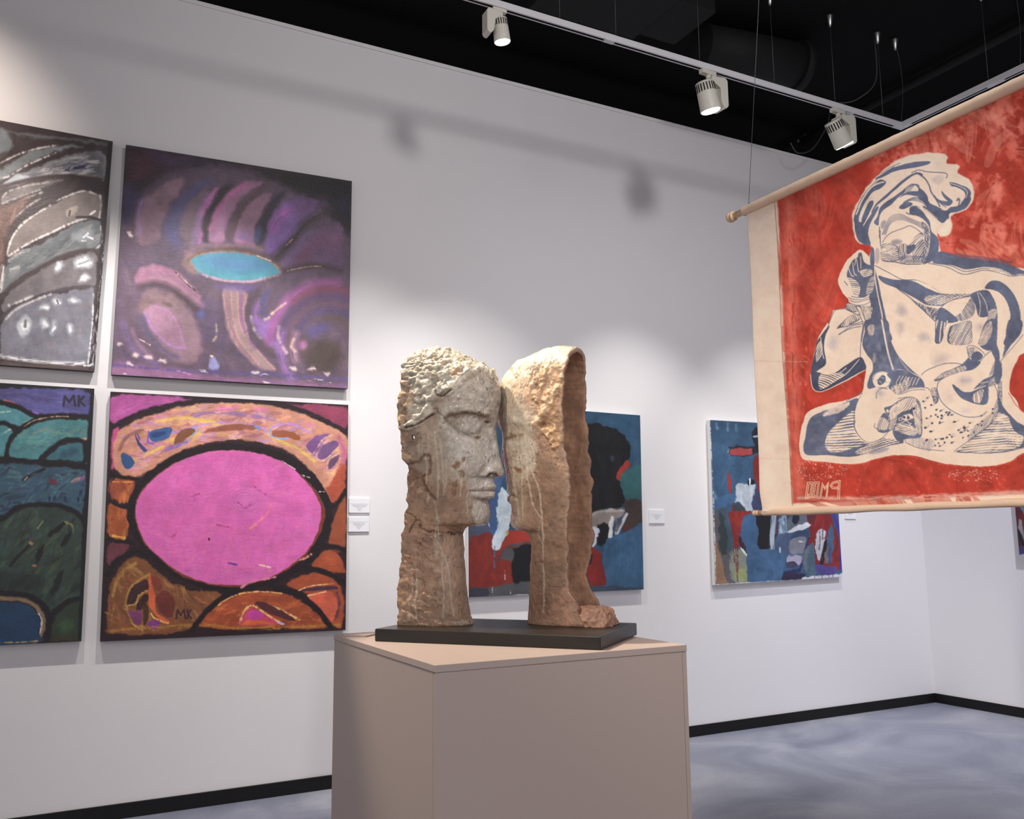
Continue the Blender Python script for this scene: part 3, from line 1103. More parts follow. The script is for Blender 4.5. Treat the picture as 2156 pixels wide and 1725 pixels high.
left_rows = [
    (522, 1522, 522, 140, 1530, .98), (508, 1470, 508, 138, 1472, .96), (498, 1400, 498, 142, 1400, .93), (484, 1290, 484, 150, 1290, .90),
    (478, 1180, 478, 152, 1200, .88), (472, 1080, 472, 158, 1120, .88), (468, 1042, 468, 165, 1055, .90), (481, 1015, 481, 168, 1030, .92),
    (502, 1002, 502, 170, 1012, .94), (562, 1001, 562, 175, 988, .95), (599, 992, 590, 178, 972, .96), (613, 955, 592, 180, 950, .97),
    (613, 900, 594, 186, 915, .98), (602, 872, 594, 188, 890, 1), (641, 852, 596, 188, 866, 1), (644, 830, 597, 195, 838, 1),
    (634, 818, 598, 203, 822, 1), (651, 802, 600, 203, 806, 1), (643, 776, 602, 200, 786, 1), (641, 757, 606, 196, 766, 1),
    (690, 744, 608, 190, 748, 1), (694, 725, 612, 190, 730, 1), (683, 685, 618, 192, 690, 1), (668, 630, 622, 168, 650, 1),
    (656, 560, 626, 160, 590, 1), (649, 500, 632, 150, 520, 1), (651, 465, 638, 146, 470, 1), (661, 420, 650, 148, 420, 1),
    (671, 360, 664, 150, 365, 1), (673, 310, 669, 153, 320, 1), (666, 268, 666, 158, 262, .98), (646, 233, 646, 163, 218, .95),
    (628, 200, 628, 168, 188, .90), (590, 174, 590, 172, 168, .84), (540, 153, 540, 180, 150, .75), (480, 120, 480, 192, 137, .62),
    (410, 91, 410, 212, 120, .43), (340, 82, 340, 245, 102, .18), (310, 81, 310, 262, 94, .05)]
shell_head('ceramic_head', 'left ceramic head in profile facing right, with a bumpy cream hair cap', left_rows, .236, 1, .120, left_art, hole=(218, 549, 9, 13))


def right_art(A, p3):
    A.rough = np.full(len(A.P), .8)
    for cx, cy, rx, ry, cc in [(940, 1150, 110, 330, (136, 103, 80)), (900, 800, 110, 160, (138, 105, 80)), (900, 1420, 90, 80, (138, 100, 80)), (930, 560, 70, 80, (170, 128, 98))]:  # clay painted darker here to carry the shade on this head
        A.ell(cx, cy, rx, ry, 0, cc, soft=90, a=.7)
    # white glazed crown and brow, glazed face
    A.fill([(640, 330), (680, 180), (900, 40), (1100, 40), (1040, 130), (960, 180), (880, 210), (800, 250), (760, 330), (700, 350)], (250, 242, 220), soft=70, rough=5, a=.95, g=.7)
    A.fill([(640, 300), (720, 250), (830, 400), (850, 480), (860, 620), (845, 740), (770, 760), (700, 900), (690, 760), (650, 640), (640, 460)], (206, 190, 166), soft=50, rough=4, a=.85, g=1)
    A.fill([(690, 690), (770, 700), (800, 820), (790, 960), (770, 1030), (710, 1010), (700, 850)], (196, 172, 144), soft=40, rough=4, a=.6, g=.8)
    A.ell(740, 985, 30, 40, 0, (214, 190, 170), soft=24, a=.7, g=1)
    # hair strands and lumps behind
    for i in range(22):
        r = random.Random(i + 5)
        x0 = 770 + i * 11
        y0 = 160 + r.uniform(-40, 80)
        A.line([(x0, y0), (x0 - 20 + r.uniform(-10, 10), y0 + 70), (x0 - 45, y0 + 150)], r.uniform(7, 13), (206, 160, 116), soft=8, rough=2.5, a=.5, h=-3.6)
        A.line([(x0 + 8, y0 + 10), (x0 - 12, y0 + 80), (x0 - 34, y0 + 150)], 8, (248, 234, 206), soft=8, rough=2, a=.6, h=2.6, g=.5)
    A.fill([(860, 220), (990, 170), (1000, 420), (990, 560), (940, 600), (870, 480), (840, 400)], (206, 160, 116), soft=50, rough=4, a=.6)
    d = poly_sd(A.P, spline(np.array([(840, 200), (990, 150), (1000, 480), (985, 600), (945, 610), (905, 520), (880, 480), (850, 420)], float), True, 4))
    m = np.clip(.5 - d / 30, 0, 1)
    A.H += m * ((fbm3(p3 * 48, 3) - .5) * 30)
    A.line([(975, 270), (930, 350), (880, 430), (865, 480)], 26, (232, 202, 160), soft=16, rough=4, a=.7, h=9)
    A.line([(985, 300), (960, 380), (930, 420), (905, 480)], 18, (190, 140, 98), soft=14, rough=3, a=.6, h=-8)
    A.fill([(905, 490), (960, 480), (990, 540), (965, 595), (940, 585), (915, 540)], (222, 176, 128), soft=14, rough=4, a=.8, h=12)
    A.ell(890, 478, 26, 12, -20, (120, 82, 56), soft=14, a=.7, h=-7)
    A.line([(720, 180), (740, 205), (760, 240)], 14, (200, 160, 120), soft=12, rough=3, a=.6, h=-5)
    # brow ridge, eye hollow, nose side, mouth
    A.line([(670, 450), (720, 440), (790, 455), (850, 440)], 36, (220, 208, 186), soft=28, a=.5, h=6, g=1)
    A.ell(740, 525, 70, 40, 6, None, soft=40, h=-7)
    A.ell(720, 548, 26, 12, -10, (130, 98, 70), soft=14, rough=2, a=.75, h=-4)
    A.ell(775, 540, 12, 12, 0, (140, 110, 80), soft=10, rough=2, a=.6, h=-3)
    A.line([(700, 590), (760, 570), (830, 575), (850, 620)], 30, (218, 206, 184), soft=24, a=.5, h=5, g=1)
    A.line([(735, 640), (770, 700), (790, 780)], 60, None, soft=60, h=5)
    A.ell(770, 715, 30, 14, 10, (150, 104, 70), soft=14, rough=3, a=.75, h=-4)
    A.line([(725, 842), (745, 850), (760, 858)], 8, (130, 92, 68), soft=6, a=.7, h=-5)
    A.line([(700, 815), (735, 828)], 20, None, soft=16, h=5)
    A.line([(715, 868), (745, 872)], 18, None, soft=16, h=4)
    A.line([(780, 1020), (830, 960), (860, 860), (880, 740)], 30, None, soft=40, h=-3)
    # strap of the jaw, tool marks on the neck, foot
    for i in range(12):
        r = random.Random(i + 40)
        y0 = 1310 + i * 16
        A.line([(835, y0), (900, y0 + r.uniform(-8, 8)), (1000, y0 + r.uniform(-14, 14))], 8, (156, 112, 88), soft=7, rough=3, a=.45, h=-3)
    for i in range(14):
        r = random.Random(i + 80)
        x0, y0 = r.uniform(860, 1000), r.uniform(640, 1200)
        A.line([(x0, y0), (x0 + r.uniform(-30, 30), y0 + r.uniform(20, 60))], r.uniform(6, 16), (166, 118, 86), soft=12, rough=4, a=.5, h=-2.5)
    A.line([(845, 1190), (880, 1195), (900, 1200)], 6, (110, 74, 54), soft=4, rough=2, a=.8, h=-4)
    A.fill([(1000, 1330), (1060, 1380), (1110, 1440), (1110, 1530), (960, 1530), (940, 1440)], (190, 138, 112), soft=30, rough=5, a=.6, h=4)
    # rim, pale on its edge
    A.line([(1050, 85), (1005, 150), (996, 240), (995, 360), (999, 470), (1002, 560), (1020, 650), (1025, 800), (1030, 900), (1025, 1100), (1018, 1250), (1020, 1320), (1060, 1380)], 14, (196, 164, 140), soft=8, rough=1.5, a=.75, h=2)
    drips(A, [([(820, 560), (850, 640), (845, 740), (870, 800), (880, 860), (890, 960), (895, 1060), (896, 1180)], 8, .75), ([(896, 1200), (900, 1320), (896, 1450)], 8, .7),
              ([(805, 600), (815, 720), (825, 800), (845, 900), (880, 960)], 8, .65), ([(780, 640), (790, 720), (785, 830), (790, 950)], 7, .65), ([(740, 650), (745, 760), (760, 880), (775, 990)], 10, .55),
              ([(765, 610), (768, 700)], 8, .6), ([(795, 600), (798, 690)], 7, .6), ([(830, 640), (836, 720)], 7, .6), ([(720, 620), (722, 740), (735, 880)], 9, .5), ([(890, 960), (870, 1040), (893, 1100)], 6, .5)])
    A.dabs([(700, 450), (860, 450), (1000, 700), (1000, 1300), (860, 1300), (780, 900)], 40, (122, 84, 58), 6, 10, 30, 9, a=.7)


right_rows = [
    (826, 1508, 826, 1098, 1532, .86), (826, 1460, 826, 1090, 1482, .86), (830, 1400, 830, 1074, 1420, .86), (834, 1340, 834, 1045, 1366, .86),
    (838, 1290, 838, 1020, 1318, .86), (838, 1230, 838, 1015, 1250, .86), (845, 1160, 845, 1020, 1180, .92), (846, 1115, 846, 1022, 1130, .92),
    (840, 1065, 840, 1025, 1080, 1.0), (822, 1038, 822, 1027, 1042, 1.0), (762, 1028, 770, 1028, 1008, 1.0), (730, 1010, 748, 1029, 985, 1.0),
    (720, 985, 742, 1030, 960, 1.0), (724, 958, 742, 1030, 930, 1.0), (742, 932, 744, 1030, 906, 1.0), (737, 900, 742, 1030, 880, 1.0),
    (710, 873, 738, 1028, 852, 1.0), (709, 855, 734, 1027, 832, 1.0), (722, 835, 730, 1026, 813, 1.0), (708, 810, 726, 1025, 790, 1.0),
    (701, 770, 722, 1024, 760, 1.0), (697, 722, 716, 1022, 715, 1.0), (685, 672, 708, 1020, 668, 1.0), (674, 636, 702, 1016, 636, 1.0),
    (686, 577, 698, 1005, 585, 1.0), (684, 540, 692, 1001, 545, 1.0), (668, 500, 682, 999, 505, 1.0), (655, 458, 674, 998, 465, 1.0),
    (667, 400, 668, 996, 410, 1.0), (672, 325, 672, 995, 340, 1.0), (680, 280, 680, 996, 292, .98), (697, 236, 697, 999, 245, .95),
    (727, 192, 727, 1004, 202, .88), (766, 153, 766, 1010, 165, .86), (830, 127, 830, 1022, 132, .74), (900, 88, 900, 1040, 104, .58),
    (970, 73, 970, 1062, 82, .36), (1000, 70, 1000, 1075, 76, .10)]
right = shell_head('ceramic_head', 'right ceramic head turned away, its hollow open back showing', right_rows, .372, -1, .126, right_art, skew=.018)

# clay heel closing the foot of the right head
bm = bmesh.new()
bmesh.ops.create_icosphere(bm, subdivisions=6, radius=1)
V = np.array([v.co for v in bm.verts])
o_ = PO + VH * .372
c3 = on_plane((780 + 1156 / 2.465, 700 + 1490 / 2.465), o_, VH)
V = np.sign(V) * np.abs(V) ** .62
cu = (c3 - o_) @ UH
loc = np.stack([V[:, 0] * .084 + V[:, 2] * -.014, V[:, 1] * .100, V[:, 2] * .058], 1)
loc += V * ((fbm3(V * 4.6, 4) - .5) * .026)[:, None]
loc[:, 2] = np.maximum(loc[:, 2] + .012, .0004) + ZP
loc[:, 0] += cu
pw = o_ * np.array([1, 1, 0]) + loc[:, :1] * UH + loc[:, 1:2] * VH + loc[:, 2:] * np.array([0, 0, 1.])
for v, p in zip(bm.verts, pw):
    v.co = p
me = bpy.data.meshes.new('clay_heel')
bm.to_mesh(me)
bm.free()
me.polygons.foreach_set('use_smooth', [True] * len(me.polygons))
set_colors(me, lin(np.clip(np.array([176, 136, 114]) / 255 * (1 + .3 * (fbm3(V * 5, 4) - .5))[:, None], 0, 1)), np.zeros(len(V)))
put('clay_heel', me, M_CER, right)
# ------------------------------------------------------------------ canvases
M_PAINT = painted('oil_paint', .42, .2, 700, .35)
M_EDGE_B = simple('painted_black_canvas_edge', (30, 25, 28), .7)
M_EDGE_W = simple('raw_white_canvas_edge', (226, 224, 224), .8)


def canvas(label, TL, TR, BR, BL, n, art_fn, base, nu, nv, gain=1.0, depth=.037, edge=None, relief=.0011, warp=1.3, scale=13.0, group=None, sat=.82, haze=.004):
    TL, TR, BR, BL = [np.array(p, float) for p in (TL, TR, BR, BL)]
    n = np.array(n, float)
    a, b = np.meshgrid(np.linspace(0, 1, nu), np.linspace(0, 1, nv))
    a, b = a[..., None], b[..., None]
    P = (TL * (1 - a) + TR * a) * (1 - b) + (BL * (1 - a) + BR * a) * b
    P = P.reshape(-1, 3)
    A = Art(project(P), base, warp, scale)
    art_fn(A)
    c = P.mean(0) - n * depth / 2
    t = thing('painting', label, 'painting', tuple(c), group=group)
    px_ = A.P
    br = (fbm(px_[:, 0] / 3.2, px_[:, 1] / 1.8, 51, 2) - .5) * .7 + (A.C.mean(1) - .3) * .3 + A.H
    em = np.minimum(np.minimum(a, 1 - a), np.minimum(b, 1 - b)).ravel() * min(nu, nv)
    V = P + n * (br * relief * np.clip(em / 3, 0, 1))[:, None] - c
    idx = np.arange(nu * nv).reshape(nv, nu)
    F = np.stack([idx[:-1, :-1], idx[1:, :-1], idx[1:, 1:], idx[:-1, 1:]], -1).reshape(-1, 4)
    if np.dot(np.cross(V[F[0, 1]] - V[F[0, 0]], V[F[0, 2]] - V[F[0, 1]]), n) < 0:
        F = F[:, ::-1]
    me = mesh_np('painted_canvas', V, F)
    lum = A.C.mean(1, keepdims=True)
    set_colors(me, np.clip(lin(np.clip(lum + (A.C - lum) * sat, 0, 1.3)) * gain + haze, 0, .92))  # the offset puts gloss haze into the canvas colours
    put('painted_canvas', me, M_PAINT, t)
    bm = bmesh.new()
    f_ = [bm.verts.new(p - c - n * .0006) for p in (TL, TR, BR, BL)]
    k_ = [bm.verts.new(p - c - n * depth) for p in (TL, TR, BR, BL)]
    for i in range(4):
        bm.faces.new((f_[i], f_[(i + 1) % 4], k_[(i + 1) % 4], k_[i]))
    bm.faces.new(k_)
    bm.faces.new(f_[::-1])
    put('canvas_edge', bm_mesh('canvas_edge', bm), edge or M_EDGE_B, t)
    return t


# upper right canvas of the left group: purple petals and a turquoise pool
def art_purple(A):
    A.softk = 2.7
    A.view(3.137, 220, 290)
    f, l = A.fill, A.line
    f([(40, 1200), (300, 500), (900, 300), (1640, 560), (1620, 1660), (40, 1570)], (104, 78, 104), soft=60, rough=6)
    A.dabs([(100, 300), (1600, 500), (1600, 1640), (60, 1560)], 260, None, 46, 190, 60, 11, jit=60, a=.5, dry=.5,
           cols=[(96, 74, 96), (112, 84, 108), (84, 68, 112), (100, 74, 88), (120, 92, 104)])
    f([(143, 46), (1634, 287), (1628, 640), (1540, 560), (1420, 440), (1280, 370), (1080, 270), (850, 200), (640, 190), (470, 210), (330, 280), (200, 420), (120, 560)], (48, 32, 42), soft=26, rough=5)
    f([(170, 120), (420, 110), (560, 150), (380, 200), (240, 280), (170, 250)], (82, 38, 52), soft=40, rough=6)
    f([(300, 90), (620, 140), (800, 190), (560, 180), (420, 200)], (62, 44, 92), soft=40, rough=6, a=.7)
    f([(1200, 250), (1634, 290), (1625, 560), (1480, 460), (1340, 350)], (26, 18, 26), soft=50, rough=5)
    f([(130, 330), (220, 350), (190, 480), (130, 560)], (66, 56, 112), soft=40, rough=6, a=.8)
    A.ell(1580, 450, 50, 60, 0, (34, 32, 66), soft=40, a=.8)
    f([(440, 330), (560, 260), (700, 200), (860, 200), (1000, 260), (880, 270), (700, 280), (560, 340)], (104, 78, 100), soft=50, rough=5, a=.7)
    f([(210, 610), (225, 500), (290, 390), (390, 310), (490, 265), (520, 300), (480, 390), (420, 470), (380, 580), (370, 660), (300, 705), (235, 695)], (146, 104, 122), soft=16, rough=4)
    l([(250, 420), (225, 510), (235, 620)], 26, (160, 112, 184), soft=16, dry=.3)
    l([(290, 430), (250, 540), (280, 660)], 60, (154, 112, 134), soft=30, a=.6, dry=.4)
    f([(390, 620), (440, 480), (560, 330), (690, 270), (720, 290), (620, 380), (560, 480), (500, 610), (470, 700)], (88, 78, 128), soft=24, rough=5)
    l([(480, 720), (440, 600), (450, 480)], 50, (78, 72, 140), soft=26, a=.6, dry=.4)
    f([(505, 640), (510, 500), (590, 390), (690, 320), (660, 420), (600, 520), (600, 680), (550, 705)], (128, 96, 112), soft=16, rough=4)
    f([(605, 690), (610, 520), (655, 420), (735, 335), (757, 345), (700, 440), (655, 560), (650, 690)], (188, 100, 168), soft=10, rough=3)
    f([(570, 700), (590, 560), (640, 420), (690, 360), (640, 480), (615, 690)], (136, 104, 150), soft=12, rough=3, a=.8)
    f([(650, 660), (645, 540), (715, 425), (780, 325), (840, 320), (750, 440), (700, 560), (680, 700)], (62, 44, 56), soft=14, rough=3)
    f([(685, 670), (700, 580), (760, 455), (850, 345), (960, 285), (1040, 300), (930, 380), (850, 480), (805, 580), (795, 680), (740, 700)], (172, 106, 148), soft=12, rough=3)
    l([(700, 600), (760, 460), (850, 360), (930, 300)], 26, (204, 92, 160), soft=10, dry=.35)
    l([(740, 660), (770, 560), (830, 450)], 50, (182, 124, 170), soft=20, a=.6, dry=.4)
    f([(810, 640), (850, 520), (920, 420), (1010, 330), (1090, 320), (960, 440), (900, 560), (870, 690)], (104, 72, 84), soft=16, rough=4)
    f([(860, 690), (880, 580), (930, 460), (1000, 400), (1100, 370), (1050, 480), (1000, 600), (990, 715), (930, 718)], (158, 106, 134), soft=10, rough=3)
    A.ell(925, 660, 60, 44, 0, (156, 112, 194), soft=40, a=.7)
    l([(880, 680), (985, 715)], 14, (216, 118, 168), soft=8, dry=.2)
    f([(1000, 620), (1040, 500), (1120, 380), (1200, 350), (1130, 480), (1060, 640), (1020, 720)], (58, 44, 62), soft=18, rough=4)
    A.ell(1015, 640, 20, 50, 8, (82, 88, 150), soft=20, a=.8)
    f([(1070, 740), (1080, 620), (1110, 510), (1200, 430), (1340, 400), (1410, 430), (1330, 530), (1260, 640), (1180, 750), (1110, 775)], (132, 82, 168), soft=16, rough=4)
    l([(1120, 600), (1150, 540), (1210, 490)], 50, (194, 84, 186), soft=24, dry=.35)
    l([(1110, 700), (1200, 600), (1290, 500)], 70, (140, 100, 196), soft=34, a=.6, dry=.4)
    f([(1250, 420), (1440, 400), (1500, 470), (1380, 500), (1290, 560)], (104, 66, 112), soft=40, rough=5, a=.7)
    l([(1130, 790), (1240, 680), (1340, 560), (1480, 480)], 50, (66, 46, 54), soft=20, dry=.2)
    l([(1200, 710), (1245, 670)], 8, (216, 170, 120), a=.8, dry=.3)
    f([(1185, 860), (1220, 760), (1330, 640), (1440, 590), (1565, 590), (1560, 870), (1400, 835)], (120, 80, 124), soft=16, rough=4)
    l([(1300, 820), (1340, 740), (1500, 690)], 90, (140, 68, 108), soft=40, a=.7, dry=.35)
    l([(1210, 830), (1250, 760), (1340, 650)], 40, (124, 96, 170), soft=24, a=.7, dry=.3)
    l([(1190, 880), (1320, 850), (1420, 846), (1560, 880)], 34, (78, 54, 70), soft=14)
    l([(1210, 880), (1340, 852), (1430, 850)], 8, (206, 156, 110), a=.8, dry=.4)
    # rim and pool
    l([(540, 760), (640, 715), (780, 712), (950, 712), (1040, 740)], 22, (150, 106, 118), soft=12, dry=.35)
    f([(515, 830), (550, 760), (640, 755), (590, 800), (590, 860), (620, 900), (560, 890)], (154, 114, 112), soft=14, rough=3)
    l([(560, 810), (640, 760), (760, 742), (900, 745), (1040, 785), (1150, 850)], 20, (120, 78, 52), soft=8)
    pool = [(572, 812), (630, 780), (740, 762), (900, 765), (1030, 797), (1110, 835), (1155, 890), (1100, 915), (980, 942), (840, 940), (700, 915), (610, 862)]
    l(pool + pool[:1], 18, (196, 142, 128), soft=8, dry=.25)
    f(pool, (64, 158, 180), soft=5, rough=1.6, var=.05)
    A.ell(860, 832, 215, 50, 5, (74, 132, 190), soft=40, rough=3, a=.85, var=.05)
    l([(620, 880), (760, 915), (900, 925), (1040, 915)], 26, (76, 182, 198), soft=16, a=.7, dry=.3)
    l([(650, 905), (800, 945), (960, 950), (1060, 925)], 12, (214, 160, 196), soft=6, dry=.3)
    l([(1010, 780), (1100, 815)], 8, (230, 208, 190), a=.8, dry=.3)
    # lower left shell
    f([(198, 960), (210, 890), (290, 840), (400, 848), (500, 900), (600, 1000), (655, 1100), (640, 1135), (560, 1080), (440, 1000), (330, 960), (240, 978)], (166, 106, 138), soft=12, rough=3)
    l([(215, 930), (300, 870), (420, 880), (480, 910)], 26, (184, 108, 146), soft=14, a=.8, dry=.35)
    l([(300, 940), (420, 940), (560, 1050), (640, 1120)], 26, (182, 124, 148), soft=12, a=.8, dry=.3)
    l([(470, 890), (540, 960), (600, 1010)], 9, (86, 56, 48), dry=.3)
    l([(480, 900), (575, 985)], 6, (226, 190, 170), dry=.4)
    l([(240, 985), (350, 970), (470, 1020), (580, 1110), (650, 1160)], 44, (84, 58, 70), soft=16)
    f([(235, 1090), (290, 1020), (400, 1030), (520, 1100), (610, 1220), (635, 1330), (630, 1440), (560, 1495), (470, 1480), (330, 1340), (270, 1200)], (156, 114, 130), soft=18, rough=4)
    l([(250, 1130), (300, 1050), (400, 1050), (500, 1110)], 50, (140, 106, 104), soft=22, dry=.35)
    l([(300, 1090), (360, 1085), (440, 1110)], 16, (96, 68, 66), soft=10, dry=.25)
    f([(262, 1152), (330, 1112), (430, 1150), (490, 1240), (532, 1392), (440, 1372), (340, 1280)], (170, 116, 146), soft=8, rough=2)
    l([(262, 1152), (300, 1230), (360, 1310), (440, 1375), (532, 1392)], 12, (188, 116, 206), soft=6, dry=.2)
    l([(330, 1112), (430, 1150), (490, 1250), (528, 1370)], 9, (190, 120, 190), soft=5, a=.8, dry=.3)
    l([(160, 1080), (180, 1250), (290, 1420), (420, 1500), (560, 1530)], 50, (100, 74, 92), soft=26)
    l([(120, 1230), (170, 1370), (260, 1450), (360, 1490)], 30, (118, 90, 150), soft=16, dry=.3)
    l([(180, 1270), (230, 1370), (310, 1450)], 24, (150, 104, 140), soft=12, dry=.3)
    l([(230, 1330), (300, 1370)], 8, (220, 180, 170), dry=.4)
    l([(250, 1180), (290, 1290), (390, 1400), (480, 1450)], 24, (92, 78, 120), soft=14, dry=.2)
    # stem
    f([(780, 1010), (830, 992), (945, 1030), (920, 1180), (960, 1340), (1060, 1450), (1135, 1530), (1030, 1525), (900, 1420), (820, 1290), (790, 1150)], (166, 122, 132), soft=10, rough=2)
    f([(835, 1010), (880, 1015), (885, 1170), (930, 1310), (1040, 1450), (1090, 1525), (1000, 1480), (890, 1330), (850, 1200)], (174, 138, 134), soft=8, rough=2)
    for p in ([(835, 1010), (850, 1200), (895, 1340), (1020, 1500)], [(880, 1015), (886, 1180), (930, 1310), (1120, 1528)], [(785, 1020), (800, 1150), (840, 1300), (880, 1380)], [(940, 1040), (915, 1160), (950, 1320)]):
        l(p, 9, (214, 144, 144), soft=5, dry=.3)
    l([(905, 1040), (905, 1180), (950, 1330), (1000, 1390)], 16, (150, 88, 150), soft=8, dry=.3)
    f([(960, 1020), (1030, 1010), (1010, 1120), (1000, 1260), (1060, 1360), (1150, 1440), (1100, 1450), (990, 1350), (940, 1180)], (92, 68, 84), soft=16, rough=3)
    f([(980, 1150), (1010, 1080), (1030, 1180), (1110, 1200), (1130, 1330), (1190, 1420), (1060, 1330), (990, 1250)], (150, 98, 184), soft=22, rough=4)
    l([(968, 1180), (985, 1260), (1030, 1320)], 14, (214, 188, 180), soft=8, dry=.45)
    f([(735, 980), (985, 975), (950, 1020), (780, 1000)], (104, 78, 158), soft=16, rough=3, a=.7)
    l([(640, 1160), (700, 1100), (720, 1250), (760, 1450)], 50, (98, 78, 130), soft=30, a=.7, dry=.4)
    l([(738, 1230), (738, 1310), (720, 1340)], 12, (206, 170, 140), soft=5, dry=.4)
    A.ell(640, 1170, 24, 24, 0, (86, 96, 180), soft=16, a=.8)
    f([(690, 1460), (720, 1450), (760, 1510), (740, 1535), (690, 1530)], (152, 150, 220), soft=8, rough=3)
    l([(700, 1440), (712, 1445)], 12, (240, 214, 190), dry=.3)
    # right spiral
    for (rx, ry, w, c, d0, d1) in [(400, 420, 60, (170, 80, 162), 186, 276), (360, 380, 56, (144, 66, 96), 230, 310), (330, 330, 50, (96, 64, 118), 190, 330), (280, 280, 50, (118, 78, 104), 180, 330),
                                   (230, 235, 44, (84, 62, 120), 170, 330), (180, 190, 40, (104, 76, 74), 160, 330), (330, 330, 40, (154, 96, 186), 140, 196), (240, 250, 30, (190, 130, 150), 160, 200)]:
        pts = [(1490 + rx * math.cos(math.radians(q)), 1380 + ry * math.sin(math.radians(q))) for q in np.linspace(d0, d1, 9)]
        l(pts, w, c, soft=20, dry=.25)
    f([(1040, 1060), (1090, 1000), (1060, 1150), (1100, 1170), (1070, 1180), (1040, 1150)], (86, 76, 140), soft=14, rough=3)
    l([(1060, 1200), (1085, 1190), (1120, 1150), (1200, 1090)], 14, (226, 190, 150), soft=6, dry=.35)
    A.ell(1455, 1440, 130, 110, 0, (76, 58, 54), soft=40, rough=5)
    A.ell(1400, 1270, 80, 40, -20, (80, 66, 150), soft=30, a=.7)
    A.ell(1310, 1370, 24, 26, 0, (196, 104, 178), soft=16, a=.9)
    l([(1150, 1250), (1150, 1330), (1200, 1420)], 16, (226, 176, 186), soft=8, dry=.45)
    l([(1250, 1330), (1235, 1380), (1260, 1410)], 14, (222, 170, 150), soft=6, dry=.35)
    # foot of the picture
    f([(46, 1480), (400, 1520), (900, 1590), (1600, 1640), (1606, 1658), (46, 1570)], (160, 96, 148), soft=18, rough=4, a=.85)
    l([(60, 1500), (500, 1540), (1000, 1560), (1600, 1600)], 16, (92, 72, 150), soft=8, dry=.4)
    A.dabs([(60, 1500), (1600, 1600), (1600, 1655), (60, 1565)], 30, None, 8, 40, 5, 5, jit=10, cols=[(236, 210, 210), (206, 120, 180), (104, 84, 170)], dry=.3)
    for q in [(1250, 1528), (1370, 1526), (1470, 1560), (175, 1500), (205, 1440), (290, 1452), (385, 1470), (1000, 1556), (172, 640), (100, 1360)]:
        A.ell(q[0], q[1], 24, 11, 15, (238, 204, 196), soft=8, rough=4, a=.9)
    A.weave(.03)


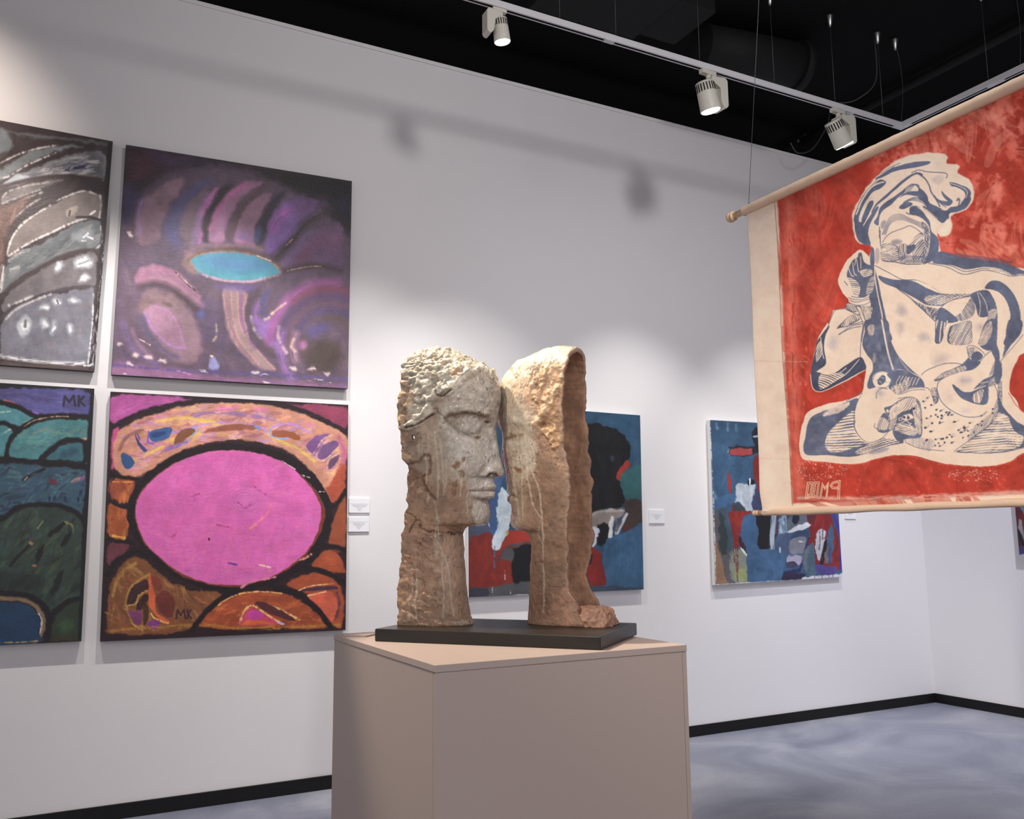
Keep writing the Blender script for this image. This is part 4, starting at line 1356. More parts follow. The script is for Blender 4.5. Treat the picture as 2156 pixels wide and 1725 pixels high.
# lower right canvas: pink disc framed in black
def art_pink(A):
    A.view(2.923, 200, 810)
    f, l = A.fill, A.line
    f([(97, 43), (1559, 125), (1542, 1512), (33, 1583)], (46, 28, 34), soft=4, sm=False)
    f([(105, 70), (600, 90), (420, 130), (220, 190), (105, 240)], (166, 70, 140), soft=12, rough=3)
    l([(120, 190), (300, 110), (520, 96)], 50, (186, 84, 156), soft=24, a=.6, dry=.4)
    f([(1150, 125), (1545, 140), (1540, 270), (1420, 210), (1250, 150)], (142, 54, 84), soft=12, rough=3)
    f([(105, 300), (150, 270), (150, 440), (105, 520)], (196, 70, 128), soft=14, rough=3)
    # upper arch
    f([(112, 420), (150, 285), (340, 190), (560, 130), (820, 110), (1100, 130), (1320, 200), (1540, 310), (1540, 480), (1500, 600), (1480, 740), (1380, 600), (1240, 450), (1080, 370), (880, 340), (640, 370), (420, 470), (290, 560), (200, 570), (130, 520)], (206, 138, 112), soft=12, rough=3)
    A.dabs([(160, 300), (500, 150), (900, 120), (1300, 220), (1530, 340), (1480, 600), (1300, 440), (900, 340), (500, 400), (220, 550)], 240, None, 24, 110, -8, 3, jit=35, a=.75, dry=.42,
           cols=[(224, 164, 124), (214, 154, 146), (206, 124, 156), (232, 180, 116), (186, 112, 126), (220, 144, 116), (186, 132, 182), (170, 100, 110), (206, 150, 160)])
    A.lines([[(380, 230), (520, 205), (640, 215), (740, 235)], [(470, 340), (560, 320), (640, 300)], [(1100, 330), (1250, 400), (1350, 470)], [(760, 245), (620, 215)], [(300, 440), (420, 380)]], 20, (230, 186, 92), soft=8, dry=.35)
    A.lines([[(620, 190), (760, 170), (980, 195), (1100, 215)]], 24, (150, 106, 160), soft=12, dry=.45)
    A.lines([[(980, 150), (1060, 155)], [(760, 150), (880, 140)]], 22, (226, 120, 170), soft=12, dry=.4)
    l([(470, 300), (700, 240), (860, 235), (1020, 262), (1060, 300)], 8, (176, 130, 220), soft=5, dry=.25)
    l([(1090, 260), (1200, 240), (1330, 300)], 9, (180, 130, 220), soft=5, dry=.25)
    f([(330, 300), (390, 270), (470, 265), (460, 320), (390, 350), (345, 345)], (52, 92, 150), soft=6, rough=2)
    f([(345, 300), (420, 285), (440, 300), (380, 330)], (40, 66, 120), soft=8, rough=2)
    l([(330, 290), (325, 350), (350, 360)], 12, (130, 90, 180), dry=.2)
    f([(245, 290), (262, 300), (290, 370), (325, 400), (300, 415), (262, 360)], (60, 66, 110), soft=6, rough=2)
    f([(160, 430), (190, 425), (245, 470), (225, 510), (190, 515), (165, 480)], (48, 84, 138), soft=6, rough=2)
    l([(150, 400), (190, 330), (240, 300), (300, 280)], 22, (150, 96, 84), soft=10, dry=.3)
    l([(250, 290), (270, 340), (330, 410)], 8, (210, 110, 180), dry=.3)
    f([(485, 360), (520, 290), (590, 270), (620, 285), (570, 330), (510, 372)], (134, 80, 52), soft=6, rough=2)
    l([(500, 370), (560, 355), (600, 310), (632, 280), (600, 265)], 8, (112, 160, 220), soft=5, dry=.15)
    l([(440, 400), (500, 380), (560, 350)], 24, (140, 100, 180), soft=10, dry=.3)
    f([(670, 295), (730, 262), (850, 245), (980, 250), (1005, 270), (900, 280), (780, 285)], (152, 84, 66), soft=8, rough=2)
    l([(985, 255), (1010, 272)], 14, (100, 140, 210))
    f([(1095, 285), (1170, 282), (1250, 310), (1260, 345), (1180, 325), (1100, 318)], (164, 86, 56), soft=7, rough=2)
    l([(1080, 275), (1076, 310), (1120, 328), (1190, 335)], 8, (120, 170, 230), soft=4, dry=.15)
    f([(1300, 380), (1350, 320), (1440, 300), (1400, 350), (1350, 440)], (124, 78, 140), soft=10, rough=3)
    f([(1370, 450), (1400, 370), (1480, 345), (1495, 380), (1440, 450), (1390, 465)], (112, 76, 126), soft=8, rough=2)
    f([(1430, 500), (1460, 440), (1500, 425), (1495, 470), (1450, 520)], (106, 70, 110), soft=8, rough=2)
    A.lines([[(1300, 390), (1340, 430), (1400, 340), (1460, 310)], [(1370, 460), (1420, 460), (1500, 380)], [(1430, 510), (1440, 460), (1500, 425)]], 9, (220, 168, 150), soft=5, dry=.3)
    l([(1500, 330), (1535, 430), (1500, 600)], 30, (186, 90, 130), soft=18, dry=.3)
    f([(1440, 620), (1530, 480), (1540, 640), (1480, 740), (1420, 640)], (176, 74, 52), soft=12, rough=3)
    # black arch line
    l([(105, 262), (220, 200), (400, 140), (640, 100), (900, 96), (1150, 125), (1350, 190), (1560, 300)], 26, (40, 26, 34), soft=8, rough=2)
    # side panels
    for p, c in [([(112, 590), (240, 575), (215, 720), (110, 700)], (164, 76, 46)), ([(90, 740), (190, 760), (200, 940), (85, 930)], (168, 80, 42)),
                 ([(85, 980), (210, 990), (150, 1060), (80, 1110)], (104, 50, 62)), ([(1500, 740), (1540, 690), (1535, 1010), (1440, 970)], (150, 72, 44)),
                 ([(1330, 1110), (1420, 1020), (1500, 1040), (1540, 1150), (1420, 1150)], (168, 74, 44))]:
        f(p, c, soft=10, rough=3)
    A.dabs([(90, 590), (240, 590), (200, 940), (85, 930)], 24, None, 20, 80, 90, 8, jit=30, a=.6, cols=[(196, 98, 54), (140, 62, 48), (206, 124, 60)], dry=.45)
    l([(110, 930), (180, 945)], 14, (226, 164, 70), dry=.3)
    l([(105, 600), (230, 600)], 10, (226, 130, 60), dry=.4)
    # lower left shell
    f([(75, 1480), (90, 1260), (160, 1120), (240, 1065), (330, 1100), (430, 1190), (560, 1260), (780, 1290), (700, 1400), (600, 1490), (400, 1540), (90, 1530)], (132, 78, 46), soft=12, rough=3)
    A.dabs([(90, 1500), (120, 1200), (240, 1080), (480, 1220), (760, 1300), (600, 1490)], 80, None, 18, 120, 60, 14, jit=40, a=.6, dry=.45, cols=[(160, 104, 52), (120, 72, 50), (150, 70, 40), (176, 124, 64), (104, 62, 48)])
    A.lines([[(110, 1300), (150, 1180), (250, 1100)], [(190, 1380), (220, 1250), (330, 1170)], [(300, 1500), (230, 1440), (190, 1360)]], 20, (180, 130, 60), soft=10, dry=.4)
    f([(195, 1350), (230, 1250), (320, 1200), (330, 1260), (280, 1290), (240, 1360)], (64, 36, 40), soft=8, rough=2)
    f([(255, 1370), (290, 1300), (325, 1290), (320, 1340), (270, 1400)], (58, 34, 36), soft=7, rough=2)
    l([(205, 1360), (250, 1350), (270, 1300), (320, 1270)], 12, (186, 140, 62), dry=.25)
    f([(335, 1150), (350, 1220), (370, 1300), (380, 1400), (460, 1460), (420, 1470), (365, 1410), (330, 1330)], (218, 92, 54), soft=7, rough=2)
    f([(350, 1180), (400, 1200), (410, 1270), (370, 1250)], (128, 54, 42), soft=8, rough=2)
    f([(375, 1300), (440, 1270), (490, 1340), (480, 1420), (430, 1430), (390, 1370)], (112, 46, 40), soft=8, rough=2)
    f([(300, 1360), (330, 1360), (325, 1450), (300, 1480)], (70, 44, 30), soft=6, rough=2)
    f([(205, 1390), (250, 1400), (260, 1385), (290, 1400), (285, 1470), (260, 1480), (225, 1440)], (122, 54, 104), soft=6, rough=2)
    f([(320, 1475), (350, 1448), (395, 1450), (400, 1490), (360, 1510)], (126, 52, 126), soft=6, rough=1.5)
    l([(200, 1390), (230, 1470), (290, 1510)], 9, (196, 150, 66), dry=.3)
    l([(345, 1410), (370, 1440), (450, 1470)], 9, (222, 176, 80), dry=.25)
    # bottom centre fan and lower right fan
    f([(640, 1490), (720, 1380), (850, 1300), (1000, 1275), (1180, 1290), (1330, 1370), (1450, 1490), (1000, 1500)], (160, 70, 40), soft=10, rough=3)
    A.dabs([(700, 1470), (850, 1310), (1180, 1300), (1400, 1470)], 50, None, 20, 120, -20, 17, jit=35, a=.6, dry=.45, cols=[(186, 88, 46), (200, 104, 54), (140, 56, 40), (176, 70, 40)])
    l([(760, 1360), (850, 1300), (1000, 1275), (1150, 1285)], 9, (228, 168, 100), dry=.3)
    f([(890, 1480), (910, 1420), (960, 1370), (1040, 1410), (1130, 1470)], (190, 60, 90), soft=7, rough=2)
    f([(940, 1440), (965, 1385), (1040, 1420), (1000, 1450)], (190, 56, 150), soft=7, rough=2)
    f([(900, 1480), (960, 1450), (1100, 1470)], (214, 92, 50), soft=7, rough=2)
    A.lines([[(890, 1470), (915, 1400), (965, 1360), (1050, 1410), (1150, 1475)], [(1040, 1345), (1150, 1390), (1260, 1450)]], 11, (234, 180, 108), soft=5, dry=.25)
    f([(985, 1350), (1060, 1345), (1160, 1400), (1230, 1455), (1120, 1430)], (84, 40, 44), soft=7, rough=2)
    l([(1130, 1465), (1160, 1475)], 12, (170, 170, 240))
    f([(1180, 1230), (1300, 1170), (1420, 1165), (1500, 1230), (1530, 1330), (1520, 1490), (1460, 1470), (1400, 1380), (1300, 1290)], (164, 72, 42), soft=10, rough=3)
    f([(1250, 1275), (1330, 1250), (1460, 1240), (1490, 1260), (1340, 1270)], (68, 44, 66), soft=6, rough=2)
    f([(1310, 1300), (1440, 1275), (1490, 1330), (1475, 1430), (1440, 1465), (1390, 1380)], (214, 90, 64), soft=8, rough=2)
    l([(1490, 1280), (1505, 1350), (1480, 1450)], 16, (100, 54, 70), dry=.1)
    A.lines([[(1250, 1270), (1330, 1240), (1470, 1225)], [(1310, 1300), (1420, 1275)]], 7, (236, 180, 120), dry=.3)
    l([(90, 1520), (300, 1500), (640, 1480), (900, 1500), (1200, 1495), (1500, 1480)], 18, (186, 130, 50), soft=10, a=.8, dry=.45)
    # black leading
    K = (32, 24, 30)
    l([(100, 560), (180, 575), (260, 580)], 22, K, soft=7, rough=2)
    l([(90, 715), (140, 740), (200, 755)], 24, K, soft=7, rough=2)
    l([(80, 950), (160, 965), (230, 975)], 22, K, soft=7, rough=2)
    l([(80, 1170), (130, 1090), (250, 1030), (320, 1060)], 34, K, soft=8, rough=2)
    l([(600, 1510), (680, 1400), (800, 1300), (900, 1260)], 34, K, soft=8, rough=2)
    l([(1080, 1240), (1250, 1290), (1380, 1400), (1450, 1490)], 34, K, soft=8, rough=2)
    l([(1290, 1130), (1400, 1150), (1540, 1220)], 34, K, soft=8, rough=2)
    l([(1400, 990), (1470, 1000), (1540, 1020)], 30, K, soft=8, rough=2)
    l([(1440, 770), (1500, 720), (1540, 650)], 26, K, soft=8, rough=2)
    ring = [(195, 800), (215, 690), (290, 580), (420, 470), (600, 395), (820, 366), (1040, 385), (1230, 460), (1370, 580), (1450, 720), (1455, 860), (1400, 1000), (1300, 1120), (1120, 1220), (900, 1270), (700, 1265), (520, 1200), (360, 1080), (240, 940)]
    f(ring, K, soft=8, rough=2)
    f([(245, 800), (260, 700), (330, 600), (460, 500), (640, 425), (830, 405), (1040, 430), (1220, 520), (1350, 640), (1410, 760), (1400, 880), (1330, 1010), (1230, 1110), (1080, 1190), (880, 1245), (700, 1230), (520, 1170), (370, 1050), (280, 940)], (126, 56, 36), soft=7, rough=2)
    disc = [(248, 790), (268, 700), (340, 600), (470, 500), (640, 428), (830, 406), (1030, 430), (1200, 505), (1320, 620), (1384, 740), (1385, 850), (1340, 970), (1270, 1060), (1120, 1165), (920, 1230), (720, 1225), (540, 1165), (390, 1060), (290, 940)]
    f(disc, (216, 92, 172), soft=6, rough=1.5, var=.05)
    A.dabs(disc, 170, None, 40, 170, -30, 23, jit=70, a=.35, dry=.45, var=.05, cols=[(224, 96, 176), (208, 84, 170), (222, 98, 164), (206, 104, 180), (232, 106, 184), (216, 84, 158)])
    A.dabs(disc, 26, None, 7, 50, -40, 29, jit=60, a=.6, cols=[(226, 130, 170), (206, 96, 110), (170, 70, 160), (226, 150, 140)], dry=.4)
    A.ell(940, 715, 100, 90, 0, (210, 106, 182), soft=60, a=.5)
    for rr in (40, 62, 84):
        l([(920 + rr * math.cos(q), 710 + rr * .8 * math.sin(q)) for q in np.linspace(.3, 5.2, 14)], 9, (214, 96, 176), soft=6, a=.6, dry=.35, h=.8)
    A.lines([[(880, 725), (925, 755), (960, 735)], [(975, 620), (1050, 675)], [(750, 860), (840, 880)], [(470, 940), (500, 910)], [(590, 690), (640, 670)]], 10, (180, 56, 120), soft=5, a=.7, dry=.3, h=1.2)
    l([(940, 905), (990, 860), (1060, 800), (1080, 740)], 14, (232, 130, 130), soft=8, a=.8, dry=.45, h=1)
    A.lines([[(600, 1080), (640, 960), (760, 890)], [(820, 930), (860, 1010)], [(960, 1030), (1100, 1000), (1200, 995)], [(1120, 680), (1260, 640)]], 9, (226, 110, 150), soft=6, a=.6, dry=.45)
    A.ell(703, 952, 5, 8, 0, (40, 24, 30), soft=3)
    l([(820, 1100), (870, 1108)], 10, (120, 60, 150), dry=.2)
    l([(1010, 1110), (1080, 1125)], 12, (236, 180, 170), dry=.3)
    l([(1230, 1085), (1280, 1075), (1330, 1045)], 14, (236, 150, 120), soft=6, dry=.3)
    l([(900, 1250), (960, 1215), (1110, 1185)], 14, (220, 120, 150), soft=6, dry=.35)
    A.lines([[(1380, 660), (1415, 660)], [(1280, 560), (1320, 572)], [(1150, 470), (1230, 520)]], 6, (210, 190, 190), dry=.35)
    l([(1270, 560), (1360, 660), (1410, 760)], 10, (110, 60, 50), dry=.3)
    # signature
    for p in ([(500, 1440), (510, 1385), (528, 1420), (548, 1385), (556, 1440)], [(570, 1385), (570, 1440)], [(590, 1388), (572, 1412), (592, 1440)]):
        A.line(p, 11, (64, 34, 44), soft=4, sm=False)
    A.weave(.03)


# upper left canvas: grey feathers
def art_grey(A):
    A.softk = 1.8
    A.view(3.08, 0, 250)
    f, l = A.fill, A.line
    x0 = -2200
    f([(x0, -300), (732, 147), (612, 1640), (x0, 1600)], (70, 58, 60), soft=4, sm=False)
    A.dabs([(x0, -200), (700, 150), (640, 1620), (x0, 1590)], 160, None, 40, 200, -30, 6, jit=30, a=.5, dry=.45, cols=[(84, 70, 72), (60, 50, 52), (96, 84, 84), (104, 88, 84)])
    f([(-300, 60), (0, 60), (70, 120), (80, 190), (30, 220), (-200, 260)], (120, 128, 134), soft=20, rough=4)
    f([(60, 90), (300, 110), (560, 140), (690, 160), (690, 175), (440, 140), (220, 125)], (106, 108, 112), soft=14, rough=4)
    f([(-200, 480), (0, 340), (120, 250), (280, 190), (400, 175), (540, 180), (420, 200), (300, 235), (160, 310), (0, 400), (-150, 520)], (124, 130, 134), soft=12, rough=4)
    A.lines([[(0, 290), (120, 230), (260, 190), (380, 170)], [(0, 385), (60, 372), (180, 300), (360, 222)]], 10, (214, 206, 204), soft=6, dry=.4)
    f([(20, 420), (100, 370), (220, 320), (400, 250), (560, 215), (670, 230), (690, 300), (660, 395), (540, 385), (400, 375), (250, 390), (120, 430), (40, 440)], (132, 132, 138), soft=10, rough=4)
    f([(360, 330), (470, 300), (600, 290), (590, 320), (470, 335)], (58, 58, 92), soft=16, rough=4)
    f([(560, 225), (650, 235), (670, 380), (580, 360)], (92, 92, 96), soft=26, rough=4, a=.8)
    A.dabs([(60, 410), (260, 310), (520, 240), (640, 260), (620, 380), (300, 370)], 40, None, 22, 120, -16, 9, jit=12, a=.75, dry=.45, cols=[(176, 174, 176), (206, 200, 200), (104, 102, 112), (150, 148, 152)])
    f([(25, 425), (80, 375), (190, 370), (110, 425), (50, 438)], (176, 184, 192), soft=8, rough=3)
    l([(20, 440), (200, 395), (420, 372), (600, 390), (660, 400)], 26, (74, 58, 60), soft=8)
    l([(680, 240), (684, 300), (668, 400)], 12, (140, 136, 136), soft=6, dry=.3)
    f([(10, 540), (40, 490), (160, 430), (330, 395), (420, 400), (300, 440), (150, 500), (30, 550)], (112, 104, 104), soft=10, rough=4)
    A.lines([[(10, 520), (60, 470), (200, 430), (340, 410)], [(20, 550), (120, 510), (260, 460)], [(0, 650), (60, 580), (160, 520), (270, 480)], [(100, 640), (180, 570), (260, 520)]], 11, (170, 160, 156), soft=6, dry=.45)
    f([(-400, 900), (-100, 600), (60, 560), (200, 510), (80, 660), (30, 820), (0, 1000), (-60, 1200), (-400, 1300)], (110, 82, 74), soft=26, rough=5)
    A.dabs([(-300, 900), (60, 570), (160, 540), (20, 900), (-100, 1200)], 40, None, 26, 150, -58, 13, jit=14, a=.6, dry=.4, cols=[(126, 92, 82), (96, 72, 68), (140, 106, 96)])
    f([(45, 890), (70, 790), (140, 690), (260, 600), (400, 530), (520, 480), (610, 480), (655, 520), (650, 640), (560, 650), (440, 690), (330, 740), (200, 800), (100, 860)], (128, 116, 112), soft=8, rough=3)
    A.lines([[(45, 885), (75, 780), (150, 680), (280, 590), (420, 510), (540, 470), (620, 490)], [(60, 890), (200, 800), (340, 735), (460, 680), (560, 645)], [(650, 500), (655, 560), (645, 640)]], 12, (214, 206, 200), soft=6, dry=.35)
    A.lines([[(240, 590), (330, 560), (420, 515)], [(260, 575), (360, 540)]], 10, (66, 52, 52), soft=5, dry=.3)
    f([(420, 600), (470, 580), (510, 570), (490, 630), (440, 640)], (170, 156, 146), soft=10, rough=4)
    l([(455, 600), (450, 630)], 14, (92, 76, 72))
    l([(580, 625), (615, 600)], 12, (230, 224, 222), dry=.2)
    l([(500, 640), (590, 640), (660, 665)], 16, (52, 46, 52), soft=6)
    f([(15, 1100), (40, 960), (120, 880), (300, 790), (480, 690), (580, 660), (650, 670), (650, 780), (620, 840), (500, 860), (380, 900), (240, 970), (120, 1040), (50, 1120)], (110, 116, 120), soft=10, rough=4)
    A.dabs([(60, 1040), (160, 880), (460, 720), (640, 690), (620, 830), (360, 890)], 40, None, 26, 130, -30, 19, jit=12, a=.6, dry=.4, cols=[(120, 128, 130), (136, 132, 130), (92, 100, 110), (150, 150, 150)])
    f([(470, 760), (540, 720), (610, 730), (590, 790), (520, 800)], (160, 168, 174), soft=24, rough=5, a=.8)
    A.lines([[(540, 770), (570, 745)], [(530, 790), (560, 795)], [(560, 760), (600, 780)]], 10, (226, 228, 230), dry=.3)
    l([(20, 960), (10, 1080), (0, 1120)], 22, (226, 220, 214), soft=10, dry=.4)
    A.lines([[(60, 920), (130, 870), (190, 850)], [(70, 980), (120, 965)]], 18, (196, 192, 188), soft=8, dry=.45)
    l([(655, 700), (660, 800), (620, 850)], 12, (190, 188, 192), dry=.3)
    l([(10, 1160), (80, 1080), (220, 990), (380, 905), (520, 860), (640, 855)], 26, (80, 66, 68), soft=8)
    f([(10, 1230), (80, 1110), (240, 1000), (400, 920), (520, 880), (620, 880), (610, 1090), (480, 1090), (350, 1120), (220, 1160), (80, 1250)], (122, 114, 118), soft=10, rough=4)
    for cx, cy, rx, ry, a in [(540, 930, 66, 46, -8), (385, 965, 24, 40, 20), (545, 1035, 40, 24, -14)]:
        A.ell(cx, cy, rx, ry, a, (186, 186, 192), soft=18, rough=4)
        A.ell(cx, cy, rx * .62, ry * .6, a, (232, 232, 236), soft=10, rough=4)
    l([(515, 945), (550, 930), (575, 920)], 12, (170, 168, 172), dry=.2)
    l([(505, 960), (590, 935)], 9, (250, 250, 250), dry=.2)
    l([(10, 1300), (100, 1210), (260, 1150), (420, 1105), (560, 1090), (610, 1100)], 22, (84, 74, 80), soft=8)
    f([(0, 1520), (10, 1330), (80, 1250), (230, 1180), (400, 1130), (560, 1105), (610, 1130), (590, 1400), (560, 1590), (300, 1570), (0, 1530)], (126, 124, 136), soft=10, rough=4)
    A.dabs([(20, 1480), (80, 1270), (400, 1150), (600, 1150), (550, 1570)], 60, None, 40, 120, -60, 31, jit=60, a=.4, dry=.4, cols=[(134, 132, 146), (116, 112, 124), (140, 130, 132), (120, 122, 140)])
    A.lines([[(40, 1300), (100, 1240), (220, 1180), (330, 1140)], [(60, 1210), (140, 1180), (210, 1150)]], 14, (206, 198, 196), soft=7, dry=.4)
    for cx, cy, rx, ry, a in [(155, 1340, 44, 70, 12), (285, 1325, 28, 40, -20), (455, 1360, 24, 36, -12), (345, 1360, 14, 50, 8), (480, 1180, 40, 20, 6), (370, 1190, 30, 18, -10), (295, 1225, 34, 20, -14)]:
        A.ell(cx, cy, rx, ry, a, (196, 202, 208), soft=18, rough=4, a=.9)
        A.ell(cx + 4, cy + 4, rx * .5, ry * .5, a, (240, 240, 242), soft=10, rough=4)
    l([(165, 1310), (162, 1350)], 18, (120, 118, 124), soft=6)
    l([(370, 1180), (378, 1200)], 10, (110, 104, 108))
    l([(605, 1140), (600, 1300), (585, 1460), (570, 1590)], 10, (200, 200, 206), dry=.25)
    l([(-300, 1500), (0, 1540), (200, 1570), (420, 1590), (540, 1585)], 24, (226, 224, 226), soft=10, dry=.4)
    l([(0, 1590), (300, 1605), (560, 1615)], 24, (96, 80, 78), soft=8, dry=.2)
    l([(545, 1600), (600, 1590), (610, 1480)], 14, (206, 204, 206), dry=.35)
    l([(715, 170), (690, 560), (655, 1000), (620, 1600)], 36, (52, 44, 48), soft=10, dry=.12)
    A.dabs([(660, 900), (690, 700), (650, 1300), (610, 1600), (590, 1560)], 40, None, 8, 40, 95, 33, jit=12, a=.7, dry=.4, cols=[(170, 166, 170), (130, 124, 128), (206, 202, 206)])
    A.weave(.03)


# lower left canvas: teal hills
def art_teal(A):
    A.view(2.782, 0, 800)
    f, l = A.fill, A.line
    f([(-1900, 0), (553, 52), (476, 1532), (-1900, 1600)], (40, 38, 44), soft=4, sm=False)
    f([(-400, 30), (100, 50), (520, 72), (515, 210), (360, 205), (230, 200), (120, 150), (0, 120), (-400, 80)], (84, 82, 150), soft=10, rough=3)
    A.dabs([(0, 60), (510, 80), (500, 200), (200, 190)], 30, None, 26, 160, 8, 3, jit=10, a=.6, dry=.4, cols=[(96, 92, 166), (74, 74, 136), (110, 96, 170), (84, 74, 120)])
    l([(30, 120), (90, 145), (130, 170)], 14, (190, 100, 90), dry=.4)
    l([(150, 180), (220, 195)], 12, (140, 90, 200), dry=.3)
    f([(-300, 230), (-60, 150), (60, 165), (170, 210), (200, 240), (130, 280), (0, 250)], (80, 150, 160), soft=8, rough=3)
    f([(-300, 300), (-40, 260), (70, 290), (60, 350), (20, 450), (-300, 470)], (72, 140, 148), soft=8, rough=3)
    A.lines([[(0, 190), (60, 185)], [(10, 320), (60, 290)], [(140, 250), (200, 230)]], 9, (150, 196, 180), dry=.35)
    f([(50, 440), (75, 350), (160, 280), (280, 240), (420, 235), (515, 245), (520, 340), (430, 340), (340, 370), (270, 430), (240, 465), (100, 460)], (72, 138, 142), soft=8, rough=3)
    A.dabs([(80, 440), (160, 290), (420, 250), (510, 320), (300, 380)], 40, None, 24, 110, -20, 5, jit=25, a=.6, dry=.4, cols=[(84, 152, 148), (66, 122, 140), (70, 110, 120), (96, 160, 150), (120, 140, 120)])
    f([(270, 465), (340, 400), (430, 365), (490, 370), (490, 470), (400, 470)], (60, 114, 128), soft=8, rough=3)
    A.ell(400, 430, 60, 22, -16, (50, 84, 108), soft=20, rough=4, a=.8)
    l([(480, 350), (500, 345)], 18, (206, 160, 110), dry=.2)
    l([(490, 470), (515, 500)], 10, (170, 166, 150), dry=.4)
    # middle water
    f([(-400, 520), (100, 495), (300, 510), (500, 530), (480, 780), (400, 745), (260, 725), (120, 740), (0, 790), (-400, 900)], (58, 92, 112), soft=10, rough=4)
    A.dabs([(-100, 520), (480, 540), (470, 740), (200, 715), (0, 770)], 110, None, 16, 70, -20, 7, jit=45, a=.65, dry=.4, cols=[(70, 118, 132), (48, 70, 100), (44, 56, 76), (84, 128, 134), (62, 88, 124), (60, 60, 92)])
    for c in [(300, 595), (325, 600)]:
        A.ell(c[0], c[1], 16, 16, 0, (112, 48, 66), soft=8, rough=3)
    l([(420, 600), (450, 585), (490, 570)], 16, (170, 130, 120), dry=.35)
    l([(470, 590), (495, 570)], 12, (140, 80, 150), dry=.2)
    for c in [(290, 695), (320, 695), (380, 700), (460, 700), (470, 660)]:
        A.ell(c[0], c[1], 9, 18, 8, (40, 56, 92), soft=6, rough=2)
    l([(135, 585), (200, 550), (260, 520)], 18, (40, 36, 44), soft=8, dry=.3)
    l([(140, 590), (160, 570)], 8, (190, 150, 90), dry=.3)
    # dark green hill
    f([(-400, 1000), (0, 830), (120, 760), (220, 740), (340, 755), (430, 785), (475, 830), (480, 1280), (380, 1300), (300, 1380), (260, 1320), (200, 1280), (0, 1250), (-400, 1250)], (56, 72, 64), soft=10, rough=4)
    A.dabs([(0, 850), (220, 750), (460, 830), (470, 1260), (300, 1320), (0, 1230)], 130, None, 24, 110, -55, 15, jit=25, a=.6, dry=.42, cols=[(64, 86, 72), (48, 60, 58), (70, 94, 76), (84, 98, 66), (42, 48, 50), (56, 84, 84)])
    f([(280, 900), (330, 860), (390, 825), (380, 850), (330, 900), (285, 925)], (38, 34, 38), soft=8, rough=3)
    f([(350, 960), (390, 910), (420, 890), (410, 930), (375, 975)], (38, 36, 38), soft=8, rough=3)
    f([(205, 1060), (225, 1000), (260, 960), (250, 1010), (220, 1070)], (36, 34, 36), soft=8, rough=3)
    l([(60, 1090), (110, 1030), (170, 970)], 16, (36, 34, 38), soft=8)
    f([(300, 1250), (320, 1170), (370, 1110), (360, 1180), (320, 1260)], (36, 40, 42), soft=8, rough=3)
    for c in [(395, 835), (180, 960), (195, 1090)]:
        A.ell(c[0], c[1], 13, 8, 10, (186, 120, 70), soft=6, rough=3)
    A.lines([[(220, 870), (250, 830)], [(150, 880), (190, 850)], [(380, 830), (420, 850), (430, 900)]], 12, (120, 126, 74), dry=.4)
    f([(-200, 1130), (200, 1130), (210, 1230), (-200, 1220)], (40, 48, 48), soft=30, rough=5, a=.7)
    f([(300, 1500), (320, 1410), (390, 1330), (475, 1290), (470, 1510)], (52, 66, 50), soft=8, rough=3)
    A.ell(390, 1440, 50, 34, -20, (60, 92, 58), soft=24, rough=5, a=.8)
    f([(270, 1510), (470, 1500), (470, 1530), (270, 1530)], (64, 60, 40), soft=8, rough=3)
    # blue pool with pale rim
    l([(-300, 1265), (0, 1280), (130, 1290), (210, 1330), (255, 1400), (245, 1480), (200, 1540)], 24, (150, 116, 84), soft=8, rough=2)
    l([(215, 1350), (245, 1410), (235, 1480)], 12, (206, 196, 200), dry=.3)
    f([(-400, 1300), (0, 1300), (120, 1310), (190, 1340), (235, 1410), (225, 1480), (190, 1545), (-400, 1580)], (34, 66, 104), soft=8, rough=2, var=.06)
    l([(0, 1540), (120, 1538), (220, 1530)], 8, (190, 160, 90), dry=.35)
    K = (34, 30, 36)
    l([(-300, 90), (0, 130), (120, 170), (210, 220), (180, 250), (120, 290), (80, 320), (50, 390), (30, 460)], 26, K, soft=8, rough=2)
    l([(-200, 240), (0, 250), (110, 285)], 24, K, soft=8, rough=2)
    l([(130, 280), (230, 225), (380, 205), (530, 220)], 24, K, soft=8, rough=2)
    l([(140, 275), (200, 238), (300, 218), (400, 214)], 7, (190, 150, 110), dry=.4)
    l([(240, 460), (310, 395), (390, 350), (480, 355), (500, 400), (495, 480)], 24, K, soft=8, rough=2)
    l([(-300, 480), (0, 470), (200, 480), (360, 495), (520, 515)], 30, K, soft=8, rough=2)
    l([(-300, 900), (0, 820), (100, 750), (220, 728), (350, 742), (440, 775), (490, 830)], 26, K, soft=8, rough=2)
    l([(-300, 1250), (0, 1250), (150, 1260), (240, 1310), (290, 1380), (285, 1480), (270, 1540)], 30, K, soft=8, rough=2)
    l([(290, 1400), (340, 1340), (410, 1295), (490, 1270)], 30, K, soft=8, rough=2)
    l([(545, 60), (520, 500), (495, 1000), (470, 1525)], 30, (32, 32, 40), soft=8, rough=2)
    for p in ([(372, 152), (380, 96), (404, 132), (432, 94), (440, 152)], [(462, 96), (460, 152)], [(490, 98), (464, 124), (494, 152)]):
        A.line(p, 14, (52, 46, 66), soft=4, sm=False)
    A.weave(.03)


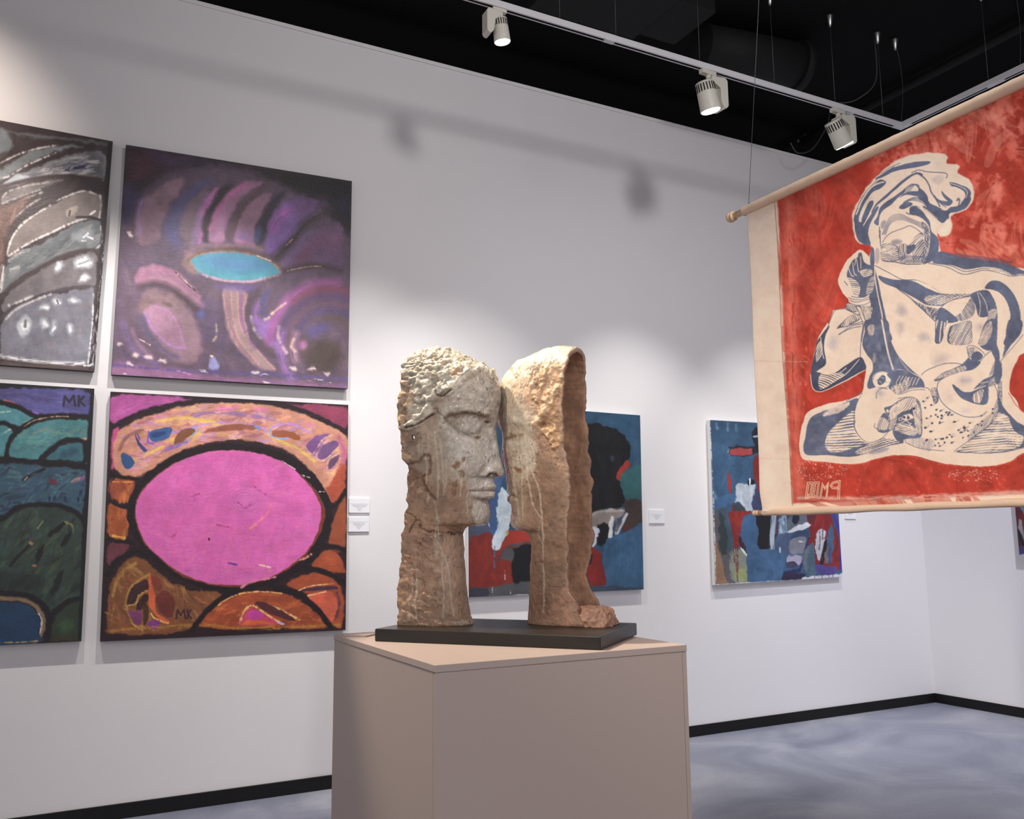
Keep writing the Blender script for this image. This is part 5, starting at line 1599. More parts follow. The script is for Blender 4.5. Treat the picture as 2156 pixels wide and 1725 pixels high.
# the abstract behind the heads
def art_blue_black(A):
    A.view(3.921, 960, 850)
    f, l = A.fill, A.line
    f([(60, 0), (1560, 90), (1560, 1560), (60, 1610)], (46, 86, 120), soft=4, sm=False)
    A.dabs([(100, 30), (1520, 90), (1540, 900), (100, 900)], 120, None, 60, 220, 80, 4, jit=30, a=.45, dry=.4, cols=[(52, 94, 130), (40, 76, 106), (44, 82, 112), (58, 98, 134)])
    f([(1130, 170), (1200, 180), (1330, 220), (1430, 320), (1430, 440), (1360, 600), (1370, 720), (1370, 860), (1180, 880), (1000, 960), (700, 900), (600, 500), (800, 200)], (26, 26, 30), soft=12, rough=4)
    A.dabs([(1120, 220), (1380, 300), (1360, 820), (1110, 860)], 40, None, 50, 200, 90, 8, jit=30, a=.4, dry=.4, cols=[(34, 34, 40), (22, 22, 26), (40, 40, 46)])
    A.ell(1290, 455, 16, 26, 0, (70, 76, 110), soft=16, a=.6)
    f([(1330, 590), (1370, 520), (1410, 470), (1445, 500), (1400, 560), (1370, 640), (1340, 640)], (176, 50, 42), soft=7, rough=3)
    f([(1360, 640), (1400, 570), (1530, 510), (1535, 790), (1400, 790), (1370, 700)], (52, 106, 112), soft=16, rough=4)
    f([(1370, 830), (1430, 795), (1540, 800), (1540, 1020), (1420, 1060), (1370, 1040), (1400, 900)], (74, 58, 56), soft=12, rough=4)
    f([(1370, 1020), (1420, 1000), (1460, 1050), (1410, 1060)], (104, 48, 46), soft=14, rough=4)
    f([(1070, 960), (1160, 890), (1290, 875), (1380, 885), (1390, 920), (1280, 980), (1200, 1000), (1080, 1050)], (150, 136, 130), soft=8, rough=4)
    l([(1100, 930), (1200, 890), (1380, 880)], 30, (196, 184, 176), soft=10, a=.8, dry=.5)
    f([(1160, 1010), (1250, 990), (1290, 1080), (1230, 1150), (1180, 1170), (1150, 1130)], (28, 28, 34), soft=10, rough=4)
    f([(1090, 1060), (1150, 1020), (1180, 1040), (1170, 1120), (1130, 1215), (1085, 1215)], (196, 206, 222), soft=8, rough=4)
    l([(1100, 1060), (1150, 1030), (1165, 1090)], 26, (228, 232, 240), soft=8, dry=.3)
    l([(1290, 950), (1278, 1020), (1272, 1100)], 34, (226, 224, 224), soft=7, rough=2)
    l([(1410, 915), (1380, 970), (1330, 1070)], 26, (206, 204, 208), soft=7, dry=.25)
    l([(1320, 960), (1330, 1000), (1320, 1080)], 22, (178, 178, 188), soft=7, dry=.3)
    f([(1290, 1000), (1330, 950), (1370, 960), (1330, 1060)], (74, 74, 88), soft=10, rough=4, a=.6)
    f([(1230, 1160), (1290, 1100), (1420, 1060), (1545, 1020), (1550, 1530), (1250, 1560), (1210, 1400)], (60, 104, 148), soft=12, rough=4)
    A.dabs([(1250, 1170), (1530, 1060), (1540, 1500), (1260, 1530)], 50, None, 60, 240, 95, 21, jit=15, a=.45, dry=.4, cols=[(70, 116, 162), (54, 96, 138), (66, 108, 150)])
    f([(1085, 1220), (1190, 1215), (1215, 1330), (1240, 1460), (1230, 1490), (1100, 1500)], (150, 40, 36), soft=10, rough=4)
    l([(1115, 1250), (1112, 1290)], 9, (240, 236, 236), dry=.1)
    f([(1090, 1220), (1120, 1250), (1105, 1330)], (36, 34, 40), soft=10, rough=3)
    f([(1100, 1500), (1560, 1530), (1560, 1570), (1090, 1560)], (62, 80, 100), soft=12, rough=4)
    # left part
    f([(60, 900), (400, 900), (300, 1060), (60, 1130)], (78, 86, 110), soft=14, rough=4)
    f([(320, 590), (400, 590), (370, 700), (340, 860), (340, 1060), (280, 1080), (270, 900), (290, 720)], (62, 96, 152), soft=8, rough=3)
    f([(200, 820), (280, 780), (280, 1000), (180, 1050)], (72, 84, 118), soft=12, rough=4)
    l([(265, 940), (275, 1020)], 8, (196, 200, 210), dry=.4)
    f([(105, 1140), (180, 1090), (280, 1060), (310, 1160), (330, 1300), (380, 1290), (440, 1280), (470, 1350), (460, 1480), (300, 1520), (105, 1530)], (146, 42, 34), soft=10, rough=4)
    f([(440, 1050), (620, 1060), (640, 1130), (470, 1160), (380, 1230), (340, 1300), (330, 1240), (400, 1130)], (176, 50, 38), soft=10, rough=4)
    f([(420, 1190), (560, 1150), (640, 1140), (640, 1180), (500, 1200), (420, 1210)], (112, 66, 50), soft=10, rough=4)
    A.dabs([(120, 1150), (300, 1090), (440, 1300), (440, 1470), (120, 1510)], 30, None, 50, 200, 80, 33, jit=40, a=.4, dry=.4, cols=[(160, 48, 36), (128, 36, 34), (140, 46, 40)])
    f([(470, 1200), (660, 1180), (660, 1480), (480, 1480), (450, 1300)], (26, 26, 30), soft=12, rough=4)
    f([(380, 1260), (440, 1210), (480, 1230), (460, 1300), (400, 1290)], (84, 82, 88), soft=12, rough=4)
    f([(105, 1530), (300, 1520), (460, 1480), (640, 1480), (640, 1590), (105, 1600)], (84, 84, 90), soft=12, rough=4)
    f([(105, 1530), (260, 1535), (260, 1600), (105, 1600)], (58, 58, 74), soft=12, rough=4)
    f([(330, 860), (370, 720), (400, 700), (470, 800), (470, 900), (440, 1050), (400, 1120), (360, 1210), (300, 1180), (320, 1080), (350, 980)], (200, 216, 230), soft=7, rough=4)
    A.dabs([(350, 840), (390, 730), (460, 820), (420, 1060), (340, 1160)], 30, None, 22, 110, 100, 44, jit=25, a=.6, dry=.4, cols=[(224, 232, 240), (176, 198, 220), (206, 214, 224), (190, 206, 214)])
    l([(330, 940), (380, 930), (430, 940)], 10, (236, 240, 244), dry=.3)
    A.ell(425, 1070, 14, 24, 10, (176, 178, 90), soft=10, rough=3)
    f([(440, 1000), (450, 970), (455, 1020)], (30, 40, 44), soft=6, rough=3)
    l([(320, 1180), (318, 1260), (318, 1350)], 14, (96, 92, 118), soft=6, dry=.4)
    A.lines([[(300, 1520), (302, 1560)], [(448, 1540), (450, 1570)], [(405, 1380), (404, 1450)]], 6, (196, 200, 206), dry=.3)
    l([(480, 1580), (600, 1580)], 9, (236, 236, 236), dry=.2)
    A.weave(.03)


# the blue and red abstract behind the banner
def art_blue_red(A):
    A.view(4.311, 1470, 860)
    f, l = A.fill, A.line
    f([(100, 100), (1340, 180), (1320, 1540), (150, 1610)], (54, 92, 130), soft=4, sm=False)
    A.dabs([(120, 120), (1300, 180), (1300, 900), (140, 900)], 120, None, 50, 170, 100, 4, jit=40, a=.45, dry=.4, cols=[(60, 100, 140), (48, 80, 116), (56, 92, 134), (70, 108, 146)])
    f([(120, 130), (540, 140), (540, 330), (300, 340), (130, 300)], (46, 78, 112), soft=40, rough=5, a=.6)
    A.lines([[(165, 140), (170, 180)], [(270, 140), (268, 200)], [(345, 150), (350, 200)], [(150, 760), (160, 840)]], 26, (120, 158, 190), soft=14, a=.7, dry=.45)
    f([(500, 190), (600, 180), (600, 430), (520, 400), (500, 300)], (26, 30, 42), soft=12, rough=4)
    l([(500, 260), (560, 250)], 20, (150, 170, 196), dry=.4)
    f([(270, 370), (300, 345), (490, 345), (530, 390), (500, 430), (300, 430)], (34, 36, 46), soft=9, rough=4)
    f([(285, 385), (310, 362), (480, 362), (492, 400), (470, 425), (300, 425)], (178, 62, 62), soft=7, rough=3)
    l([(265, 400), (285, 370)], 8, (226, 230, 236), dry=.2)
    f([(500, 480), (540, 430), (640, 430), (640, 860), (560, 830), (530, 690), (500, 600)], (140, 36, 34), soft=9, rough=4)
    f([(265, 600), (285, 590), (300, 690), (302, 770), (285, 770), (270, 690)], (170, 46, 42), soft=6, rough=3)
    f([(330, 850), (340, 760), (350, 690), (400, 680), (470, 690), (510, 700), (515, 760), (490, 860), (495, 920), (430, 920), (370, 860)], (176, 188, 200), soft=7, rough=4)
    A.dabs([(350, 700), (510, 700), (490, 900), (380, 860)], 30, None, 26, 100, 95, 14, jit=35, a=.6, dry=.4, cols=[(196, 206, 216), (160, 174, 190), (186, 196, 206)])
    f([(445, 660), (490, 640), (520, 670), (500, 690), (460, 690)], (24, 26, 34), soft=8, rough=4)
    l([(470, 640), (470, 690)], 12, (226, 232, 236), dry=.2)
    f([(505, 760), (540, 740), (580, 940), (500, 930)], (58, 66, 104), soft=12, rough=4)
    f([(140, 830), (300, 780), (340, 800), (310, 860), (150, 920)], (62, 104, 152), soft=10, rough=4)
    f([(310, 870), (420, 890), (440, 930), (320, 940)], (58, 66, 78), soft=12, rough=4)
    l([(306, 850), (312, 930)], 9, (160, 40, 40), dry=.2)
    # lower field
    f([(140, 960), (250, 930), (300, 1280), (200, 1330), (145, 1180)], (92, 84, 92), soft=14, rough=4)
    f([(190, 940), (250, 950), (320, 1270), (270, 1290), (200, 1100)], (60, 84, 104), soft=10, rough=4)
    f([(190, 990), (230, 980), (260, 1200), (240, 1370), (200, 1280)], (50, 62, 66), soft=10, rough=4)
    f([(280, 950), (470, 930), (450, 1000), (390, 1060), (390, 1170), (350, 1270), (320, 1240), (300, 1060)], (150, 38, 34), soft=9, rough=4)
    A.dabs([(290, 960), (450, 950), (390, 1060), (340, 1230)], 20, None, 30, 120, 85, 17, jit=20, a=.5, dry=.4, cols=[(170, 52, 40), (130, 34, 34)])
    f([(395, 1040), (440, 980), (520, 960), (550, 1260), (470, 1310), (430, 1320), (390, 1190)], (58, 96, 140), soft=9, rough=4)
    f([(370, 1180), (400, 1170), (450, 1330), (430, 1340), (380, 1250)], (62, 36, 48), soft=8, rough=4)
    f([(515, 960), (660, 960), (660, 1270), (560, 1270), (540, 1100)], (30, 28, 32), soft=10, rough=4)
    l([(690, 960), (675, 1100), (668, 1280)], 46, (164, 178, 196), soft=8, dry=.3)
    l([(725, 970), (712, 1180)], 22, (112, 40, 42), soft=8, dry=.2)
    f([(700, 1150), (740, 1180), (740, 1270), (700, 1280)], (44, 36, 40), soft=8, rough=4)
    f([(735, 1000), (800, 980), (820, 1150), (740, 1160)], (136, 164, 190), soft=9, rough=4)
    A.dabs([(740, 1000), (800, 990), (800, 1150), (740, 1150)], 14, None, 12, 90, 92, 19, jit=6, a=.7, dry=.4, cols=[(196, 208, 222), (96, 130, 170), (70, 104, 150)])
    f([(720, 1160), (960, 1150), (950, 1360), (720, 1330)], (70, 92, 128), soft=16, rough=5)
    f([(810, 960), (830, 950), (820, 1060), (812, 1100)], (112, 40, 44), soft=7, rough=4)
    f([(820, 1000), (1010, 950), (1020, 1060), (830, 1120)], (98, 106, 122), soft=12, rough=4)
    A.ell(885, 1000, 34, 46, 10, (34, 40, 58), soft=8, rough=3)
    f([(820, 1110), (870, 1070), (960, 1040), (1040, 1050), (1000, 1080), (900, 1110), (830, 1140)], (214, 216, 224), soft=7, rough=4)
    f([(845, 1165), (900, 1110), (990, 1100), (1010, 1130), (960, 1180), (860, 1195)], (52, 76, 110), soft=8, rough=3)
    f([(830, 1200), (980, 1180), (960, 1290), (840, 1310)], (130, 132, 148), soft=14, rough=5)
    l([(920, 1210), (970, 1215)], 14, (214, 214, 222), dry=.4)
    f([(820, 1340), (950, 1330), (930, 1420), (830, 1420)], (176, 170, 198), soft=14, rough=5)
    f([(800, 1410), (870, 1390), (900, 1440), (800, 1460)], (66, 62, 92), soft=10, rough=4)
    l([(1010, 1180), (980, 1270), (945, 1400), (915, 1480)], 22, (50, 42, 108), soft=7, dry=.15)
    l([(750, 1500), (850, 1485), (920, 1470)], 26, (48, 40, 98), soft=8, dry=.2)
    f([(740, 1510), (940, 1490), (955, 1550), (760, 1570)], (46, 40, 66), soft=9, rough=4)
    f([(960, 1300), (1020, 1260), (1010, 1480), (950, 1440)], (104, 118, 130), soft=12, rough=4)
    f([(960, 1540), (1320, 1500), (1320, 1560), (960, 1580)], (214, 212, 226), soft=10, rough=4)
    f([(150, 1180), (200, 1330), (240, 1480), (290, 1590), (150, 1600)], (150, 112, 84), soft=10, rough=4)
    f([(210, 1350), (270, 1340), (330, 1560), (280, 1600), (240, 1500)], (92, 88, 92), soft=10, rough=4)
    f([(280, 1300), (430, 1300), (470, 1450), (470, 1560), (350, 1600), (300, 1480)], (134, 140, 124), soft=14, rough=5)
    A.ell(410, 1510, 70, 70, 0, (160, 168, 96), soft=50, rough=6, a=.8)
    f([(370, 1260), (400, 1270), (460, 1340), (430, 1340)], (214, 214, 214), soft=8, rough=5)
    A.lines([[(340, 1230), (345, 1400), (360, 1590)], [(318, 1260), (330, 1400)], [(355, 1250), (362, 1500)], [(300, 1270), (305, 1330)]], 7, (120, 46, 44), soft=4, dry=.2)
    f([(450, 1320), (580, 1285), (720, 1300), (790, 1350), (770, 1480), (750, 1570), (500, 1580), (450, 1520)], (62, 100, 144), soft=8, rough=4)
    A.dabs([(470, 1330), (740, 1310), (740, 1560), (480, 1560)], 30, None, 50, 150, 30, 27, jit=60, a=.4, dry=.4, cols=[(70, 110, 156), (54, 90, 130)])
    l([(740, 1265), (742, 1310)], 10, (230, 230, 232), dry=.2)
    # red figure shape at the right
    f([(1020, 1050), (1060, 960), (1190, 960), (1230, 1080), (1270, 1180), (1290, 1400), (1270, 1470), (1180, 1440), (1060, 1420), (1050, 1250), (1000, 1240), (1020, 1140)], (146, 36, 36), soft=9, rough=4)
    A.dabs([(1050, 980), (1180, 980), (1270, 1200), (1270, 1440), (1070, 1400)], 26, None, 26, 120, 95, 37, jit=20, a=.5, dry=.4, cols=[(176, 50, 44), (112, 34, 44), (160, 40, 36)])
    f([(1000, 950), (1060, 960), (1040, 1050), (1000, 1040)], (104, 40, 44), soft=10, rough=4)
    f([(1065, 1250), (1080, 1130), (1120, 1090), (1155, 1120), (1150, 1230), (1110, 1380), (1080, 1340)], (196, 196, 206), soft=8, rough=4)
    A.lines([[(1105, 1120), (1108, 1200), (1100, 1280)], [(1130, 1110), (1132, 1190)]], 9, (96, 80, 96), soft=5, dry=.4)
    l([(1165, 1210), (1140, 1300), (1120, 1420)], 28, (34, 30, 44), soft=7, dry=.05)
    f([(1180, 1100), (1210, 1060), (1230, 1180), (1220, 1380), (1185, 1380), (1170, 1240)], (66, 98, 134), soft=8, rough=4)
    l([(1195, 1280), (1190, 1400)], 20, (70, 70, 130), soft=6, dry=.3)
    f([(1160, 1280), (1180, 1260), (1180, 1390), (1140, 1390)], (110, 104, 100), soft=8, rough=4)
    f([(1015, 1240), (1055, 1230), (1060, 1440), (1100, 1480), (1000, 1530), (990, 1440)], (76, 104, 126), soft=9, rough=4)
    f([(1060, 1440), (1150, 1420), (1250, 1440), (1240, 1490), (1160, 1510), (1060, 1480)], (84, 66, 150), soft=9, rough=4)
    l([(1225, 960), (1270, 1080), (1300, 1200), (1300, 1460)], 36, (70, 54, 156), soft=8, dry=.1)
    A.lines([[(1125, 1500), (1125, 1540)], [(1188, 1490), (1190, 1550)], [(1222, 1480), (1224, 1545)], [(1058, 1520), (1058, 1555)], [(790, 1540), (790, 1570)]], 5, (66, 56, 110), soft=3)
    l([(105, 100), (140, 900), (160, 1605)], 10, (206, 206, 208), soft=5, dry=.5)
    l([(140, 1607), (560, 1580), (960, 1560), (1320, 1535)], 12, (220, 220, 224), soft=6, dry=.35)
    A.weave(.03)


def art_corner(A):
    A.view(8.62, 2056, 1040)
    f, l = A.fill, A.line
    f([(600, -2000), (6000, -2000), (6000, 1300), (600, 1300)], (60, 96, 132), soft=4, sm=False)
    A.dabs([(700, -1500), (4000, -1500), (4000, 1000), (700, 1000)], 60, None, 200, 700, 90, 4, jit=60, a=.5, dry=.4, cols=[(66, 104, 142), (50, 80, 120), (146, 40, 36), (176, 190, 204), (40, 36, 44)])
    f([(690, 100), (860, 150), (1000, 500), (1000, 960), (760, 960)], (112, 34, 34), soft=20, rough=3)
    f([(800, 230), (900, 260), (900, 380), (850, 370)], (86, 140, 160), soft=20, rough=3)
    f([(755, 520), (790, 450), (840, 520), (860, 640), (900, 900), (840, 880), (770, 640)], (150, 142, 148), soft=20, rough=3)
    l([(745, 660), (800, 780), (860, 930)], 60, (30, 26, 30), soft=16)
    l([(690, 230), (720, 500), (745, 700), (775, 950)], 36, (46, 40, 76), soft=16)
    f([(765, 970), (860, 940), (1100, 930), (1100, 1070), (775, 1105)], (66, 56, 112), soft=20, rough=2)
    f([(775, 1110), (1100, 1060), (1100, 1160), (780, 1160)], (186, 186, 200), soft=20, rough=2)
    A.weave(.03)


e = -.05
cx = lambda px_: on_y(px_, e)
NB = (0, -1, 0)
TLb, TRb, BRb, BLb = [cx(p) for p in [(265.6, 304.7), (740.9, 381.5), (732.3, 818.5), (234.7, 788.9)]]
GRP = None
canvas('purple painting with a turquoise oval pool, upper of the two beside the bare wall', TLb, TRb, BRb, BLb, NB, art_purple, (90, 66, 88), 470, 470, G_B, sat=.74, haze=.012)  # stronger grey gloss haze painted over this canvas
TLc, TRc, BRc, BLc = [cx(p) for p in [(233.2, 824.7), (733.4, 852.8), (727.6, 1327.3), (211.3, 1351.6)]]
canvas('painting of a bright pink disc ringed in black, below the purple one', TLc, TRc, BRc, BLc, NB, art_pink, (46, 28, 34), 480, 470, G_C, relief=.0016, sat=.86)
a1, a2 = cx((237.7, 297.7)), cx((198.7, 782.5))
canvas('grey painting of feathery arcs, cut off by the left edge, left of the purple one', a1 - np.array([1.38, 0, -.01]), a1, a2, a2 - np.array([1.37, 0, .0]), NB, art_grey, (70, 58, 60), 620, 440, G_A)
d1, d2_ = cx((198.8, 818.7)), cx((171.1, 1350.7))
canvas('dark teal landscape painting with a blue pool, lowest at the left edge', d1 - np.array([1.38, 0, .0]), d1, d2_, d2_ - np.array([1.38, 0, -.01]), NB, art_teal, (40, 38, 44), 620, 440, G_D)
E0, E1, E2 = cx((987, 1258)), cx((1347.7, 874.7)), cx((1355.3, 1241.5))
canvas('dark blue and black abstract painting partly hidden behind the heads', (E0[0] - .004, e, 2.415), E1, E2, E0, NB, art_blue_black, (46, 86, 120), 400, 360, G_E, edge=M_EDGE_W)
F0, F1, F2 = cx((1494.4, 884.4)), cx((1506, 1232.3)), cx((1773.9, 1214.9))
canvas('blue abstract painting with red and white patches, partly behind the banner', F0, (F2[0] - .004, e, 2.41), F2, F1, NB, art_blue_red, (54, 92, 130), 400, 400, G_F, edge=M_EDGE_W)
g0, g1 = on_x((2137, 1068), XR - .06), on_x((2146.5, 1172), XR - .06)
canvas('abstract painting on the right wall, just a sliver below the banner', (XR - .06, g1[1], 2.4), (XR - .06, g1[1] - 1.4, 2.4), (XR - .06, g1[1] - 1.4, g1[2]), (XR - .06, g1[1], g1[2]), (-1, 0, 0), art_corner, (60, 96, 132), 200, 200, G_F, edge=M_EDGE_W)

# ------------------------------------------------------------------ caption plates on the wall
M_PLATE = simple('white_caption_plate', (236, 236, 240), .5)
M_INK = simple('grey_caption_print', (176, 174, 178), .8)


def caption(x0, x1, z0, z1, label, widths, top=.62):
    t = thing('caption_plate', label, 'wall label', ((x0 + x1) / 2, -.006, (z0 + z1) / 2))
    w, h = x1 - x0, z1 - z0
    put('plate', box_mesh('plate', (-w / 2, -.006, -h / 2), (w / 2, .006, h / 2), .001), M_PLATE, t)
    bm = bmesh.new()
    z = h * (top - .5)
    for i, k in enumerate(widths):
        r = random.Random(i)
        x, xe = -w * k / 2, w * k / 2
        hgt = .0012 if i == 0 else .0030
        while x < xe:
            d = (xe - x) if i == 0 else min(r.uniform(.006, .02), xe - x)
            add_box(bm, (x, -.0066, z - hgt / 2), (x + d, -.0060, z + hgt / 2))
            x += d + .003
        z -= .0085
    put('printed_lines', bm_mesh('printed_lines', bm), M_INK, t)
    return t


caption(1.764, 1.902, 1.660, 1.752, 'upper of the two white caption plates beside the pink disc painting', [.9, .74, .6, .34, .2, .1])
caption(1.762, 1.900, 1.540, 1.634, 'lower of the two white caption plates beside the pink disc painting', [.9, .58, .52, .34, .2, .1], .66)
caption(4.112, 4.257, 1.588, 1.690, 'white caption plate right of the dark blue abstract painting', [.8, .44, .44, .3, .16], .66)
caption(6.200, 6.330, 1.622, 1.71, 'white caption plate under the banner, right of the blue and red abstract', [.8, .44, .3], .62)
# ------------------------------------------------------------------ hanging printed banner
XB = 3.04
M_CLOTH = painted('printed_cotton', .85, .35, 1500, .15)
M_SLEEVE = simple('cotton_sleeve', (226, 198, 172), .85, noise=.05, scale=40, bump=.2, bscale=500, spec=.15)
M_DOWEL = simple('pale_wood_dowel', (222, 188, 152), .5, noise=.12, scale=14, spec=.3)

RED, RED_D, RED_L = (180, 68, 56), (154, 54, 44), (222, 112, 96)
CL, BLU, BLU_D = (230, 210, 192), (97, 105, 128), (76, 83, 104)


def art_banner(A):
    f, l, h = A.fill, A.line, A.hatch
    V1 = (4.108, 1740, 300)
    V2 = (4.0116, 1640, 680)
    V0 = (1.7252, 1530, 120)
    # red ground with scrubbed patches
    A.view(1, 0, 0)
    f([(1636, 415), (1760, 350), (2160, 165), (2700, -80), (2700, 1040), (2156, 1040), (1850, 1053), (1669, 1060), (1655, 800), (1645, 600)], RED, soft=5, rough=1.4, sm=False, var=.14)
    A.dabs([(1660, 420), (2150, 190), (2400, 100), (2400, 1030), (1680, 1050)], 150, None, 44, 130, 60, 3, jit=60, a=.45, dry=.35, var=.1, cols=[RED_D, RED_D, (172, 56, 46), (194, 82, 68), (182, 62, 50)])
    for p in [[(1840, 330), (1960, 270), (2060, 250), (2000, 330), (1900, 350)], [(2080, 250), (2156, 210), (2156, 330), (2110, 300)], [(1990, 480), (2080, 460), (2156, 470), (2156, 560), (2080, 545), (1990, 530)],
              [(2050, 380), (2120, 350), (2110, 430), (2060, 440)], [(2170, 200), (2300, 160), (2300, 400), (2200, 350)]]:
        f(p, (226, 146, 130), soft=50, rough=10, a=.62, patchy=.40)
    f([(2010, 485), (2106, 500), (2090, 545), (2020, 535)], RED, soft=6, rough=4, a=.6)
    l([(1660, 430), (1665, 700), (1680, 1040)], 24, (224, 130, 112), soft=16, rough=5, a=.6, dry=.3)
    l([(1680, 1050), (1900, 1048), (2156, 1036)], 8, CL, soft=4, rough=3, a=.6, dry=.35)
    A.view(*V2)
    A.dabs([(180, 1170), (560, 1180), (520, 1290), (200, 1330)], 120, CL, 5, 12, 80, 31, jit=80, a=.8, dry=.45)
    A.dabs([(1470, 1240), (1850, 1250), (1840, 1340), (1480, 1340)], 110, CL, 5, 13, 10, 35, jit=60, a=.8, dry=.5)
    A.dabs([(120, 1150), (2000, 1200), (2050, 1430), (130, 1520)], 70, (226, 118, 96), 12, 36, 70, 37, jit=60, a=.4, dry=.5)
    A.dabs([(60, 60), (280, 40), (250, 560), (700, 430), (640, 600), (200, 700), (90, 1000)], 40, (220, 126, 108), 18, 60, 80, 39, jit=50, a=.35, dry=.5)
    A.view(1, 0, 0)
    A.dabs([(1770, 340), (2300, 120), (2300, 620), (2000, 600), (2060, 400), (1850, 330)], 46, (222, 140, 122), 34, 90, 70, 51, jit=50, a=.4, dry=.45)
    A.dabs([(1645, 440), (1800, 370), (1790, 560), (1690, 900), (1665, 900)], 26, (216, 120, 104), 26, 90, 80, 53, jit=40, a=.18, dry=.5)
    A.view(1, 0, 0)
    f([(1500, 300), (1630, 300), (1632, 427), (1638, 560), (1648, 760), (1660, 940), (1668, 1110), (1500, 1110)], CL, soft=3, rough=.6, sm=False, var=.03)
    # ---------------------------------------------------------------- pale halo round the figure
    A.view(*V1)
    f([(225, 600), (300, 460), (400, 330), (520, 220), (640, 140), (780, 100), (960, 90), (1050, 120), (1040, 180), (1150, 205), (1140, 270), (1250, 330), (1285, 430), (1260, 540), (1180, 600), (1090, 630), (1095, 730), (1065, 800), (1000, 815), (965, 790), (990, 920), (980, 1010),
       (700, 1100), (440, 1100), (380, 1050), (395, 900), (290, 870), (235, 800), (220, 680)], CL, soft=12, rough=3, var=.03)
    f([(95, 1190), (125, 1090), (190, 1000), (270, 940), (320, 935), (400, 1010), (460, 1060), (460, 1400), (300, 1480), (180, 1350), (125, 1290)], CL, soft=6, rough=2, var=.03)
    f([(960, 1000), (1709, 1090), (1900, 1180), (2000, 1500), (1800, 1725), (700, 1725), (440, 1500), (400, 1060)], CL, soft=6, rough=1.5, var=.03, sm=False)
    f([(0, 1725), (0, 1610), (50, 1450), (160, 1435), (330, 1400), (460, 1400), (700, 1725)], CL, soft=6, rough=1.5, var=.03, sm=False)
    A.view(*V2)
    f([(400, 0), (330, 110), (290, 260), (262, 440), (280, 560), (340, 582), (500, 520), (700, 420), (740, 360), (720, 60)], CL, soft=4, rough=1, sm=False, var=.03)
    f([(165, 1060), (175, 940), (200, 830), (240, 750), (380, 690), (560, 650), (690, 600), (720, 500), (740, 380), (700, 200), (740, 0), (2100, -60), (2400, 100), (2400, 1000), (2070, 1100), (1960, 1170), (1820, 1205), (1640, 1212), (1380, 1185), (1180, 1130), (1010, 1118), (860, 1140), (700, 1185), (560, 1192), (330, 1170), (200, 1150)], CL, soft=4, rough=1.4, var=.03)
    l([(195, 1150), (330, 1176), (480, 1190), (640, 1195), (800, 1160), (1000, 1122), (1160, 1138), (1350, 1188), (1600, 1216), (1800, 1212), (1950, 1180), (2070, 1105)], 6, (214, 110, 90), soft=5, rough=2, a=.7, dry=.45)
    # red gap at the right edge
    f([(1945, 520), (1965, 420), (2010, 320), (2090, 250), (2500, 200), (2500, 700), (2090, 760), (2010, 660), (1955, 590)], RED, soft=6, rough=1.5)
    l([(1938, 590), (2000, 690), (2080, 770)], 6, (210, 90, 76), soft=3)
    # ---------------------------------------------------------------- hair
    A.view(*V1)
    B = dict(soft=2.2, rough=.7, var=.14)
    f([(235, 640), (300, 485), (400, 365), (470, 322), (520, 345), (480, 395), (395, 440), (330, 540), (280, 655), (292, 690), (320, 640), (365, 540), (400, 505), (412, 520), (395, 570), (330, 690), (322, 722), (380, 640), (440, 560), (460, 570), (420, 640), (385, 710), (368, 790), (390, 890), (290, 860), (248, 780), (238, 700)], BLU, **B)
    f([(280, 655), (300, 590), (350, 500), (400, 470), (412, 480), (380, 530), (330, 620), (300, 690)], CL, soft=2, rough=.6)
    f([(305, 670), (330, 600), (370, 520), (395, 505), (408, 520), (380, 600), (335, 690), (318, 700)], BLU, **B)
    l([(255, 620), (310, 500), (390, 390), (470, 350), (500, 345)], 12, CL, soft=2, rough=.7)
    l([(270, 560), (340, 440), (440, 340), (540, 260)], 5, CL, soft=2)
    f([(490, 272), (560, 230), (640, 200), (760, 170), (890, 163), (885, 188), (800, 212), (680, 232), (580, 256), (520, 288), (440, 320), (430, 310)], BLU, **B)
    A.lines([[(480, 270), (560, 215), (640, 180)], [(430, 330), (500, 270), (590, 210)]], 5, BLU)
    l([(400, 605), (440, 540), (520, 470), (600, 400), (660, 345), (740, 285), (800, 268), (830, 280)], 24, BLU, soft=2.2, rough=.8, var=.14, taper=(.5, .6))
    l([(780, 262), (850, 310), (890, 370), (910, 430), (950, 490), (985, 555)], 11, BLU, soft=2, rough=.7)
    l([(740, 262), (800, 240), (880, 255), (1035, 268), (1040, 310)], 7, BLU, soft=2)
    f([(418, 690), (450, 640), (470, 570), (520, 520), (580, 480), (650, 430), (690, 400), (680, 440), (640, 480), (700, 455), (790, 465), (810, 440), (790, 425), (720, 428), (640, 470), (570, 540), (500, 590), (470, 640), (462, 715), (440, 716)], BLU, **B)
    f([(805, 400), (850, 425), (880, 470), (895, 520), (970, 560), (1000, 580), (900, 590), (850, 520), (800, 480)], BLU, **B)
    for i in range(6):
        l([(655 + 14 * i, 440 - 2 * i), (700 + 13 * i, 388 - 3 * i), (750 + 10 * i, 360 + 2 * i), (795 + 5 * i, 385 + 8 * i), (812, 430)], 4.5, BLU, soft=1.6)
    f([(700, 440), (760, 425), (810, 430), (800, 465), (720, 455)], BLU, **B)
    f([(890, 560), (960, 570), (1040, 590), (1080, 560), (1150, 548), (1240, 470), (1258, 500), (1220, 565), (1150, 600), (1075, 615), (1065, 665), (1030, 695), (975, 675), (920, 610)], BLU, **B)
    f([(940, 470), (985, 500), (1050, 510), (1085, 495), (1098, 520), (1070, 548), (1030, 545), (980, 520)], BLU, **B)
    f([(1000, 420), (1040, 460), (1090, 500), (1060, 510), (1015, 470)], BLU, **B)
    l([(940, 460), (980, 520), (1040, 560)], 7, BLU)
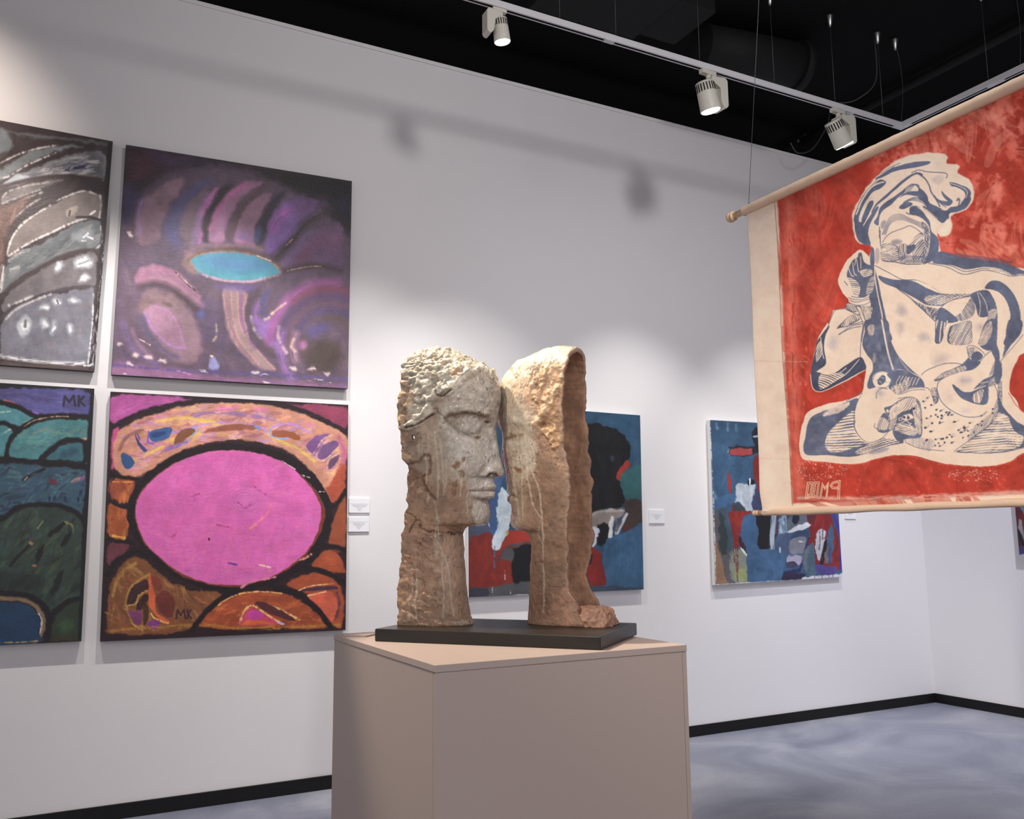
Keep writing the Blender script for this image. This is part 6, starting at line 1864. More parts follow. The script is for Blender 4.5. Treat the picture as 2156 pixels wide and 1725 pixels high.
    f([(1070, 345), (1150, 362), (1235, 400), (1258, 450), (1225, 500), (1170, 530), (1210, 470), (1190, 420), (1130, 390), (1085, 378)], BLU, **B)
    A.lines([[(1075, 355), (1180, 390), (1225, 430), (1215, 480)], [(1075, 385), (1150, 410), (1200, 450)]], 5, CL, soft=1.6)
    l([(1135, 505), (1160, 500), (1150, 545)], 10, BLU)
    A.ell(1148, 492, 14, 12, 0, BLU, soft=5, a=.7)
    f([(640, 572), (650, 545), (700, 520), (745, 525), (750, 545), (700, 570), (670, 580)], BLU, **B)
    for i in range(6):
        l([(660 + 4 * i, 545 - 6 * i), (740 + 6 * i, 505 - 6 * i), (830 + 6 * i, 520 - 6 * i), (880 + 6 * i, 560 - 4 * i), (930, 590)], 4, BLU, soft=1.6)
    l([(850, 560), (900, 600), (960, 650), (1010, 690)], 22, BLU, soft=2.5, rough=.8)
    A.lines([[(840, 560), (900, 610), (970, 665)], [(870, 580), (930, 630)]], 4, CL, soft=1.5)
    # face in its hood
    f([(728, 600), (735, 560), (790, 552), (850, 600), (900, 680), (920, 770), (975, 835), (978, 940), (940, 1020), (880, 1050), (862, 1050), (895, 950), (908, 840), (900, 740), (860, 680), (800, 640), (740, 628)], BLU, **B)
    f([(790, 560), (850, 590), (930, 660), (1010, 700), (1060, 660), (1085, 700), (1065, 790), (1000, 805), (930, 750), (900, 680), (840, 600)], CL, soft=3, rough=1)
    l([(700, 610), (730, 625)], 8, BLU)
    for i in range(6):
        l([(492 + 7 * i, 800), (530 + 6 * i, 720), (560 + 7 * i, 650 + 7 * i), (640 + 5 * i, 622 + 10 * i), (740 + 5 * i, 660 + 9 * i), (830 + 3 * i, 700 + 10 * i)], 3.6, BLU, soft=1.4, a=.85)
    h([(830, 690), (880, 720), (905, 800), (895, 930), (870, 1045), (835, 1045), (860, 900), (855, 790)], 92, 9, .5, BLU, wob=.7)
    l([(478, 770), (480, 850), (490, 930), (492, 1000), (520, 1030), (620, 1040), (720, 1058), (830, 1055)], 8, BLU, soft=2)
    l([(500, 870), (540, 810), (600, 775), (680, 745), (735, 725), (790, 750), (840, 790)], 6, BLU, soft=1.8)
    f([(490, 900), (520, 880), (590, 880), (640, 910), (650, 960), (650, 1020), (590, 1035), (510, 1025), (488, 970)], BLU, **B)
    h([(495, 890), (590, 882), (640, 930), (600, 960), (490, 960)], 155, 15, .48, CL, seed=4, wob=1.4)
    h([(490, 960), (640, 955), (650, 1020), (510, 1025)], 8, 15, .48, CL, seed=5, wob=1.6)
    f([(725, 905), (760, 850), (800, 800), (840, 785), (850, 820), (800, 860), (745, 905)], BLU, **B)
    h([(725, 905), (800, 800), (850, 815), (780, 880)], 140, 14, .5, CL, seed=6, wob=1)
    f([(715, 900), (790, 890), (770, 940), (720, 975), (710, 930)], BLU, **B)
    h([(780, 900), (850, 840), (862, 940), (850, 1000), (760, 1010)], 128, 17, .46, BLU, seed=8)
    h([(640, 900), (720, 890), (710, 1000), (650, 1010)], 90, 15, .42, BLU, seed=9)
    h([(650, 990), (840, 985), (850, 1040), (680, 1050)], 170, 13, .45, BLU, seed=10)
    A.ell(625, 865, 46, 22, -4, BLU, soft=20, a=.55)
    A.ell(506, 716, 22, 40, 20, BLU, soft=16, a=.5, rough=3)
    l([(470, 730), (474, 830)], 9, BLU, dry=.2)
    # far shoulder and sleeve folds
    f([(985, 945), (1100, 975), (1200, 1000), (1430, 1030), (1600, 1062), (1709, 1110), (1900, 1180), (1900, 1220), (1709, 1142), (1600, 1150), (1480, 1095), (1380, 1080), (1210, 1100), (1100, 1065), (935, 1040)], BLU, **B)
    f([(1000, 950), (1570, 1020), (1560, 1050), (1200, 1005)], (84, 84, 110), soft=4, rough=2, a=.5)
    A.lines([[(900, 1050), (1050, 1080), (1200, 1142), (1360, 1108), (1480, 1122), (1600, 1158), (1709, 1150), (1850, 1200)], [(930, 1045), (1080, 1068), (1210, 1118), (1370, 1092), (1500, 1110), (1650, 1150)]], 6, BLU, soft=1.8)
    h([(1400, 1085), (1500, 1090), (1620, 1150), (1540, 1140)], 20, 9, .5, CL, seed=3)
    # breast fold under the arm
    f([(470, 1158), (600, 1190), (760, 1200), (880, 1260), (1000, 1308), (1150, 1312), (1290, 1312), (1230, 1340), (1080, 1370), (1010, 1412), (890, 1412), (790, 1355), (640, 1270), (520, 1222)], BLU, **B)
    l([(440, 1070), (560, 1130), (680, 1190), (800, 1196), (920, 1250), (990, 1300)], 6, BLU, soft=1.8)
    l([(800, 1200), (900, 1240), (990, 1302)], 8, CL, soft=2)
    h([(900, 1330), (1290, 1308), (1200, 1345), (1020, 1400), (890, 1400)], 155, 15, .45, CL, seed=12, wob=.6)
    h([(760, 1370), (880, 1420), (985, 1450), (985, 1550), (900, 1500)], 78, 13, .5, BLU, seed=13, wob=.3)
    l([(640, 1270), (760, 1360), (860, 1460), (950, 1550)], 8, BLU, soft=2)
    l([(870, 1412), (1000, 1420)], 6, CL)
    # raised left hand and cuff
    f([(172, 1150), (190, 1080), (230, 1015), (270, 995), (280, 960), (310, 958), (330, 1030), (380, 1060), (430, 1070), (445, 1160), (420, 1280), (330, 1345), (240, 1315), (205, 1220)], BLU, **B)
    for p in ([(185, 1085), (215, 1150), (235, 1155)], [(225, 1040), (240, 1130), (262, 1150)], [(262, 1010), (280, 1110), (292, 1120)], [(300, 990), (305, 1090)], [(255, 1000), (245, 1060)]):
        l(p, 7, CL, soft=1.6)
    h([(170, 1170), (250, 1190), (300, 1250), (280, 1330), (215, 1310), (200, 1220)], 12, 17, .5, CL, seed=14)
    h([(300, 1110), (400, 1100), (410, 1150), (330, 1165)], -8, 14, .5, CL, seed=15)
    h([(380, 1200), (440, 1160), (430, 1290), (360, 1320)], 8, 13, .4, CL, seed=16)
    l([(150, 1200), (180, 1235)], 7, BLU)
    f([(190, 1345), (240, 1325), (330, 1345), (412, 1305), (418, 1370), (340, 1402), (250, 1402), (195, 1385)], CL, soft=2, rough=.8)
    A.lines([[(190, 1345), (250, 1360), (330, 1360), (412, 1320)], [(200, 1368), (280, 1382), (410, 1350)], [(195, 1388), (260, 1408), (340, 1405), (415, 1372)], [(215, 1330), (300, 1345), (400, 1310)]], 5, BLU, soft=1.6)
    # robe front
    f([(430, 1075), (455, 1160), (480, 1250), (500, 1350), (525, 1450), (555, 1600), (580, 1725), (330, 1725), (350, 1620), (372, 1500), (400, 1410), (385, 1330), (420, 1280), (440, 1180)], BLU, **B)
    f([(395, 920), (425, 930), (430, 1070), (395, 1060)], BLU, **B)
    A.ell(455, 985, 24, 70, 0, BLU, soft=10, a=.35)
    f([(170, 1395), (255, 1412), (400, 1420), (418, 1440), (380, 1560), (345, 1570), (300, 1460), (250, 1470), (180, 1448)], BLU, **B)
    h([(170, 1395), (260, 1412), (290, 1460), (200, 1450)], 62, 14, .42, CL, seed=17)
    h([(300, 1420), (415, 1430), (380, 1560), (340, 1550)], 74, 15, .5, CL, seed=18)
    f([(265, 1425), (310, 1440), (340, 1540), (372, 1600), (340, 1725), (300, 1725), (325, 1600), (290, 1500)], CL, soft=2, rough=.8)
    A.lines([[(262, 1420), (300, 1500), (332, 1600), (310, 1725)], [(300, 1420), (345, 1530), (370, 1600), (352, 1725)]], 6, BLU, soft=1.8)
    l([(435, 1080), (440, 1180), (462, 1300), (495, 1450), (520, 1600), (536, 1725)], 10, CL, soft=1.8)
    f([(80, 1610), (200, 1500), (290, 1490), (300, 1530), (190, 1590), (100, 1660), (200, 1570)], BLU, **B)
    h([(120, 1590), (210, 1495), (295, 1495), (290, 1530)], 60, 17, .5, CL, seed=19)
    A.lines([[(0, 1600), (40, 1500), (70, 1450), (160, 1438)], [(100, 1665), (220, 1590), (330, 1570)], [(160, 1440), (290, 1500)]], 6, BLU, soft=1.8)
    l([(330, 1580), (312, 1725)], 6, BLU)
    # right arm, sleeve band and clutching hand
    f([(1375, 1262), (1430, 1200), (1520, 1210), (1610, 1290), (1668, 1420), (1680, 1560), (1650, 1680), (1600, 1740), (1530, 1740), (1582, 1600), (1592, 1480), (1560, 1370), (1500, 1300), (1440, 1275)], BLU, **B)
    f([(1250, 1315), (1390, 1278), (1450, 1350), (1476, 1450), (1410, 1462), (1400, 1502), (1320, 1505), (1290, 1400)], BLU, **B)
    A.lines([[(1310, 1300), (1335, 1400), (1325, 1500)], [(1325, 1298), (1380, 1380), (1405, 1500)]], 5, CL, soft=1.5)
    f([(1410, 1462), (1476, 1450), (1470, 1560), (1440, 1660), (1420, 1740), (1310, 1740), (1380, 1600)], (100, 106, 132), soft=2.5, rough=.8)
    h([(1410, 1462), (1476, 1450), (1470, 1560), (1440, 1660), (1420, 1740), (1310, 1740), (1380, 1600)], -28, 9, .45, CL, seed=20)
    f([(1445, 1600), (1480, 1480), (1470, 1740), (1420, 1740)], BLU, **B)
    f([(1010, 1420), (1100, 1370), (1240, 1340), (1285, 1400), (1275, 1480), (1180, 1545), (1080, 1480)], CL, soft=2, rough=.8)
    h([(1170, 1470), (1250, 1350), (1290, 1400), (1275, 1490), (1180, 1545), (1100, 1520)], 60, 9, .5, BLU, seed=21, wob=.5)
    f([(985, 1435), (1060, 1460), (1140, 1540), (1100, 1560), (1040, 1580), (1000, 1725), (945, 1725), (960, 1560)], BLU, **B)
    A.lines([[(1005, 1550), (990, 1640), (985, 1725)], [(1030, 1560), (1020, 1640), (1025, 1725)], [(1050, 1545), (1045, 1590)], [(970, 1540), (950, 1620)]], 9, CL, soft=1.6)
    f([(1100, 1580), (1240, 1545), (1258, 1620), (1240, 1740), (1060, 1740), (1060, 1620)], BLU, **B)
    h([(1100, 1590), (1240, 1550), (1255, 1640), (1240, 1740), (1070, 1740)], 118, 15, .42, CL, seed=22, wob=1.6)
    l([(1000, 1425), (1080, 1370), (1180, 1345), (1260, 1320)], 6, BLU)
    l([(985, 1440), (955, 1540), (950, 1725)], 7, BLU)
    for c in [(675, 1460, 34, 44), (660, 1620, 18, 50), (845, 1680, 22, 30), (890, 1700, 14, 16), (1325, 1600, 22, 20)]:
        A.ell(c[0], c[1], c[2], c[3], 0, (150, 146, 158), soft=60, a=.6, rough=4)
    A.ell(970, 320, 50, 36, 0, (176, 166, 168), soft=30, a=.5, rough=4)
    # ---------------------------------------------------------------- lower half
    A.view(*V2)
    f([(745, -20), (735, 80), (712, 180), (745, 260), (800, 330), (802, 400), (770, 460), (750, 540), (800, 560), (900, 480), (1000, 400), (1090, 405), (1210, 455), (1170, 430), (1070, 330), (1000, 230), (960, 120), (935, -20)], BLU, **B)
    l([(890, -20), (920, 140), (945, 270), (985, 405)], 15, CL, soft=2)
    f([(1195, 450), (1150, 430), (1070, 345), (1030, 270), (1010, 250), (1060, 350), (1120, 420)], CL, soft=3, a=.4)
    h([(765, 30), (820, 20), (815, 100), (770, 100)], 72, 13, .5, CL, seed=24)
    A.ell(820, 300, 14, 46, 6, (190, 176, 176), soft=20, a=.7, rough=3)
    # left sleeve outline
    f([(300, 230), (330, 130), (420, 20), (385, 110), (372, 200), (388, 340), (330, 395), (318, 415), (440, 428), (560, 355), (690, 290), (735, 345), (735, 395), (640, 440), (480, 520), (345, 580), (280, 552), (262, 440)], BLU_D, **B)
    A.lines([[(345, 120), (360, 250), (372, 300)], [(440, 500), (560, 430), (680, 310)], [(350, 425), (480, 430), (560, 380)]], 6, CL, soft=1.8)
    h([(310, 210), (345, 150), (360, 250), (310, 330)], 118, 13, .42, CL, seed=25)
    h([(345, 430), (540, 430), (470, 490), (340, 560)], 24, 17, .5, CL, seed=26)
    l([(262, 440), (280, 552), (345, 580), (480, 525), (640, 445), (730, 400)], 6, CL, soft=1.8)
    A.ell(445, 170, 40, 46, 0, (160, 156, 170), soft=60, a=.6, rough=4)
    A.lines([[(490, 40), (560, 30), (720, -10)], [(500, 95), (600, 50), (700, 30)], [(720, 20), (700, 150), (690, 290)]], 6, BLU, soft=1.8)
    # ground cloth, left and right lobes
    f([(213, 1104), (220, 940), (258, 805), (390, 735), (560, 668), (665, 640), (660, 760), (635, 880), (690, 990), (780, 1015), (900, 975), (1060, 1010), (1020, 1025), (900, 1050), (760, 1100), (600, 1132), (400, 1118)], BLU, **B)
    f([(360, 780), (420, 720), (560, 670), (590, 690), (520, 740), (400, 790)], CL, soft=8, rough=4, a=.85)
    f([(270, 800), (360, 745), (420, 740), (340, 790)], (120, 120, 140), soft=10, rough=4, a=.6)
    h([(640, 740), (560, 780), (480, 850), (400, 940), (380, 1040), (450, 1100), (620, 1060), (770, 1010), (690, 980), (630, 880)], -3, 23, .55, CL, seed=27, wob=1.3, ends=.6)
    h([(770, 1020), (900, 960), (1040, 1000), (900, 1050), (700, 1110), (640, 1090)], -14, 17, .42, CL, seed=28, wob=1.0, ends=.6)
    A.ell(850, 1080, 90, 20, -12, (130, 134, 158), soft=20, a=.6, rough=4)
    f([(1490, 1085), (1640, 960), (1780, 850), (1845, 730), (1850, 620), (1900, 720), (2000, 825), (2080, 875), (2300, 900), (2300, 1000), (2070, 1050), (1900, 1088), (1700, 1096)], BLU, **B)
    h([(1510, 1080), (1660, 960), (1790, 850), (1840, 760), (1950, 800), (2060, 900), (2040, 1040), (1850, 1088), (1700, 1096)], -6, 22, .56, CL, seed=29, wob=1.3, ends=.6)
    f([(1940, 770), (2000, 830), (2080, 880), (2080, 960), (1980, 900)], BLU, **B)
    l([(1480, 1085), (1700, 1100), (1900, 1092), (2080, 1050)], 6, BLU, soft=2)
    # child's head
    f([(638, 820), (650, 700), (720, 590), (830, 545), (930, 560), (1015, 620), (1030, 660), (950, 705), (905, 725), (935, 830), (920, 920), (870, 975), (765, 1005), (680, 945)], CL, soft=2, rough=.8, var=.03)
    l([(560, 660), (700, 590), (640, 700), (628, 850), (670, 950), (760, 1012), (870, 980), (940, 915)], 5, BLU, soft=1.6)
    l([(700, 605), (655, 700), (642, 850), (690, 960), (770, 1020)], 4, CL, soft=1.4)
    f([(800, 470), (830, 425), (900, 410), (965, 440), (965, 500), (920, 545), (850, 550), (810, 520)], CL, soft=2, rough=.8)
    f([(850, 475), (890, 445), (920, 460), (910, 500), (870, 530), (845, 510)], BLU, soft=2.5, rough=1.5)
    A.lines([[(805, 480), (830, 430), (900, 412), (960, 440)], [(835, 490), (870, 470), (900, 490)], [(845, 515), (880, 495), (925, 500)], [(930, 440), (970, 470), (950, 510)], [(850, 550), (920, 545), (960, 510)]], 5, BLU, soft=1.6)
    A.lines([[(860, 490), (880, 510)], [(875, 460), (905, 470)]], 4, CL, soft=1.4)
    f([(930, 440), (985, 400), (1090, 405), (1160, 440), (1210, 470), (1236, 520), (1225, 552), (1140, 545), (1070, 580), (1010, 605), (965, 570), (940, 545), (965, 490)], BLU, **B)
    A.lines([[(1000 + 28 * i, 560 - 6 * i), (1010 + 30 * i, 500 - 4 * i), (1040 + 26 * i, 450 + 3 * i)] for i in range(7)], 5, CL, soft=1.5)
    h([(960, 550), (1060, 500), (1110, 460), (1100, 560), (1010, 605)], 68, 13, .42, CL, seed=30)
    l([(830, 640), (835, 590), (880, 555), (930, 560)], 6, BLU)
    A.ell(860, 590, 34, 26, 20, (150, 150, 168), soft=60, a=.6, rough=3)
    # child's face, turned down
    f([(900, 722), (960, 700), (1060, 640), (1130, 630), (1190, 670), (1212, 800), (1215, 950), (1130, 962), (1050, 935), (985, 905), (925, 925), (880, 930), (835, 900), (865, 800), (905, 760), (940, 800)], BLU, **B)
    h([(960, 720), (1080, 640), (1170, 640), (1140, 720), (1040, 760), (960, 820)], 128, 16, .5, CL, seed=31)
    h([(1140, 690), (1195, 700), (1212, 930), (1170, 900)], 80, 13, .55, CL, seed=32)
    h([(990, 890), (1060, 850), (1180, 900), (1150, 955), (1040, 930)], 10, 15, .5, CL, seed=33, wob=1.5)
    h([(840, 890), (870, 800), (930, 830), (930, 900)], 108, 15, .48, CL, seed=34, wob=1.4)
    h([(940, 780), (1010, 760), (990, 880), (940, 900)], 110, 13, .45, CL, seed=35)
    for c in [(1095, 800, 44, 26), (1040, 815, 16, 14), (1135, 800, 12, 12)]:
        A.ell(c[0], c[1], c[2], c[3], -14, CL, soft=5, rough=2)
    for c in [(1070, 800, 12, 11), (1105, 805, 12, 11), (1128, 850, 12, 12), (1040, 815, 9, 9), (1150, 725, 12, 12), (1128, 745, 10, 10), (1100, 790, 7, 7)]:
        A.ell(c[0], c[1], c[2], c[3], 0, BLU_D, soft=3)
    for c in [(1126, 852, 6, 6), (928, 742, 12, 12), (1022, 700, 14, 14)]:
        A.ell(c[0], c[1], c[2], c[3], 0, CL, soft=2.5)
    A.lines([[(985, 860), (1040, 850), (1090, 830), (1130, 880), (1140, 910)], [(1000, 900), (1080, 900), (1140, 880)], [(805, 865), (820, 895), (860, 905)], [(930, 760), (1000, 700), (1060, 660)]], 6, CL, soft=1.6)
    A.lines([[(905, 725), (935, 790), (945, 850), (920, 910)], [(820, 850), (810, 880), (850, 905)]], 5, BLU, soft=1.6)
    f([(975, 910), (1060, 935), (1150, 960), (1215, 955), (1200, 985), (1080, 985), (1060, 1010), (1000, 985)], BLU, **B)
    # dotted scarf
    f([(1030, 600), (1130, 550), (1250, 545), (1290, 580), (1340, 560), (1360, 650), (1500, 765), (1640, 790), (1760, 700), (1755, 560), (1790, 520), (1850, 600), (1845, 740), (1780, 850), (1640, 965), (1500, 1085), (1400, 1075), (1200, 1060), (1080, 1010), (1100, 980), (1215, 960), (1212, 790), (1185, 650), (1130, 628), (1020, 640)], CL, soft=2, rough=1, var=.03)
    f([(1085, 985), (1300, 985), (1290, 1080), (1180, 1050), (1080, 1010)], (130, 132, 154), soft=6, rough=3, a=.8)
    h([(1085, 985), (1300, 985), (1290, 1080), (1180, 1060), (1080, 1010)], 86, 13, .5, CL, seed=36)
    A.lines([[(1020, 605), (1130, 555), (1250, 548), (1290, 580)], [(1020, 640), (1120, 628), (1190, 660), (1214, 790), (1212, 960)], [(1040, 605), (1140, 570), (1240, 565)], [(1480, 1085), (1640, 965), (1790, 850), (1850, 740), (1840, 600)], [(1080, 1010), (1200, 1060), (1400, 1082)]], 5, BLU, soft=1.6)
    r = random.Random(12)
    reg = spline(np.array([(1225, 590), (1300, 585), (1370, 680), (1500, 790), (1640, 800), (1760, 720), (1780, 600), (1830, 640), (1800, 800), (1620, 950), (1490, 1070), (1280, 1050), (1235, 960), (1228, 750)], float), True, 4)
    k = 0
    while k < 60:
        p = np.array([r.uniform(1220, 1840), r.uniform(580, 1075)])
        if poly_sd(p[None], reg)[0] < -6:
            A.ell(p[0], p[1], r.uniform(8, 12), r.uniform(6, 9), -40, BLU_D, soft=3.5, rough=1)
            if k % 2 == 0:
                l([(p[0] + 8, p[1] + 6), (p[0] + r.uniform(20, 44), p[1] + r.uniform(-22, -6))], 3.2, BLU, soft=1.4, a=.8)
            k += 1
    h([(1640, 880), (1790, 760), (1835, 640), (1845, 740), (1780, 850), (1600, 1000)], 118, 12, .3, BLU, seed=38)
    h([(1290, 560), (1340, 560), (1350, 660), (1310, 680)], 82, 13, .5, BLU, seed=39)
    # curved arm holding the child
    f([(1340, 570), (1360, 490), (1430, 445), (1560, 405), (1660, 360), (1740, 270), (1790, 235), (1825, 245), (1832, 330), (1805, 450), (1700, 500), (1600, 580), (1500, 560), (1470, 520), (1500, 600), (1600, 670), (1740, 700), (1750, 740), (1700, 780), (1560, 780), (1430, 710), (1360, 640)], CL, soft=2, rough=1, var=.03)
    f([(1316, 482), (1380, 425), (1470, 385), (1545, 345), (1600, 290), (1620, 310), (1700, 330), (1640, 390), (1560, 410), (1440, 445), (1370, 480), (1330, 492)], BLU, **B)
    h([(1320, 480), (1390, 425), (1560, 360), (1560, 410), (1440, 445)], 68, 10, .4, CL, seed=40, wob=.5)
    f([(1460, 522), (1485, 530), (1560, 585), (1640, 570), (1720, 520), (1760, 500), (1765, 640), (1735, 690), (1640, 680), (1545, 640), (1490, 585)], BLU, **B)
    h([(1640, 600), (1720, 560), (1700, 670), (1640, 665)], 92, 14, .5, CL, seed=41)
    A.lines([[(1490, 535), (1590, 582), (1660, 560), (1740, 530)], [(1560, 545), (1570, 575)]], 6, CL, soft=1.6)
    f([(1790, 235), (1830, 232), (1845, 330), (1815, 460), (1750, 500), (1640, 560), (1720, 480), (1800, 440), (1825, 330)], BLU, **B)
    A.lines([[(1335, 560), (1350, 500), (1400, 460)], [(1340, 570), (1370, 660), (1440, 730), (1560, 790), (1690, 790), (1750, 750)], [(1660, 365), (1740, 275), (1790, 235)], [(1215, 440), (1260, 400), (1380, 350), (1480, 340), (1550, 352)]], 6, BLU, soft=1.8)
    l([(1840, 250), (1835, 400), (1790, 480), (1700, 510)], 6, CL, soft=1.6)
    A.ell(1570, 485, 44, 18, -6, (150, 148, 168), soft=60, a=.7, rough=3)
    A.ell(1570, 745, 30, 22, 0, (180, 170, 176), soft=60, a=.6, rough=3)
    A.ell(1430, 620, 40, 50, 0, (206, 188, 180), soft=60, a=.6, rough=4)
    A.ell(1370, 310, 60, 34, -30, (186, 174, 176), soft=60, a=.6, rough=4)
    # small hand under the arm
    f([(1585, 210), (1610, 195), (1660, 205), (1730, 260), (1700, 310), (1640, 320), (1600, 290)], CL, soft=2)
    f([(1630, 260), (1680, 240), (1720, 280), (1680, 320), (1620, 310)], BLU, soft=2.5, rough=1)
    h([(1590, 220), (1650, 210), (1620, 290), (1595, 280)], 74, 11, .35, BLU, seed=42)
    A.lines([[(1580, 205), (1620, 190), (1690, 220), (1735, 265)], [(1620, 320), (1670, 315), (1700, 300)], [(1585, 210), (1600, 290)]], 5, BLU, soft=1.6)
    # folds at the right
    f([(1760, -20), (1840, -20), (1832, 150), (1862, 260), (1850, 345), (1815, 240), (1750, 232), (1690, 180), (1715, 60)], BLU, **B)
    h([(1720, 60), (1790, -20), (1800, 80), (1740, 180), (1690, 180)], -50, 9, .45, CL, seed=43)
    f([(1940, -20), (2050, -20), (2040, 90), (1965, 180), (1890, 290), (1905, 200)], BLU, **B)
    f([(1820, 330), (1870, 340), (1880, 440), (1850, 520), (1820, 480)], (104, 110, 138), soft=4, rough=2)
    h([(1815, 330), (1880, 340), (1870, 480), (1790, 540), (1760, 500)], -40, 12, .45, BLU, seed=44)
    h([(1845, 520), (1880, 500), (1880, 700), (1845, 700)], 0, 11, .45, BLU, seed=45)
    A.lines([[(1800, 500), (1840, 580), (1860, 700)], [(2060, 100), (1980, 200), (1890, 300), (1860, 340)]], 5, BLU, soft=1.6)
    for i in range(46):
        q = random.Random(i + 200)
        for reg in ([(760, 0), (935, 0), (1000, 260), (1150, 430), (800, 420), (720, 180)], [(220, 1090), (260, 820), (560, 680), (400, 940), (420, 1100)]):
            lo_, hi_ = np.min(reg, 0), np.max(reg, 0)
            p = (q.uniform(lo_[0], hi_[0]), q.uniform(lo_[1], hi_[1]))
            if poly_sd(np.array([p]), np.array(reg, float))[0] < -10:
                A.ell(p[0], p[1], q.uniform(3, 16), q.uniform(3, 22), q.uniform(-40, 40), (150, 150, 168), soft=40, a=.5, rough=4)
    # mirrored lettering carved out of the red
    for p in ([(238, 1345), (284, 1345), (270, 1475), (222, 1484), (238, 1345)], [(250, 1360), (272, 1358), (258, 1466), (238, 1470), (250, 1360)],
              [(296, 1345), (340, 1343), (326, 1470), (282, 1476), (296, 1345)], [(308, 1357), (328, 1356), (314, 1460), (296, 1464), (308, 1357)],
              [(343, 1476), (362, 1350), (386, 1392), (416, 1346), (404, 1472)], [(354, 1470), (368, 1375), (386, 1408), (407, 1372), (396, 1466)],
              [(510, 1490), (512, 1330), (450, 1345), (428, 1375), (446, 1400), (504, 1402)], [(494, 1480), (500, 1345), (456, 1356), (440, 1376), (454, 1388), (496, 1388)]):
        A.line(p, 5.5, (240, 214, 184), soft=1.6, rough=.3, sm=False)
    A.ell(246, 1452, 7, 7, 0, (240, 214, 184), soft=2)
    # seam between plain margin and print
    A.view(1, 0, 0)
    l([(1631, 427), (1636, 520), (1648, 760), (1660, 940), (1668, 1064)], 1.6, (150, 104, 88), soft=1.2, sm=True, a=.8)
    l([(1569, 760), (1700, 762)], 1.2, (206, 178, 156), soft=2, a=.6)
    l([(1600, 965), (1660, 967)], 1.4, (206, 178, 156), soft=2, a=.6)
    A.weave(.015, 2.0, 2.0)


pA = on_x((1575, 452), XB)
pB = on_x((1603, 1078), XB)
pf = on_x((1543, 457), XB)
y0, y1 = (pA[1] + pB[1]) / 2, -4.36
zt1, zb1 = on_x((1552, 452), XB)[2], on_x((1590, 1080.5), XB)[2]
nu, nv = 720, 620
a, b = np.meshgrid(np.linspace(0, 1, nu), np.linspace(0, 1, nv))
Y = y0 + (y1 - y0) * a
R1, R2 = .0245, .0155
Z = (zt1 - R1) + (zb1 + .004 - (zt1 - R1)) * b
env = np.sin(np.pi * np.clip(b, 0, 1)) ** .6
X = XB + .010 * env * np.sin(a * 9 + 1.2 * b) + .006 * env * np.sin(a * 23 + 2) + .004 * env * np.sin(b * 9 + a * 3)
curl = np.exp(-(a / .035) ** 2)
X = X - .014 * curl * (.3 + b)
Yw = Y - .020 * np.exp(-(a / .05) ** 2) * np.exp(-((b - 1) / .045) ** 2)
P = np.stack([X, Yw, Z], -1).reshape(-1, 3)
flat = np.stack([np.full_like(X, XB), Y, Z], -1).reshape(-1, 3)
A = Art(project(flat), CL, .8, 12)
art_banner(A)
bt = thing('banner', 'hanging cream banner printed with a red and blue figure, facing left', 'banner', (XB, (y0 + y1) / 2, zt1))
off = np.array(bt.location)
idx = np.arange(nu * nv).reshape(nv, nu)
F = np.stack([idx[:-1, :-1], idx[1:, :-1], idx[1:, 1:], idx[:-1, 1:]], -1).reshape(-1, 4)
N_ = nu * nv
P2 = P + np.array([.0012, 0, 0])
rim = np.concatenate([idx[0], idx[1:, -1], idx[-1, ::-1][1:], idx[::-1, 0][1:]])
S = np.stack([rim[:-1], rim[1:], rim[1:] + N_, rim[:-1] + N_], -1)
me = mesh_np('printed_cloth', np.concatenate([P, P2]) - off, np.concatenate([F, F[:, ::-1] + N_, S]))
cc = np.clip(lin(A.C) * G_BAN, 0, .92)
back = cc * .35 + lin(np.array(CL) / 255) * .6
set_colors(me, np.concatenate([cc, back]))
put('printed_cloth', me, M_CLOTH, bt)


def dowel(name, z, r, yl, yr, parent, beads):
    o = put(name, tube_mesh(name, [(0, yl - off[1], z - off[2]), (0, yr - off[1], z - off[2])], r, 24), M_DOWEL, parent)
    for y, s in ((yl, 1), (yr, -1)):
        pts, rad = [], []
        for d, k in beads:
            pts.append((0, y - off[1] + s * d, z - off[2]))
            rad.append(k)
        put('finial', tube_mesh('finial', pts, rad, 24), M_DOWEL, o)
    return o


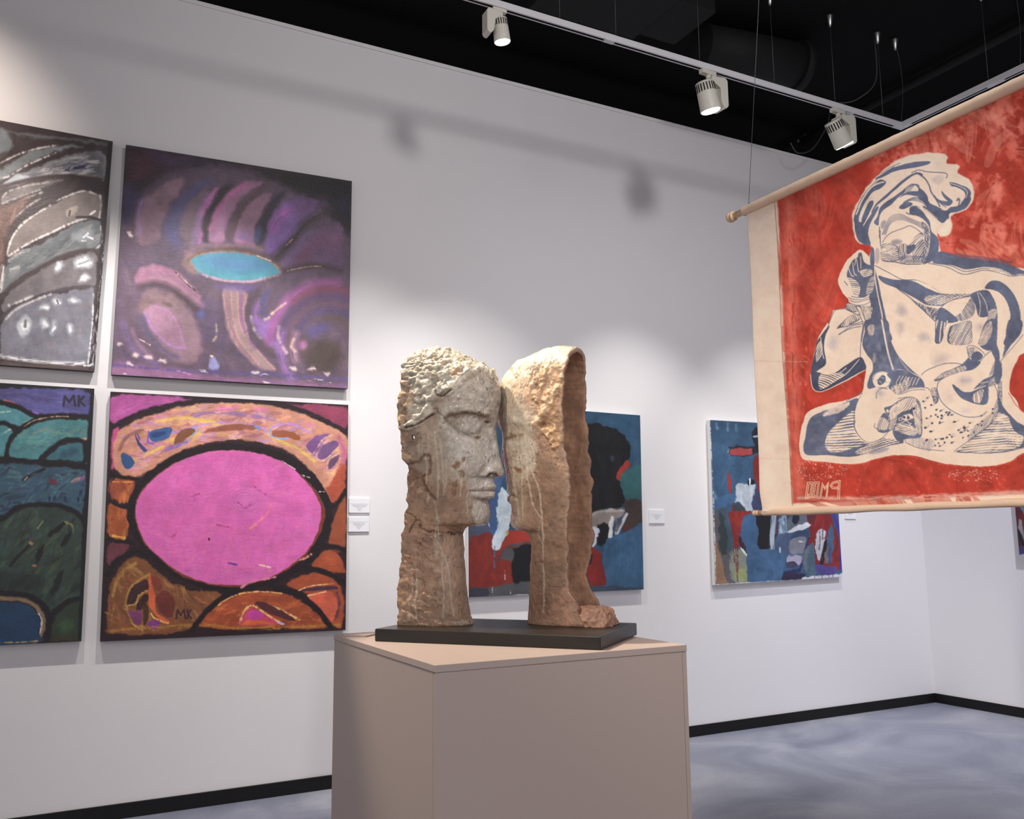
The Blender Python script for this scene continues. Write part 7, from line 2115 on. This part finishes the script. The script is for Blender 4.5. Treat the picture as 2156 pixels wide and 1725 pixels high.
dowel('top_dowel', zt1, .0165, pf[1] - .012, y1 - .06, bt, [(-.01, .0165), (.0, .0165), (.001, .024), (.006, .0265), (.011, .024), (.0125, .019), (.015, .019), (.018, .024), (.027, .027), (.037, .0245), (.045, .016), (.048, .003)])
yb = on_x((1599, 1080.5), XB)[1]
dowel('bottom_dowel', zb1, .0115, yb, y1 - .06, bt, [(-.004, .0115), (0, .0115), (.002, .008), (.006, .0125), (.012, .0142), (.018, .0125), (.0215, .008), (.025, .0122), (.031, .0145), (.038, .012), (.043, .004)])
n = 90
bm = bmesh.new()
ys = np.linspace(y0 + .022, y1 - .008, n)
add_tube(bm, [(.001 * math.sin(i * 1.1), y - off[1], zt1 - off[2]) for i, y in enumerate(ys)], [R1 + .0006 * math.sin(i * 2.3) for i in range(n)], 26, cap=False)
put('top_sleeve', bm_mesh('top_sleeve', bm, True), M_SLEEVE, bt)
bm = bmesh.new()
ys = np.linspace(y0 - .01, y1 - .004, n)
add_tube(bm, [(.001 * math.sin(i * .9), y - off[1], zb1 - off[2] + .001 * math.sin(i * .5)) for i, y in enumerate(ys)], [.0150 + .001 * math.sin(i * .37) + .004 * math.exp(-((i - 13) / 5) ** 2) for i in range(n)], 26, cap=False)
put('bottom_sleeve', bm_mesh('bottom_sleeve', bm, True), M_SLEEVE, bt)
# screw eyes and hanging wires
hk = on_x((1577, 430), XB)
for y in (hk[1], y1 + .03):
    bm = bmesh.new()
    add_tube(bm, [(0, 0, -.012), (0, 0, .010)], .0022, 8)
    add_tube(bm, [(0, .006 * math.sin(q), .016 + .006 * math.cos(q)) for q in np.linspace(math.pi, 3 * math.pi, 14)], .0018, 8)
    o = put('screw_eye', bm_mesh('screw_eye', bm), M_STEEL, bt)
    o.location = (0, y - off[1], zt1 + R1 - off[2])
wt = on_x((1598, 2), XB)
dz = (CEIL_Z - wt[2])
top = wt + (wt - hk) * dz / (wt[2] - hk[2])
wire((XB, hk[1], zt1 + R1 + .02), (XB, top[1], CEIL_Z), 'bright steel wire from the ceiling to the left end of the banner pole', r=.0013, grp='banner wires', cup=False)
wire((XB, y1 + .03, zt1 + R1 + .02), (XB, y1 - .05, CEIL_Z), 'steel wire holding the far right end of the banner pole', r=.0013, grp='banner wires', cup=False)
bpy.context.view_layer.update()
